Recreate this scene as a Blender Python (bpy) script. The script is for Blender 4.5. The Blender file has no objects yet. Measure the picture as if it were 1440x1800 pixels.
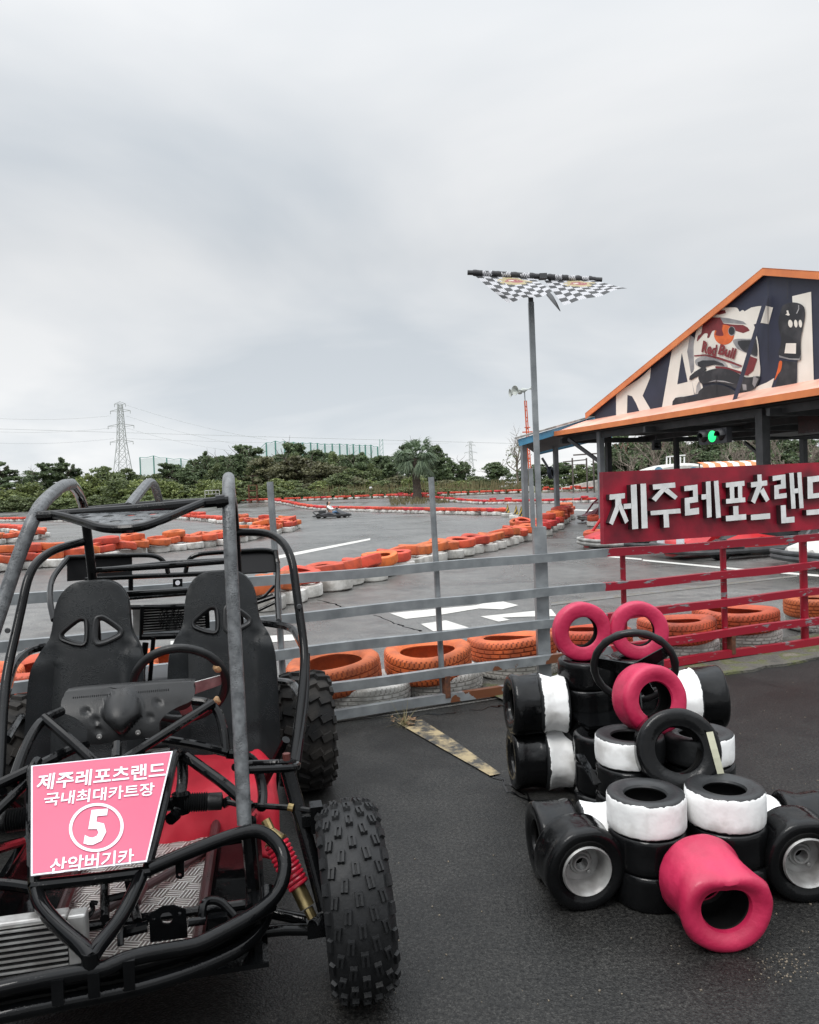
import bpy, bmesh, math, random
from mathutils import Vector, Matrix, Quaternion, noise
from mathutils.geometry import delaunay_2d_cdt
random.seed(7)
R = math.radians
sc = bpy.context.scene
COL = sc.collection

# ------------------------------------------------------------------ camera
FPX, CAMH, PITCH, ROLL = 1400.0, 1.38, R(1.555), 0.036
cF = Vector((0, math.cos(PITCH), -math.sin(PITCH)))
cU0 = Vector((0, math.sin(PITCH), math.cos(PITCH)))
cR = math.cos(ROLL)*Vector((1, 0, 0)) - math.sin(ROLL)*cU0
cU = math.cos(ROLL)*cU0 + math.sin(ROLL)*Vector((1, 0, 0))
CAM = Vector((0, 0, CAMH))
cd = bpy.data.cameras.new('camera'); cam = bpy.data.objects.new('camera', cd); COL.objects.link(cam)
cam.matrix_world = Matrix(((cR.x, cU.x, -cF.x, 0), (cR.y, cU.y, -cF.y, 0), (cR.z, cU.z, -cF.z, CAMH), (0, 0, 0, 1)))
cd.sensor_fit = 'VERTICAL'; cd.sensor_height = 36.0; cd.lens = 36.0*FPX/1800.0
cd.clip_start = 0.05; cd.clip_end = 5000
sc.camera = cam

# ------------------------------------------------------------------ world, sun, exposure
sc.view_settings.view_transform = 'Standard'; sc.view_settings.look = 'None'
sc.view_settings.gamma = 1; sc.view_settings.use_curve_mapping = False
sc.view_settings.exposure = 0.0
SUN_EL, SUN_AZ = R(55), R(212)
w = bpy.data.worlds.new('World'); sc.world = w; w.use_nodes = True
nt = w.node_tree; nt.nodes.clear()
def N(t, typ, **kw):
    n = t.nodes.new(typ)
    for k, v in kw.items():
        if k in n.inputs.keys() if isinstance(k, str) else False: n.inputs[k].default_value = v
        else: setattr(n, k, v)
    return n
out = N(nt, 'ShaderNodeOutputWorld'); bg = N(nt, 'ShaderNodeBackground')
sky = N(nt, 'ShaderNodeTexSky'); sky.sky_type = 'NISHITA'; sky.sun_disc = False
sky.sun_elevation = SUN_EL; sky.sun_rotation = SUN_AZ
tc = N(nt, 'ShaderNodeTexCoord'); sp = N(nt, 'ShaderNodeSeparateXYZ')
nt.links.new(tc.outputs['Generated'], sp.inputs[0])
def wm(op, a, b):
    m = N(nt, 'ShaderNodeMath'); m.operation = op
    for i, x in enumerate((a, b)):
        if x is None: continue
        if isinstance(x, (int, float)): m.inputs[i].default_value = x
        else: nt.links.new(x, m.inputs[i])
    return m.outputs[0]
zc = wm('MAXIMUM', sp.outputs['Z'], 0.0)
den = wm('ADD', zc, 0.22)
cx = N(nt, 'ShaderNodeCombineXYZ')
nt.links.new(wm('DIVIDE', sp.outputs['X'], den), cx.inputs[0]); nt.links.new(wm('DIVIDE', sp.outputs['Y'], den), cx.inputs[1])
n1 = N(nt, 'ShaderNodeTexNoise'); n1.inputs['Scale'].default_value = 0.85; n1.inputs['Detail'].default_value = 5; n1.inputs['Roughness'].default_value = 0.5; n1.inputs['Distortion'].default_value = 0.35
mp = N(nt, 'ShaderNodeMapping'); mp.inputs['Location'].default_value = (3.1, 1.35, 0.0)
nt.links.new(cx.outputs[0], mp.inputs[0]); nt.links.new(mp.outputs[0], n1.inputs['Vector'])
cr = N(nt, 'ShaderNodeValToRGB')
cr.color_ramp.elements[0].position = 0.36; cr.color_ramp.elements[0].color = (0.645, 0.69, 0.735, 1)
cr.color_ramp.elements[1].position = 0.64; cr.color_ramp.elements[1].color = (0.9, 0.91, 0.92, 1)
nt.links.new(n1.outputs['Fac'], cr.inputs[0])
# unseen zenith raised beyond real overcast as fill light; slightly brighter at the horizon
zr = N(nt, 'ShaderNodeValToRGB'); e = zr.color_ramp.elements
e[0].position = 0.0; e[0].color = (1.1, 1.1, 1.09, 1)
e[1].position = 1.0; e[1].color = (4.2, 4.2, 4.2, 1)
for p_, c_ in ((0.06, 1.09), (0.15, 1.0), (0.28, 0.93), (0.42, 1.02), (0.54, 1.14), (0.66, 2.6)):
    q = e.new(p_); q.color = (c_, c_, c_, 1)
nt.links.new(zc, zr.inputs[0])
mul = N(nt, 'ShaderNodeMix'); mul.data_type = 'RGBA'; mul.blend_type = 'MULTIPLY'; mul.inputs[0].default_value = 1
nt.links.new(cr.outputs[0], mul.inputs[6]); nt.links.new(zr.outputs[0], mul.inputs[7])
sks = N(nt, 'ShaderNodeMix'); sks.data_type = 'RGBA'; sks.blend_type = 'MULTIPLY'; sks.inputs[0].default_value = 1
sks.inputs[7].default_value = (0.1, 0.1, 0.1, 1); nt.links.new(sky.outputs[0], sks.inputs[6])
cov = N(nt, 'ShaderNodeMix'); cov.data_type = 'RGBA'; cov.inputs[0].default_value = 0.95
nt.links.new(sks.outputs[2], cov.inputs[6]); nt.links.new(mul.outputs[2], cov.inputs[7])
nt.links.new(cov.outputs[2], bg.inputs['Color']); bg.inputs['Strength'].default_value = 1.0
nt.links.new(bg.outputs[0], out.inputs['Surface'])
sl = bpy.data.lights.new('sun', 'SUN'); sl.energy = 1.5; sl.angle = R(22); sl.color = (1, 0.97, 0.93)
so = bpy.data.objects.new('sun', sl); COL.objects.link(so)
sd = Vector((math.sin(SUN_AZ)*math.cos(SUN_EL), math.cos(SUN_AZ)*math.cos(SUN_EL), math.sin(SUN_EL)))
so.rotation_euler = sd.to_track_quat('Z', 'Y').to_euler()

# ------------------------------------------------------------------ measuring helpers (photo pixel -> place)
def ray(u, v): return cF + cR*((u-720)/FPX) - cU*((v-900)/FPX)
def G(u, v, z=0.0):
    d = ray(u, v); return CAM + d*((z-CAMH)/d.z)
def P(u, v, Y):
    d = ray(u, v); return CAM + d*(Y/d.y)
def PL(u, v, o, n):
    d = ray(u, v); return CAM + d*((o-CAM).dot(n)/d.dot(n))

# ------------------------------------------------------------------ materials
def links(t, a, b): t.links.new(a, b)
def newmat(name):
    m = bpy.data.materials.new(name); m.use_nodes = True
    t = m.node_tree; return m, t, t.nodes['Principled BSDF']
def mat(name, col, rough=0.5, metal=0.0, col2=None, scale=6.0, lo=0.4, hi=0.65, bump=0.0, bscale=60.0, rvar=0.0, coat=0.0, spec=0.5, detail=5, drops=0.0, bdist=0.01):
    m, t, b = newmat(name)
    b.inputs['Roughness'].default_value = rough; b.inputs['Metallic'].default_value = metal
    b.inputs['Coat Weight'].default_value = coat; b.inputs['Coat Roughness'].default_value = 0.08
    b.inputs['Specular IOR Level'].default_value = spec
    tc = t.nodes.new('ShaderNodeTexCoord')
    nz = t.nodes.new('ShaderNodeTexNoise'); nz.inputs['Scale'].default_value = scale; nz.inputs['Detail'].default_value = detail
    links(t, tc.outputs['Object'], nz.inputs['Vector'])
    if col2 is None: col2 = tuple(c*0.78 for c in col)
    r = t.nodes.new('ShaderNodeValToRGB')
    r.color_ramp.elements[0].position = lo; r.color_ramp.elements[0].color = (*col2, 1)
    r.color_ramp.elements[1].position = hi; r.color_ramp.elements[1].color = (*col, 1)
    links(t, nz.outputs['Fac'], r.inputs[0]); links(t, r.outputs[0], b.inputs['Base Color'])
    if rvar:
        mr = t.nodes.new('ShaderNodeMapRange'); mr.inputs['To Min'].default_value = max(0.03, rough-rvar); mr.inputs['To Max'].default_value = rough+rvar
        mr.inputs['From Min'].default_value = 0.3; mr.inputs['From Max'].default_value = 0.7
        links(t, nz.outputs['Fac'], mr.inputs[0]); links(t, mr.outputs[0], b.inputs['Roughness'])
    h = None
    if bump:
        n2 = t.nodes.new('ShaderNodeTexNoise'); n2.inputs['Scale'].default_value = bscale; n2.inputs['Detail'].default_value = 4
        links(t, tc.outputs['Object'], n2.inputs['Vector'])
        bp = t.nodes.new('ShaderNodeBump'); bp.inputs['Strength'].default_value = bump; bp.inputs['Distance'].default_value = bdist
        links(t, n2.outputs['Fac'], bp.inputs['Height']); h = bp
    if drops:     # beads of rain water
        vo = t.nodes.new('ShaderNodeTexVoronoi'); vo.inputs['Scale'].default_value = 210
        links(t, tc.outputs['Object'], vo.inputs['Vector'])
        m2 = t.nodes.new('ShaderNodeMapRange'); m2.inputs['From Min'].default_value = 0.42; m2.inputs['From Max'].default_value = 0.1
        links(t, vo.outputs['Distance'], m2.inputs[0])
        n3 = t.nodes.new('ShaderNodeTexNoise'); n3.inputs['Scale'].default_value = 14; links(t, tc.outputs['Object'], n3.inputs['Vector'])
        m3 = t.nodes.new('ShaderNodeMapRange'); m3.inputs['From Min'].default_value = 0.48; m3.inputs['From Max'].default_value = 0.58; links(t, n3.outputs['Fac'], m3.inputs[0])
        mm = t.nodes.new('ShaderNodeMath'); mm.operation = 'MULTIPLY'; links(t, m2.outputs[0], mm.inputs[0]); links(t, m3.outputs[0], mm.inputs[1])
        b2 = t.nodes.new('ShaderNodeBump'); b2.inputs['Strength'].default_value = drops; b2.inputs['Distance'].default_value = 0.0016
        links(t, mm.outputs[0], b2.inputs['Height'])
        if h: links(t, h.outputs[0], b2.inputs['Normal'])
        h = b2
    if h: links(t, h.outputs[0], b.inputs['Normal'])
    return m

M = {}
M['blackpaint'] = mat('black gloss paint', (0.004, 0.0043, 0.0047), 0.07, spec=0.2, col2=(0.0025, 0.0027, 0.003), scale=9, rvar=0.035, drops=0.2, bump=0.05, bscale=30)
M['weathersheen'] = mat('weathered tube with wet sheen tint', (0.12, 0.127, 0.132), 0.32, col2=(0.055, 0.059, 0.062), scale=34, rvar=0.1, drops=1.0, bump=0.15, bscale=160)  # base grey lightened to stand in for reflections on the wet metal
M['vinyl'] = mat('black vinyl', (0.009, 0.0108, 0.012), 0.33, spec=0.22, col2=(0.005, 0.006, 0.0066), scale=7, rvar=0.07, bump=0.25, bscale=420, drops=0.9, bdist=0.002)
M['plastic'] = mat('black plastic', (0.015, 0.0155, 0.016), 0.32, spec=0.3, col2=(0.010, 0.0104, 0.0108), scale=18, rvar=0.08, bump=0.2, bscale=300, bdist=0.002)
M['rubber'] = mat('tyre rubber', (0.012, 0.0125, 0.0135), 0.55, spec=0.3, col2=(0.008, 0.0085, 0.009), scale=14, rvar=0.1, bump=0.25, bscale=120, bdist=0.004)
M['oldrubber'] = mat('dusty rubber', (0.03, 0.027, 0.024), 0.8, spec=0.25, col2=(0.010, 0.010, 0.010), scale=10, bump=0.35, bscale=90, bdist=0.004)
M['slick'] = mat('painted black slick', (0.0055, 0.0058, 0.0062), 0.16, spec=0.24, col2=(0.0035, 0.0037, 0.004), scale=12, rvar=0.09, bump=0.4, bscale=26, bdist=0.006)
M['pink'] = mat('pink painted rubber', (0.50, 0.021, 0.078), 0.45, col2=(0.38, 0.013, 0.055), scale=9, rvar=0.1, bump=0.4, bscale=60, bdist=0.004)
M['redcloth'] = mat('red cloth', (0.48, 0.005, 0.023), 0.62, col2=(0.38, 0.003, 0.017), scale=5, bump=0.25, bscale=260, bdist=0.002)
M['redspring'] = mat('red spring', (0.55, 0.02, 0.045), 0.3, coat=0.3)
M['brass'] = mat('brassy zinc', (0.42, 0.33, 0.16), 0.35, metal=0.9, col2=(0.25, 0.19, 0.09), scale=25)
M['alu'] = mat('dull aluminium', (0.5, 0.5, 0.49), 0.45, metal=0.6, col2=(0.32, 0.31, 0.3), scale=20, bump=0.1)
M['rim'] = mat('grey cast rim', (0.33, 0.33, 0.32), 0.45, metal=0.35, col2=(0.2, 0.195, 0.19), scale=14, bump=0.1)
M['darkred'] = mat('dark oxide tube', (0.055, 0.012, 0.014), 0.35, col2=(0.03, 0.01, 0.01), scale=14, rvar=0.1)
M['pinkplate'] = mat('pink printed plate', (0.50, 0.09, 0.16), 0.38, col2=(0.48, 0.084, 0.15), scale=3)
M['white'] = mat('white print', (0.68, 0.68, 0.71), 0.4, col2=(0.65, 0.65, 0.69))
M['galv'] = mat('galvanised steel', (0.33, 0.35, 0.36), 0.42, metal=0.55, col2=(0.22, 0.235, 0.245), scale=8, rvar=0.1, bump=0.1, bscale=50)
M['steelgrey'] = mat('grey painted steel', (0.20, 0.215, 0.225), 0.5, col2=(0.15, 0.16, 0.17), scale=3)
M['darksteel'] = mat('dark steel', (0.05, 0.052, 0.055), 0.55, col2=(0.03, 0.032, 0.034), scale=3)
M['redpaint'] = mat('faded red sign paint', (0.40, 0.005, 0.027), 0.5, col2=(0.12, 0.004, 0.014), scale=3.2, lo=0.32, hi=0.62, bump=0.1, bscale=30, detail=9)
M['signwhite'] = mat('white letter face', (0.8, 0.8, 0.79), 0.5, col2=(0.66, 0.66, 0.65), scale=12)
M['signside'] = mat('letter side', (0.03, 0.01, 0.012), 0.6)
M['orangefascia'] = mat('orange metal trim', (0.72, 0.23, 0.075), 0.5, col2=(0.6, 0.18, 0.06), scale=2)
M['salmon'] = mat('salmon roof sheet', (0.78, 0.45, 0.35), 0.45, col2=(0.68, 0.34, 0.25), scale=1.2)  # sheet colour lightened for its face turned to the sky
M['navy'] = mat('navy wall paint', (0.026, 0.031, 0.058), 0.55, col2=(0.02, 0.023, 0.042), scale=1.2)
M['cream'] = mat('cream mural paint', (0.78, 0.75, 0.68), 0.6, col2=(0.7, 0.67, 0.6), scale=1.3)
M['blueroof'] = mat('blue metal', (0.1, 0.33, 0.52), 0.45, col2=(0.08, 0.25, 0.4), scale=2)
M['roofgrey'] = mat('weathered roof edge', (0.4, 0.4, 0.38), 0.7, col2=(0.2, 0.2, 0.19), scale=5)
M['ceil'] = mat('roof underside', (0.055, 0.055, 0.055), 0.7, col2=(0.035, 0.035, 0.035), scale=1)
M['ceilpale'] = mat('pale ceiling panel', (0.24, 0.24, 0.23), 0.7)
M['concrete'] = mat('concrete', (0.27, 0.255, 0.22), 0.85, col2=(0.11, 0.10, 0.085), scale=5, bump=0.5, bscale=40)
M['wallwhite'] = mat('white render', (0.62, 0.61, 0.58), 0.8, col2=(0.42, 0.41, 0.38), scale=3)
M['bark'] = mat('bark', (0.11, 0.085, 0.065), 0.9, col2=(0.06, 0.048, 0.04), scale=9, bump=0.6, bscale=20)
M['palebark'] = mat('pale bark', (0.25, 0.21, 0.17), 0.9, col2=(0.14, 0.115, 0.095), scale=7)
M['pylon'] = mat('pylon steel', (0.42, 0.44, 0.44), 0.6)
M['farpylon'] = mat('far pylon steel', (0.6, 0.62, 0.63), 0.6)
M['redmetal'] = mat('red kart plastic', (0.5, 0.014, 0.02), 0.33, col2=(0.38, 0.012, 0.016), scale=4)
M['orangepole'] = mat('orange pole paint', (0.68, 0.12, 0.03), 0.5, col2=(0.5, 0.08, 0.03), scale=6)
M['yellow'] = mat('yellow paint', (0.6, 0.4, 0.06), 0.6)
M['skin'] = mat('skin', (0.55, 0.33, 0.24), 0.55)
M['hair'] = mat('dark hair', (0.02, 0.016, 0.014), 0.5)
M['denim'] = mat('blue denim', (0.10, 0.19, 0.32), 0.8)
M['bumper'] = mat('grey bumper tube', (0.07, 0.072, 0.075), 0.5, col2=(0.04, 0.042, 0.044), scale=8)
M['sticker'] = mat('cream sticker', (0.7, 0.69, 0.52), 0.5)
M['tan'] = mat('tan leather', (0.5, 0.3, 0.15), 0.6)
M['helmetred'] = mat('mural dark red', (0.20, 0.025, 0.03), 0.6)
M['helmetorange'] = mat('mural orange', (0.72, 0.14, 0.03), 0.6)
M['muralblack'] = mat('mural black', (0.018, 0.019, 0.023), 0.55, col2=(0.05, 0.05, 0.055), scale=2.5, lo=0.3, hi=0.5)
M['muralgrey'] = mat('mural grey', (0.36, 0.36, 0.36), 0.6, col2=(0.2, 0.2, 0.21), scale=2)

def emat(name, col, s):
    m, t, b = newmat(name); b.inputs['Base Color'].default_value = (*col, 1)
    b.inputs['Emission Color'].default_value = (*col, 1); b.inputs['Emission Strength'].default_value = s
    return m
M['green'] = emat('green lamp', (0.02, 0.9, 0.22), 1.1)
M['glass'] = mat('blue window', (0.15, 0.3, 0.42), 0.15)

def paint_tyre(name, col, dirt, groove=True, tread=0.0):
    m, t, b = newmat(name); b.inputs['Roughness'].default_value = 0.62
    tc = t.nodes.new('ShaderNodeTexCoord'); oi = t.nodes.new('ShaderNodeObjectInfo')
    ad = t.nodes.new('ShaderNodeVectorMath'); ad.operation = 'ADD'
    mu = t.nodes.new('ShaderNodeVectorMath'); mu.operation = 'SCALE'; mu.inputs['Scale'].default_value = 37.0
    cb = t.nodes.new('ShaderNodeCombineXYZ')
    for i in range(3): links(t, oi.outputs['Random'], cb.inputs[i])
    links(t, cb.outputs[0], mu.inputs[0]); links(t, tc.outputs['Object'], ad.inputs[0]); links(t, mu.outputs[0], ad.inputs[1])
    n1 = t.nodes.new('ShaderNodeTexNoise'); n1.inputs['Scale'].default_value = 5; n1.inputs['Detail'].default_value = 8; n1.inputs['Roughness'].default_value = 0.65
    links(t, ad.outputs[0], n1.inputs['Vector'])
    r = t.nodes.new('ShaderNodeValToRGB'); r.color_ramp.elements[0].position = 0.33; r.color_ramp.elements[0].color = (*dirt, 1)
    r.color_ramp.elements[1].position = 0.56; r.color_ramp.elements[1].color = (*col, 1)
    links(t, n1.outputs['Fac'], r.inputs[0])
    hs = t.nodes.new('ShaderNodeHueSaturation')
    mr = t.nodes.new('ShaderNodeMapRange'); mr.inputs['To Min'].default_value = 0.72; mr.inputs['To Max'].default_value = 1.12
    links(t, oi.outputs['Random'], mr.inputs[0]); links(t, mr.outputs[0], hs.inputs['Value'])
    mh = t.nodes.new('ShaderNodeMapRange'); mh.inputs['To Min'].default_value = 0.488; mh.inputs['To Max'].default_value = 0.512
    ml = t.nodes.new('ShaderNodeMath'); ml.operation = 'FRACT'; m5 = t.nodes.new('ShaderNodeMath'); m5.operation = 'MULTIPLY'; m5.inputs[1].default_value = 7.31
    links(t, oi.outputs['Random'], m5.inputs[0]); links(t, m5.outputs[0], ml.inputs[0]); links(t, ml.outputs[0], mh.inputs[0]); links(t, mh.outputs[0], hs.inputs['Hue'])
    links(t, r.outputs[0], hs.inputs['Color']); links(t, hs.outputs[0], b.inputs['Base Color'])
    n2 = t.nodes.new('ShaderNodeTexNoise'); n2.inputs['Scale'].default_value = 55; links(t, ad.outputs[0], n2.inputs['Vector'])
    bp = t.nodes.new('ShaderNodeBump'); bp.inputs['Strength'].default_value = 0.35; bp.inputs['Distance'].default_value = 0.006
    links(t, n2.outputs['Fac'], bp.inputs['Height']); links(t, bp.outputs[0], b.inputs['Normal'])
    return m
M['otyre'] = paint_tyre('orange painted tyre', (0.60, 0.105, 0.032), (0.30, 0.055, 0.022))
M['rtyre'] = paint_tyre('red orange painted tyre', (0.55, 0.055, 0.028), (0.28, 0.03, 0.02))
M['wtyre'] = paint_tyre('white painted tyre', (0.62, 0.61, 0.575), (0.3, 0.29, 0.26))
M['groove'] = mat('dark orange tread groove', (0.27, 0.055, 0.02), 0.8)  # grooves coloured darker than the orange tread
M['wgroove'] = mat('greyer white groove', (0.36, 0.35, 0.32), 0.8)  # grooves coloured duller than the white tread

def band_mat(side=0):   # white paint brushed over the tread only, ragged at its edges
    m, t, b = newmat('white painted band'); b.inputs['Roughness'].default_value = 0.45
    tc = t.nodes.new('ShaderNodeTexCoord'); s = t.nodes.new('ShaderNodeSeparateXYZ'); links(t, tc.outputs['Object'], s.inputs[0])
    def mth(op, a, bb):
        n = t.nodes.new('ShaderNodeMath'); n.operation = op
        for i, x in enumerate((a, bb)):
            if x is None: continue
            if isinstance(x, (int, float)): n.inputs[i].default_value = x
            else: links(t, x, n.inputs[i])
        return n.outputs[0]
    az = mth('ABSOLUTE', s.outputs['Z'], None)
    nz = t.nodes.new('ShaderNodeTexNoise'); nz.inputs['Scale'].default_value = 42; nz.inputs['Detail'].default_value = 6; links(t, tc.outputs['Object'], nz.inputs['Vector'])
    ed = mth('ADD', az, mth('MULTIPLY', mth('SUBTRACT', nz.outputs['Fac'], 0.5), 0.016))
    inz = mth('LESS_THAN', ed, 0.0525)
    rr = mth('SQRT', mth('ADD', mth('MULTIPLY', s.outputs['X'], s.outputs['X']), mth('MULTIPLY', s.outputs['Y'], s.outputs['Y'])), None)
    inr = mth('GREATER_THAN', rr, 0.098)
    f = mth('MULTIPLY', inz, inr)
    if side: f = mth('MULTIPLY', f, mth('LESS_THAN', mth('ADD', mth('MULTIPLY', s.outputs['X'], side), mth('MULTIPLY', mth('SUBTRACT', nz.outputs['Fac'], 0.5), 0.02)), 0.02))
    n2 = t.nodes.new('ShaderNodeTexNoise'); n2.inputs['Scale'].default_value = 11; n2.inputs['Detail'].default_value = 6; links(t, tc.outputs['Object'], n2.inputs['Vector'])
    r = t.nodes.new('ShaderNodeValToRGB'); r.color_ramp.elements[0].position = 0.32; r.color_ramp.elements[0].color = (0.56, 0.55, 0.53, 1)
    r.color_ramp.elements[1].position = 0.5; r.color_ramp.elements[1].color = (0.8, 0.8, 0.79, 1); links(t, n2.outputs['Fac'], r.inputs[0])
    mx = t.nodes.new('ShaderNodeMix'); mx.data_type = 'RGBA'; links(t, f, mx.inputs[0]); mx.inputs[6].default_value = (0.014, 0.015, 0.016, 1); links(t, r.outputs[0], mx.inputs[7])
    links(t, mx.outputs[2], b.inputs['Base Color'])
    n3 = t.nodes.new('ShaderNodeTexNoise'); n3.inputs['Scale'].default_value = 24; links(t, tc.outputs['Object'], n3.inputs['Vector'])
    bp = t.nodes.new('ShaderNodeBump'); bp.inputs['Strength'].default_value = 0.45; bp.inputs['Distance'].default_value = 0.006
    links(t, n3.outputs['Fac'], bp.inputs['Height']); links(t, bp.outputs[0], b.inputs['Normal'])
    return m
M['band'] = band_mat(); M['bandl'] = band_mat(1.0); M['bandr'] = band_mat(-1.0)

def rail_mat():   # galvanised rails, red paint with chips on the stretch by the sign
    m, t, b = newmat('fence rail steel and red paint')
    tc = t.nodes.new('ShaderNodeTexCoord'); s = t.nodes.new('ShaderNodeSeparateXYZ'); links(t, tc.outputs['Object'], s.inputs[0])
    def mth(op, a, bb):
        n = t.nodes.new('ShaderNodeMath'); n.operation = op
        for i, x in enumerate((a, bb)):
            if x is None: continue
            if isinstance(x, (int, float)): n.inputs[i].default_value = x
            else: links(t, x, n.inputs[i])
        return n.outputs[0]
    nz = t.nodes.new('ShaderNodeTexNoise'); nz.inputs['Scale'].default_value = 9; nz.inputs['Detail'].default_value = 8; links(t, tc.outputs['Object'], nz.inputs['Vector'])
    mp = t.nodes.new('ShaderNodeMapping'); mp.inputs['Scale'].default_value = (3.0, 3, 16); links(t, tc.outputs['Object'], mp.inputs[0])
    n2 = t.nodes.new('ShaderNodeTexNoise'); n2.inputs['Scale'].default_value = 1.7; n2.inputs['Detail'].default_value = 9; n2.inputs['Roughness'].default_value = 0.62; links(t, mp.outputs[0], n2.inputs['Vector'])
    edge = mth('GREATER_THAN', mth('ADD', s.outputs['X'], mth('MULTIPLY', mth('SUBTRACT', nz.outputs['Fac'], 0.5), 0.25)), 1.47)
    chip = mth('LESS_THAN', n2.outputs['Fac'], 0.60)
    f = mth('MULTIPLY', edge, chip)
    gr = t.nodes.new('ShaderNodeValToRGB'); gr.color_ramp.elements[0].position = 0.3; gr.color_ramp.elements[0].color = (0.19, 0.205, 0.215, 1)
    gr.color_ramp.elements[1].position = 0.7; gr.color_ramp.elements[1].color = (0.33, 0.35, 0.36, 1); links(t, nz.outputs['Fac'], gr.inputs[0])
    # rust patches low on the fence
    n4 = t.nodes.new('ShaderNodeTexNoise'); n4.inputs['Scale'].default_value = 3.1; n4.inputs['Detail'].default_value = 7; links(t, tc.outputs['Object'], n4.inputs['Vector'])
    low = t.nodes.new('ShaderNodeMapRange'); low.inputs['From Min'].default_value = 0.45; low.inputs['From Max'].default_value = 0.0; low.inputs['To Max'].default_value = 0.16; links(t, s.outputs['Z'], low.inputs[0])
    ru = mth('GREATER_THAN', mth('ADD', n4.outputs['Fac'], low.outputs[0]), 0.70)
    m1 = t.nodes.new('ShaderNodeMix'); m1.data_type = 'RGBA'; links(t, ru, m1.inputs[0]); links(t, gr.outputs[0], m1.inputs[6]); m1.inputs[7].default_value = (0.13, 0.045, 0.018, 1)
    m2 = t.nodes.new('ShaderNodeMix'); m2.data_type = 'RGBA'; links(t, f, m2.inputs[0]); links(t, m1.outputs[2], m2.inputs[6]); m2.inputs[7].default_value = (0.27, 0.003, 0.018, 1)
    links(t, m2.outputs[2], b.inputs['Base Color'])
    me = mth('MULTIPLY', mth('SUBTRACT', 1.0, mth('MAXIMUM', f, ru)), 0.5); links(t, me, b.inputs['Metallic'])
    b.inputs['Roughness'].default_value = 0.42
    return m
M['rail'] = rail_mat()

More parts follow.
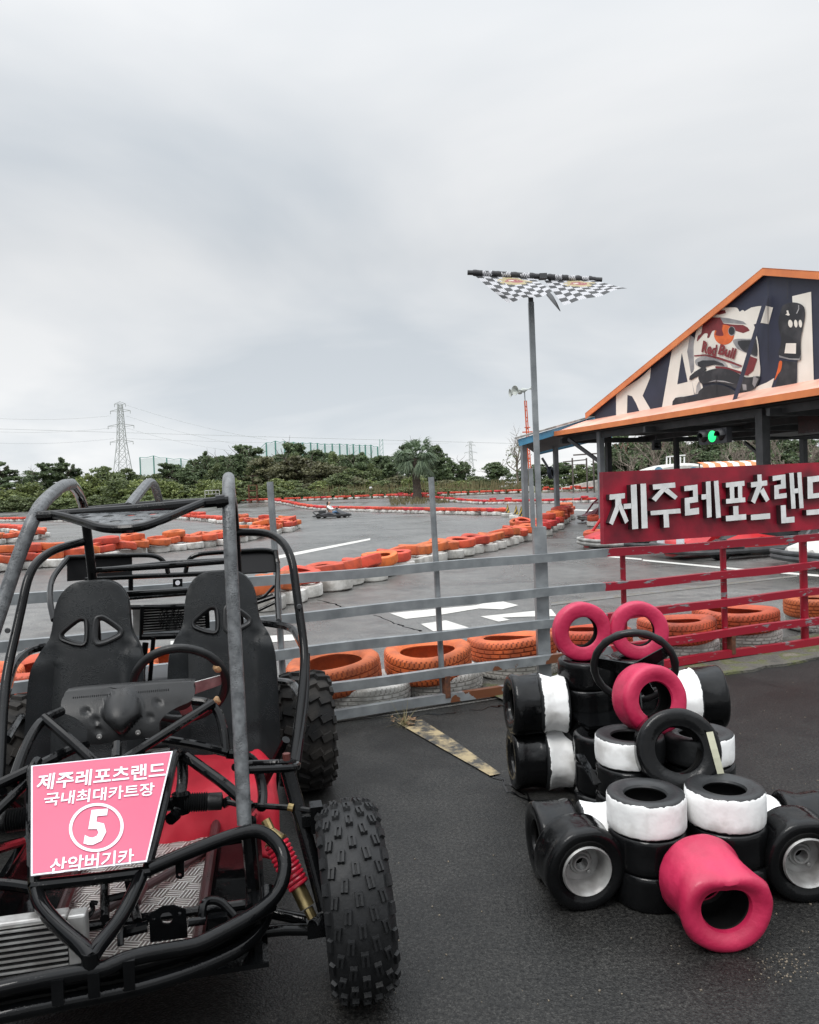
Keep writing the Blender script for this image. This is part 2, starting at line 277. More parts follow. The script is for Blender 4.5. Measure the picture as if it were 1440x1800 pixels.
def asphalt_mat(name='wet worn asphalt', k=1.0, rl=0.0, spec=0.22):
    m, t, b = newmat(name); b.inputs['Specular IOR Level'].default_value = spec
    tc = t.nodes.new('ShaderNodeTexCoord')
    big = t.nodes.new('ShaderNodeTexNoise'); big.inputs['Scale'].default_value = 0.35; big.inputs['Detail'].default_value = 7; big.inputs['Distortion'].default_value = 0.6
    mid = t.nodes.new('ShaderNodeTexNoise'); mid.inputs['Scale'].default_value = 4.5; mid.inputs['Detail'].default_value = 6
    st = t.nodes.new('ShaderNodeTexVoronoi'); st.inputs['Scale'].default_value = 140
    fi = t.nodes.new('ShaderNodeTexNoise'); fi.inputs['Scale'].default_value = 180; fi.inputs['Detail'].default_value = 3
    for n in (big, mid, st, fi): links(t, tc.outputs['Object'], n.inputs['Vector'])
    r = t.nodes.new('ShaderNodeValToRGB'); r.color_ramp.elements[0].position = 0.32; r.color_ramp.elements[0].color = (0.017*k, 0.0172*k, 0.0168*k, 1)
    r.color_ramp.elements[1].position = 0.7; r.color_ramp.elements[1].color = (0.0345*k, 0.0352*k, 0.0358*k, 1); links(t, big.outputs['Fac'], r.inputs[0])
    # pale worn stones
    sr = t.nodes.new('ShaderNodeValToRGB'); sr.color_ramp.elements[0].position = 0.0; sr.color_ramp.elements[0].color = (1.75, 1.72, 1.66, 1)
    sr.color_ramp.elements[1].position = 0.5; sr.color_ramp.elements[1].color = (0.68, 0.68, 0.68, 1); links(t, st.outputs['Distance'], sr.inputs[0])
    mx = t.nodes.new('ShaderNodeMix'); mx.data_type = 'RGBA'; mx.blend_type = 'MULTIPLY'; mx.inputs[0].default_value = 1
    links(t, r.outputs[0], mx.inputs[6]); links(t, sr.outputs[0], mx.inputs[7])
    mr = t.nodes.new('ShaderNodeValToRGB'); mr.color_ramp.elements[0].position = 0.3; mr.color_ramp.elements[0].color = (0.7, 0.7, 0.7, 1)
    mr.color_ramp.elements[1].position = 0.75; mr.color_ramp.elements[1].color = (1.25, 1.22, 1.18, 1); links(t, mid.outputs['Fac'], mr.inputs[0])
    m2 = t.nodes.new('ShaderNodeMix'); m2.data_type = 'RGBA'; m2.blend_type = 'MULTIPLY'; m2.inputs[0].default_value = 1
    links(t, mx.outputs[2], m2.inputs[6]); links(t, mr.outputs[0], m2.inputs[7]); links(t, m2.outputs[2], b.inputs['Base Color'])
    sn = t.nodes.new('ShaderNodeTexNoise'); sn.inputs['Scale'].default_value = 1.3; sn.inputs['Detail'].default_value = 10; sn.inputs['Roughness'].default_value = 0.62; sn.inputs['Distortion'].default_value = 1.2; links(t, tc.outputs['Object'], sn.inputs['Vector'])
    sr2 = t.nodes.new('ShaderNodeValToRGB'); sr2.color_ramp.elements[0].position = 0.36; sr2.color_ramp.elements[0].color = (0.62, 0.62, 0.62, 1); sr2.color_ramp.elements[1].position = 0.47; sr2.color_ramp.elements[1].color = (1, 1, 1, 1)
    q2 = sr2.color_ramp.elements.new(0.66); q2.color = (1.0, 1.0, 1.0, 1); q2 = sr2.color_ramp.elements.new(0.76); q2.color = (1.35, 1.3, 1.2, 1); links(t, sn.outputs['Fac'], sr2.inputs[0])
    m4 = t.nodes.new('ShaderNodeMix'); m4.data_type = 'RGBA'; m4.blend_type = 'MULTIPLY'; m4.inputs[0].default_value = 1; links(t, m2.outputs[2], m4.inputs[6]); links(t, sr2.outputs[0], m4.inputs[7]); links(t, m4.outputs[2], b.inputs['Base Color'])
    fr_ = t.nodes.new('ShaderNodeValToRGB'); fr_.color_ramp.elements[0].position = 0.38; fr_.color_ramp.elements[0].color = (0.3, 0.3, 0.3, 1); fr_.color_ramp.elements[1].position = 0.64; fr_.color_ramp.elements[1].color = (1.9, 1.87, 1.8, 1)
    f2 = t.nodes.new('ShaderNodeTexNoise'); f2.inputs['Scale'].default_value = 75; f2.inputs['Detail'].default_value = 6; f2.inputs['Roughness'].default_value = 0.75; links(t, tc.outputs['Object'], f2.inputs['Vector']); links(t, f2.outputs['Fac'], fr_.inputs[0])
    m5 = t.nodes.new('ShaderNodeMix'); m5.data_type = 'RGBA'; m5.blend_type = 'MULTIPLY'; m5.inputs[0].default_value = 1; links(t, m4.outputs[2], m5.inputs[6]); links(t, fr_.outputs[0], m5.inputs[7]); links(t, m5.outputs[2], b.inputs['Base Color'])
    rr = t.nodes.new('ShaderNodeMapRange'); rr.inputs['From Min'].default_value = 0.3; rr.inputs['From Max'].default_value = 0.7; rr.inputs['To Min'].default_value = 0.34-rl; rr.inputs['To Max'].default_value = 0.62-rl
    links(t, big.outputs['Fac'], rr.inputs[0]); links(t, rr.outputs[0], b.inputs['Roughness'])
    ad = t.nodes.new('ShaderNodeMath'); ad.operation = 'ADD'; links(t, st.outputs['Distance'], ad.inputs[0]); links(t, fi.outputs['Fac'], ad.inputs[1])
    bp = t.nodes.new('ShaderNodeBump'); bp.inputs['Strength'].default_value = 0.38; bp.inputs['Distance'].default_value = 0.004; bp.invert = True
    links(t, ad.outputs[0], bp.inputs['Height']); links(t, bp.outputs[0], b.inputs['Normal'])
    return m
M['asphalt'] = asphalt_mat(k=0.9); M['track'] = asphalt_mat('pale damp track asphalt', 4.9, 0.15, 0.55)
M['earth'] = mat('dry grass and earth', (0.13, 0.12, 0.055), 0.9, col2=(0.05, 0.06, 0.025), scale=0.8, bump=0.6, bscale=6, detail=9)

def marking_mat(name, col, amt, wc=(0.13, 0.13, 0.13)):
    m, t, b = newmat(name); b.inputs['Roughness'].default_value = 0.6
    tc = t.nodes.new('ShaderNodeTexCoord')
    n1 = t.nodes.new('ShaderNodeTexNoise'); n1.inputs['Scale'].default_value = 7; n1.inputs['Detail'].default_value = 10; n1.inputs['Roughness'].default_value = 0.7
    links(t, tc.outputs['Object'], n1.inputs['Vector'])
    r = t.nodes.new('ShaderNodeValToRGB'); r.color_ramp.elements[0].position = amt-0.08; r.color_ramp.elements[0].color = (*wc, 1)
    r.color_ramp.elements[1].position = amt+0.05; r.color_ramp.elements[1].color = (*col, 1); links(t, n1.outputs['Fac'], r.inputs[0])
    links(t, r.outputs[0], b.inputs['Base Color']); return m
M['mark'] = marking_mat('worn white road paint', (0.5, 0.49, 0.46), 0.36)
M['markfaint'] = marking_mat('faint road paint', (0.11, 0.098, 0.078), 0.5)
M['markyellow'] = marking_mat('worn yellow road paint', (0.30, 0.235, 0.13), 0.52, (0.03, 0.029, 0.027))

def leaf_mat(name, c1, c2, rough=0.55):
    m, t, b = newmat(name); b.inputs['Roughness'].default_value = rough
    ge = t.nodes.new('ShaderNodeNewGeometry'); r = t.nodes.new('ShaderNodeValToRGB')
    r.color_ramp.elements[0].color = (*c1, 1); r.color_ramp.elements[1].color = (*c2, 1)
    oi = t.nodes.new('ShaderNodeObjectInfo'); hs = t.nodes.new('ShaderNodeHueSaturation')
    mr = t.nodes.new('ShaderNodeMapRange'); mr.inputs['To Min'].default_value = 0.75; mr.inputs['To Max'].default_value = 1.25
    links(t, oi.outputs['Random'], mr.inputs[0]); links(t, mr.outputs[0], hs.inputs['Value'])
    links(t, ge.outputs['Random Per Island'], r.inputs[0]); links(t, r.outputs[0], hs.inputs['Color']); links(t, hs.outputs[0], b.inputs['Base Color'])
    tr = t.nodes.new('ShaderNodeBsdfTranslucent'); mx = t.nodes.new('ShaderNodeMixShader'); mx.inputs[0].default_value = 0.38; links(t, hs.outputs[0], tr.inputs['Color'])
    links(t, b.outputs[0], mx.inputs[1]); links(t, tr.outputs[0], mx.inputs[2]); links(t, mx.outputs[0], t.nodes['Material Output'].inputs['Surface'])
    return m
M['leafdark'] = leaf_mat('dark foliage', (0.062, 0.092, 0.05), (0.165, 0.215, 0.105))
M['leafolive'] = leaf_mat('olive foliage', (0.075, 0.105, 0.045), (0.21, 0.25, 0.11))
M['leafyellow'] = leaf_mat('yellow green foliage', (0.075, 0.105, 0.035), (0.27, 0.31, 0.11))
M['leafbrown'] = leaf_mat('brownish foliage', (0.095, 0.10, 0.055), (0.22, 0.215, 0.12))
M['leafpalm'] = leaf_mat('palm fronds', (0.06, 0.095, 0.055), (0.18, 0.235, 0.14))
M['reed'] = leaf_mat('dry reeds', (0.13, 0.12, 0.055), (0.3, 0.26, 0.14), 0.8)

def net_mat():
    m = bpy.data.materials.new('green net'); m.use_nodes = True; t = m.node_tree; b = t.nodes['Principled BSDF']
    b.inputs['Base Color'].default_value = (0.16, 0.36, 0.3, 1); b.inputs['Roughness'].default_value = 0.9; b.inputs['Alpha'].default_value = 0.3
    return m
M['net'] = net_mat(); M['netpost'] = mat('green post', (0.1, 0.28, 0.24), 0.6)

def checker_mat(name, s, c1, c2, red=False):
    m, t, b = newmat(name); b.inputs['Roughness'].default_value = 0.7
    uv = t.nodes.new('ShaderNodeUVMap'); ck = t.nodes.new('ShaderNodeTexChecker'); ck.inputs['Scale'].default_value = s
    ck.inputs['Color1'].default_value = (*c1, 1); ck.inputs['Color2'].default_value = (*c2, 1); links(t, uv.outputs[0], ck.inputs['Vector'])
    c2n = t.nodes.new('ShaderNodeTexChecker'); c2n.inputs['Scale'].default_value = s*8; c2n.inputs['Color1'].default_value = (0.55, 0.55, 0.56, 1); c2n.inputs['Color2'].default_value = (0.2, 0.2, 0.22, 1); links(t, uv.outputs[0], c2n.inputs['Vector'])
    mx = t.nodes.new('ShaderNodeMix'); mx.data_type = 'RGBA'; links(t, ck.outputs['Fac'], mx.inputs[0]); mx.inputs[6].default_value = (*c2, 1); links(t, c2n.outputs[0], mx.inputs[7])
    last = mx.outputs[2]
    if red:
        for (cxx, cyy, rx, ry, colr) in ((0.58, 0.24, 0.25, 0.2, (0.30, 0.245, 0.13)), (0.58, 0.24, 0.13, 0.10, (0.22, 0.06, 0.065)), (0.58, 0.22, 0.05, 0.03, (0.5, 0.47, 0.42))):
            sx = t.nodes.new('ShaderNodeSeparateXYZ'); links(t, uv.outputs[0], sx.inputs[0])
            def mth(op, a, bb):
                n = t.nodes.new('ShaderNodeMath'); n.operation = op
                for i, x in enumerate((a, bb)):
                    if isinstance(x, (int, float)): n.inputs[i].default_value = x
                    else: links(t, x, n.inputs[i])
                return n.outputs[0]
            ez = t.nodes.new('ShaderNodeTexNoise'); ez.inputs['Scale'].default_value = 11; links(t, uv.outputs[0], ez.inputs['Vector']); dx = mth('DIVIDE', mth('SUBTRACT', mth('ADD', sx.outputs[0], mth('MULTIPLY', mth('SUBTRACT', ez.outputs['Fac'], .5), .42)), cxx), rx); dy = mth('DIVIDE', mth('SUBTRACT', sx.outputs[1], cyy), ry)
            f = mth('LESS_THAN', mth('ADD', mth('MULTIPLY', dx, dx), mth('MULTIPLY', dy, dy)), 1.0)
            m3 = t.nodes.new('ShaderNodeMix'); m3.data_type = 'RGBA'; links(t, f, m3.inputs[0]); links(t, last, m3.inputs[6]); m3.inputs[7].default_value = (*colr, 1); last = m3.outputs[2]
    links(t, last, b.inputs['Base Color']); return m
M['flag'] = checker_mat('chequered flag cloth', 8, (0.5, 0.5, 0.5), (0.025, 0.026, 0.028), True)
M['flagroll'] = checker_mat('chequered sleeve cloth', 7, (0.5, 0.5, 0.5), (0.03, 0.03, 0.033))

def tread_plate_mat():
    m, t, b = newmat('aluminium tread plate'); b.inputs['Metallic'].default_value = 0.55; b.inputs['Roughness'].default_value = 0.4
    tc = t.nodes.new('ShaderNodeTexCoord')
    def bars(rot, off):
        mp = t.nodes.new('ShaderNodeMapping'); mp.inputs['Rotation'].default_value = (0, 0, rot); links(t, tc.outputs['Object'], mp.inputs[0])
        wv = t.nodes.new('ShaderNodeTexWave'); wv.inputs['Scale'].default_value = 28; links(t, mp.outputs[0], wv.inputs['Vector']); return wv.outputs['Fac']
    a, bb = bars(R(20), 0), bars(R(110), 0)
    mp = t.nodes.new('ShaderNodeMapping'); mp.inputs['Rotation'].default_value = (0, 0, R(20)); links(t, tc.outputs['Object'], mp.inputs[0])
    ck = t.nodes.new('ShaderNodeTexChecker'); ck.inputs['Scale'].default_value = 22; links(t, mp.outputs[0], ck.inputs['Vector'])
    mx = t.nodes.new('ShaderNodeMix'); mx.data_type = 'FLOAT'; links(t, ck.outputs['Fac'], mx.inputs[0]); links(t, a, mx.inputs[2]); links(t, bb, mx.inputs[3])
    r = t.nodes.new('ShaderNodeValToRGB'); r.color_ramp.elements[0].position = 0.62; r.color_ramp.elements[0].color = (0.19, 0.165, 0.15, 1)
    r.color_ramp.elements[1].position = 0.78; r.color_ramp.elements[1].color = (0.72, 0.71, 0.68, 1); links(t, mx.outputs[0], r.inputs[0])
    links(t, r.outputs[0], b.inputs['Base Color'])
    bp = t.nodes.new('ShaderNodeBump'); bp.inputs['Strength'].default_value = 0.6; bp.inputs['Distance'].default_value = 0.004; links(t, mx.outputs[0], bp.inputs['Height']); links(t, bp.outputs[0], b.inputs['Normal'])
    return m
M['treadplate'] = tread_plate_mat()

# ------------------------------------------------------------------ mesh builder
class MB:
    def __init__(s): s.v = []; s.f = []; s.mi = []; s.uv = {}
    def add(s, vs, fs, mi=0):
        o = len(s.v); s.v += [Vector(x) for x in vs]
        for f in fs: s.f.append(tuple(i+o for i in f)); s.mi.append(mi)
        return s
    def box(s, c, d, rot=None, mi=0):
        x, y, z = d[0]/2, d[1]/2, d[2]/2
        vs = [Vector((i, j, k)) for i in (-x, x) for j in (-y, y) for k in (-z, z)]
        if rot is not None: vs = [rot @ q for q in vs]
        vs = [q+Vector(c) for q in vs]
        return s.add(vs, [(0, 1, 3, 2), (4, 6, 7, 5), (0, 4, 5, 1), (2, 3, 7, 6), (0, 2, 6, 4), (1, 5, 7, 3)], mi)
    def tube(s, pts, r, n=10, closed=False, mi=0, flat=None, caps=True):
        pts = [Vector(p) for p in pts]; m = len(pts)
        rs = r if isinstance(r, (list, tuple)) else [r]*m
        tans = []
        for i in range(m):
            if closed: tvec = pts[(i+1) % m]-pts[i-1]
            else: tvec = pts[min(i+1, m-1)]-pts[max(i-1, 0)]
            tans.append(tvec.normalized() if tvec.length > 1e-9 else Vector((0, 0, 1)))
        ref = Vector((0, 0, 1)) if abs(tans[0].z) < 0.9 else Vector((1, 0, 0))
        nrm = (ref - tans[0]*ref.dot(tans[0])).normalized()
        rings = []
        for i in range(m):
            if i:
                q = tans[i-1].rotation_difference(tans[i]); nrm = (q @ nrm); nrm = (nrm - tans[i]*nrm.dot(tans[i])).normalized()
            bi = tans[i].cross(nrm)
            rings.append([pts[i] + (nrm*math.cos(2*math.pi*k/n)*(flat or 1) + bi*math.sin(2*math.pi*k/n))*rs[i] for k in range(n)])
        vs = [x for rg in rings for x in rg]; fs = []
        for i in range(m if closed else m-1):
            j = (i+1) % m
            for k in range(n):
                fs.append((i*n+k, i*n+(k+1) % n, j*n+(k+1) % n, j*n+k))
        if not closed and caps:
            fs.append(tuple(range(n-1, -1, -1))); fs.append(tuple((m-1)*n+k for k in range(n)))
        return s.add(vs, fs, mi)
    def beam(s, a, b, w, h, mi=0, up=(0, 0, 1)):
        a, b = Vector(a), Vector(b); t = (b-a).normalized(); up = Vector(up)
        if abs(t.dot(up)) > 0.98: up = Vector((0, 1, 0))
        x = t.cross(up).normalized(); y = x.cross(t)
        vs = []
        for p in (a, b):
            for i, j in ((-1, -1), (1, -1), (1, 1), (-1, 1)): vs.append(p + x*(i*w/2) + y*(j*h/2))
        return s.add(vs, [(0, 3, 2, 1), (4, 5, 6, 7), (0, 1, 5, 4), (1, 2, 6, 5), (2, 3, 7, 6), (3, 0, 4, 7)], mi)
    def lathe(s, prof, n=32, mat4=None, closed=True, mi=0, rmod=None):
        m = len(prof); vs = []
        for k in range(n):
            a = 2*math.pi*k/n
            for j, (r, z) in enumerate(prof):
                rr = r if rmod is None else rmod(k, j, r)
                q = Vector((rr*math.cos(a), rr*math.sin(a), z)); vs.append(mat4 @ q if mat4 else q)
        fs = []
        for k in range(n):
            k2 = (k+1) % n
            for j in range(m if closed else m-1):
                j2 = (j+1) % m; fs.append((k*m+j, k2*m+j, k2*m+j2, k*m+j2))
        return s.add(vs, fs, mi)
    def prism(s, poly, th, fn, mi=0, mside=None):   # flat outline -> plate of thickness th; fn maps (x, y, depth)
        n = len(poly); vs = [fn(x, y, 0.0) for x, y in poly] + [fn(x, y, th) for x, y in poly]
        s.add(vs, [tuple(range(n)), tuple(range(2*n-1, n-1, -1))], mi)
        o = len(s.v)-2*n
        for i in range(n):
            s.f.append((o+i, o+n+i, o+n+(i+1) % n, o+(i+1) % n)); s.mi.append(mi if mside is None else mside)
        return s
    def sheet(s, outline, holes, step, th, fn, mi=0):  # plate with real holes, bent by fn(x, y, depth)
        pts, edges = [], []
        for lp in [outline]+list(holes):
            o = len(pts); pts += [Vector(p) for p in lp]; edges += [(o+i, o+(i+1) % len(lp)) for i in range(len(lp))]
        xs = [p[0] for p in outline]; ys = [p[1] for p in outline]
        x = min(xs)+step*0.5
        def inside(px, py, lp):
            c = False; j = len(lp)-1
            for i in range(len(lp)):
                if (lp[i][1] > py) != (lp[j][1] > py) and px < (lp[j][0]-lp[i][0])*(py-lp[i][1])/(lp[j][1]-lp[i][1])+lp[i][0]: c = not c
                j = i
            return c
        while x < max(xs):
            y = min(ys)+step*0.5
            while y < max(ys):
                if inside(x, y, outline) and not any(inside(x, y, h) for h in holes): pts.append(Vector((x, y)))
                y += step
            x += step
        vo, eo, fo, _, _, _ = delaunay_2d_cdt(pts, edges, [], 0, 1e-5)
        keep = []
        for f in fo:
            c = sum((vo[i] for i in f), Vector((0, 0)))/len(f)
            if inside(c.x, c.y, outline) and not any(inside(c.x, c.y, h) for h in holes): keep.append(tuple(f))
        n = len(vo); vs = [fn(p.x, p.y, 0.0) for p in vo]+[fn(p.x, p.y, th) for p in vo]
        fs = list(keep)+[tuple(i+n for i in reversed(f)) for f in keep]
        cnt = {}
        for f in keep:
            for i in range(len(f)):
                a, b = f[i], f[(i+1) % len(f)]; cnt[(a, b)] = 1
        for (a, b) in list(cnt):
            if (b, a) not in cnt: fs.append((b, a, a+n, b+n))
        return s.add(vs, fs, mi)
    def mesh(s, name, mats, smooth=True, angle=35, fixn=True, loc=None):
        me = bpy.data.meshes.new(name)
        off = Vector(loc) if loc is not None else Vector((0, 0, 0))
        me.from_pydata([tuple(v-off) for v in s.v], [], s.f)
        for mt in (mats if isinstance(mats, (list, tuple)) else [mats]): me.materials.append(mt)
        if len(set(s.mi)) > 1 or (s.mi and s.mi[0]): me.polygons.foreach_set('material_index', s.mi)
        if fixn:
            bm = bmesh.new(); bm.from_mesh(me); bmesh.ops.recalc_face_normals(bm, faces=bm.faces); bm.to_mesh(me); bm.free()
        if smooth:
            me.polygons.foreach_set('use_smooth', [True]*len(me.polygons)); me.set_sharp_from_angle(angle=R(angle))
        me.update(); return me

def tag(o, label=None, cat=None, group=None, kind=None):
    for k, v in (('label', label), ('category', cat), ('group', group), ('kind', kind)):
        if v: o[k] = v
    return o
def link(name, me, parent=None, loc=None, rot=None):
    o = bpy.data.objects.new(name, me); COL.objects.link(o)
    if parent: o.parent = parent
    if loc is not None: o.location = loc
    if rot is not None: o.rotation_mode = 'QUATERNION'; o.rotation_quaternion = rot
    return o
def part(name, mb, mats, parent=None, smooth=True, angle=35, loc=None, fixn=True):
    # verts are given in the parent's space; an own origin 'loc' is optional
    me = mb.mesh(name, mats, smooth, angle, fixn, loc); return link(name, me, parent, loc)
def thing(name, label, cat, loc=(0, 0, 0), rotz=0, group=None):
    o = bpy.data.objects.new(name, None); o.empty_display_size = 0.1; COL.objects.link(o); o.location = loc; o.rotation_euler = (0, 0, rotz)
    return tag(o, label, cat, group)
def copy_tree(o, parent=None):
    c = o.copy(); COL.objects.link(c)
    if parent: c.parent = parent
    for ch in [x for x in o.children]: copy_tree(ch, c)
    return c
def structure(name, mb, mats, **kw): return tag(part(name, mb, mats, **kw), kind='structure')
def quat_axis(ax, spin=0.0): return Vector(ax).normalized().to_track_quat('Z', 'Y') @ Quaternion((0, 0, 1), spin)

def fillet(pts, rad, k=5):
    pts = [Vector(p) for p in pts]; res = [pts[0]]
    for i in range(1, len(pts)-1):
        a, b, c = pts[i-1], pts[i], pts[i+1]
        r1 = min(rad, (a-b).length*0.49); r2 = min(rad, (c-b).length*0.49)
        p0 = b+(a-b).normalized()*r1; p2 = b+(c-b).normalized()*r2
        for j in range(k+1):
            t = j/k; res.append(p0*(1-t)**2 + b*2*t*(1-t) + p2*t*t)
    res.append(pts[-1]); return res
def spline(pts, k=6, closed=False):
    pts = [Vector(p) for p in pts]; n = len(pts); res = []
    for i in range(n if closed else n-1):
        g = (lambda j: pts[j % n]) if closed else (lambda j: pts[max(0, min(n-1, j))])
        p0, p1, p2, p3 = g(i-1), g(i), g(i+1), g(i+2)
        for j in range(k):
            t = j/k; res.append(0.5*((2*p1)+(p2-p0)*t+(2*p0-5*p1+4*p2-p3)*t*t+(3*p1-p0-3*p2+p3)*t**3))
    if not closed: res.append(pts[-1])
    return res

def text_mb(s, off=0.0, ext=0.0, res=2):
    c = bpy.data.curves.new('lettering', 'FONT'); c.body = s; c.offset = off; c.extrude = ext; c.resolution_u = res; c.align_x = 'CENTER'; c.align_y = 'CENTER'
    o = bpy.data.objects.new('lettering', c); COL.objects.link(o)
    dg = bpy.context.evaluated_depsgraph_get(); dg.update()
    me = bpy.data.meshes.new_from_object(o.evaluated_get(dg))
    mb = MB(); mb.add([v.co.copy() for v in me.vertices], [tuple(p.vertices) for p in me.polygons])
    bpy.data.objects.remove(o); bpy.data.curves.remove(c); bpy.data.meshes.remove(me)
    return mb
def fit_text(mb, w, h):     # scale to a w x h box centred on 0
    xs = [v.x for v in mb.v]; ys = [v.y for v in mb.v]
    cx, cy = (min(xs)+max(xs))/2, (min(ys)+max(ys))/2; sx, sy = w/(max(xs)-min(xs)), h/(max(ys)-min(ys))
    for v in mb.v: v.x = (v.x-cx)*sx; v.y = (v.y-cy)*sy
    return mb

# ================================================================== THE SETTING
def gh(y):
    t = max(0.0, min(1.0, (y-65.0)/14.0)); return 0.75*t*t*(3-2*t)
def ground_sheet(name, xs, ys, dz, m):
    mb = MB(); nx = len(xs)
    for y in ys:
        for x in xs: mb.v.append(Vector((x, y, gh(y)+dz)))
    for j in range(len(ys)-1):
        for i in range(nx-1): mb.f.append((j*nx+i, j*nx+i+1, (j+1)*nx+i+1, (j+1)*nx+i)); mb.mi.append(0)
    return structure(name, mb, m, angle=180)
ground_sheet('ground', [-2500, -300, -60, 0, 60, 300, 2500], [-30, 10, 60]+[65+k for k in range(0, 16)]+[120, 400, 2500], -0.02, M['earth'])
ground_sheet('asphalt', [-70, -35, -12, 0, 12, 35, 70], [-12, 0, 5, 10, 20, 40, 60]+[65+k for k in range(0, 13)], 0.0, M['asphalt'])

mb = MB(); q_ = []
for k in range(13):
    x_ = -70+k*140/12; q_.append((x_, 4.97+.437*max(-9, min(20, x_))-.05))
for x_, y_ in q_:
    for yy in [y_, y_+2, y_+6, y_+14, 30, 45, 60]+[65+j for j in range(13)]:
        yy = max(yy, y_); mb.v.append(Vector((x_, yy, gh(yy)+.003)))
n_ = 20
for k in range(12):
    for j in range(n_-1): mb.f.append((k*n_+j, (k+1)*n_+j, (k+1)*n_+j+1, k*n_+j+1)); mb.mi.append(0)
structure('track', mb, M['track'], angle=180)

def flat_poly(name, px, m, z=0.007, world=None):
    pts = [Vector((p[0], p[1], z)) for p in world] if world else [G(u, v) for u, v in px]
    mb = MB(); mb.add([Vector((p.x, p.y, z)) for p in pts], [tuple(range(len(pts)))]); return structure(name, mb, m, smooth=False)
def Z6(x, y): return (480+x/2.483, 820+y/2.483)
marks = [[(510, 643), (600, 634), (885, 608), (925, 598), (900, 594), (945, 587), (1000, 590), (1072, 608), (1000, 626), (900, 622), (700, 655), (580, 668)],
         [(905, 657), (1215, 625), (1240, 656), (1110, 658), (1000, 662), (1035, 672), (985, 680)],
         [(645, 690), (755, 674), (862, 708), (700, 722)]]
for q in marks: flat_poly('road_marking', [Z6(*p) for p in q], M['mark'])
flat_poly('road_marking', [(478, 979), (651, 946.5), (651, 949.5), (478, 985)], M['mark'])
flat_poly('road_marking', [(300, 1128), (524, 1116), (526, 1126), (300, 1146)], M['mark'])
flat_poly('road_marking', [(0, 1190), (60, 1183), (22, 1188), (60, 1192), (60, 1196), (0, 1198)], M['mark'])
flat_poly('road_marking', [(969, 1060), (1402, 1011.5), (1402, 1014.5), (969, 1065)], M['markfaint'])
flat_poly('road_marking', [(1040, 975), (1128, 982.5), (1128, 985), (1040, 977.5)], M['mark'])
flat_poly('road_marking', [(1130, 984), (1300, 1000), (1440, 1011), (1440, 1014.5), (1300, 1003), (1130, 986.5)], M['mark'])
flat_poly('road_marking', [(1000, 895), (1055, 897), (1055, 899), (1000, 897)], M['mark'])
flat_poly('road_marking', [(698, 1272), (742, 1267), (800, 1304), (880, 1362), (862, 1366), (760, 1308)], M['markyellow'])
# tar crack lines
def crack(pts, w=0.008):
    ps = [G(u, v) for u, v in pts]; q = []
    for a, b in zip(ps, ps[1:]):
        for k in range(6):
            p = a.lerp(b, k/6); q.append(Vector((p.x+random.gauss(0, .012), p.y+random.gauss(0, .02), 0)))
    mb = MB(); vs = []
    for p in q: ww = w*random.uniform(.4, 1.2); vs += [Vector((p.x-ww, p.y-ww, .003)), Vector((p.x+ww, p.y+ww, .003))]
    mb.add(vs, [(2*i, 2*i+1, 2*i+3, 2*i+2) for i in range(len(q)-1)])
    structure('asphalt_crack', mb, M['slick'], smooth=False)
crack([(740, 1275), (800, 1316), (850, 1347), (890, 1377), (950, 1412), (1005, 1447)], .006)
crack([(660, 1081), (690, 1095), (715, 1103), (745, 1112)], .012); crack([(560, 1055), (600, 1066), (612, 1070)], .01)
crack([(690, 1262), (760, 1256), (850, 1246), (900, 1240)], .008); crack([(840, 1352), (900, 1390), (960, 1425)], .006); crack([(940, 930), (985, 915), (1010, 897)], .03)

# fence line in the ground plan
FA = math.atan(0.437); FD = Vector((math.cos(FA), math.sin(FA), 0)); FN = Vector((math.sin(FA), -math.cos(FA), 0)); FO = Vector((0, 4.97, 0))
def FX(u):   # station along the fence under photo column u (at mid height)
    p = PL(u, 1100, FO, FN); return (p-FO).dot(FD)
# concrete kerb strip with moss beneath the fence, right part
mb = MB(); prof = []
vs = []
for k in range(40):
    s = 0.55+k*0.16; j = random.uniform(-.03, .03)
    a = FO+FD*s-FN*0.34; b = FO+FD*s+FN*(0.24+j+0.10*min(1, k/8))
    vs += [Vector((a.x, a.y, 0.022)), Vector((b.x, b.y, 0.018)), Vector((b.x, b.y, -0.01))]
mb.add(vs, [q for k in range(39) for q in ((3*k, 3*k+1, 3*k+4, 3*k+3), (3*k+1, 3*k+2, 3*k+5, 3*k+4))])
def moss_mat():
    m, t, b = newmat('mossy concrete'); b.inputs['Roughness'].default_value = 0.85
    tc = t.nodes.new('ShaderNodeTexCoord'); n1 = t.nodes.new('ShaderNodeTexNoise'); n1.inputs['Scale'].default_value = 4; n1.inputs['Detail'].default_value = 9; links(t, tc.outputs['Object'], n1.inputs['Vector'])
    r = t.nodes.new('ShaderNodeValToRGB'); e = r.color_ramp.elements
    e[0].position = .3; e[0].color = (.05, .05, .045, 1); e[1].position = .75; e[1].color = (.2, .18, .14, 1); q = e.new(.5); q.color = (.10, .095, .08, 1); q = e.new(.58); q.color = (.09, .10, .035, 1); q = e.new(.63); q.color = (.14, .13, .10, 1)
    links(t, n1.outputs['Fac'], r.inputs[0]); links(t, r.outputs[0], b.inputs['Base Color'])
    n2 = t.nodes.new('ShaderNodeTexNoise'); n2.inputs['Scale'].default_value = 45; links(t, tc.outputs['Object'], n2.inputs['Vector'])
    bp = t.nodes.new('ShaderNodeBump'); bp.inputs['Strength'].default_value = .8; bp.inputs['Distance'].default_value = .02; links(t, n2.outputs['Fac'], bp.inputs['Height']); links(t, bp.outputs[0], b.inputs['Normal']); return m
M['moss'] = moss_mat()
structure('kerb_strip', mb, M['moss'], angle=60)

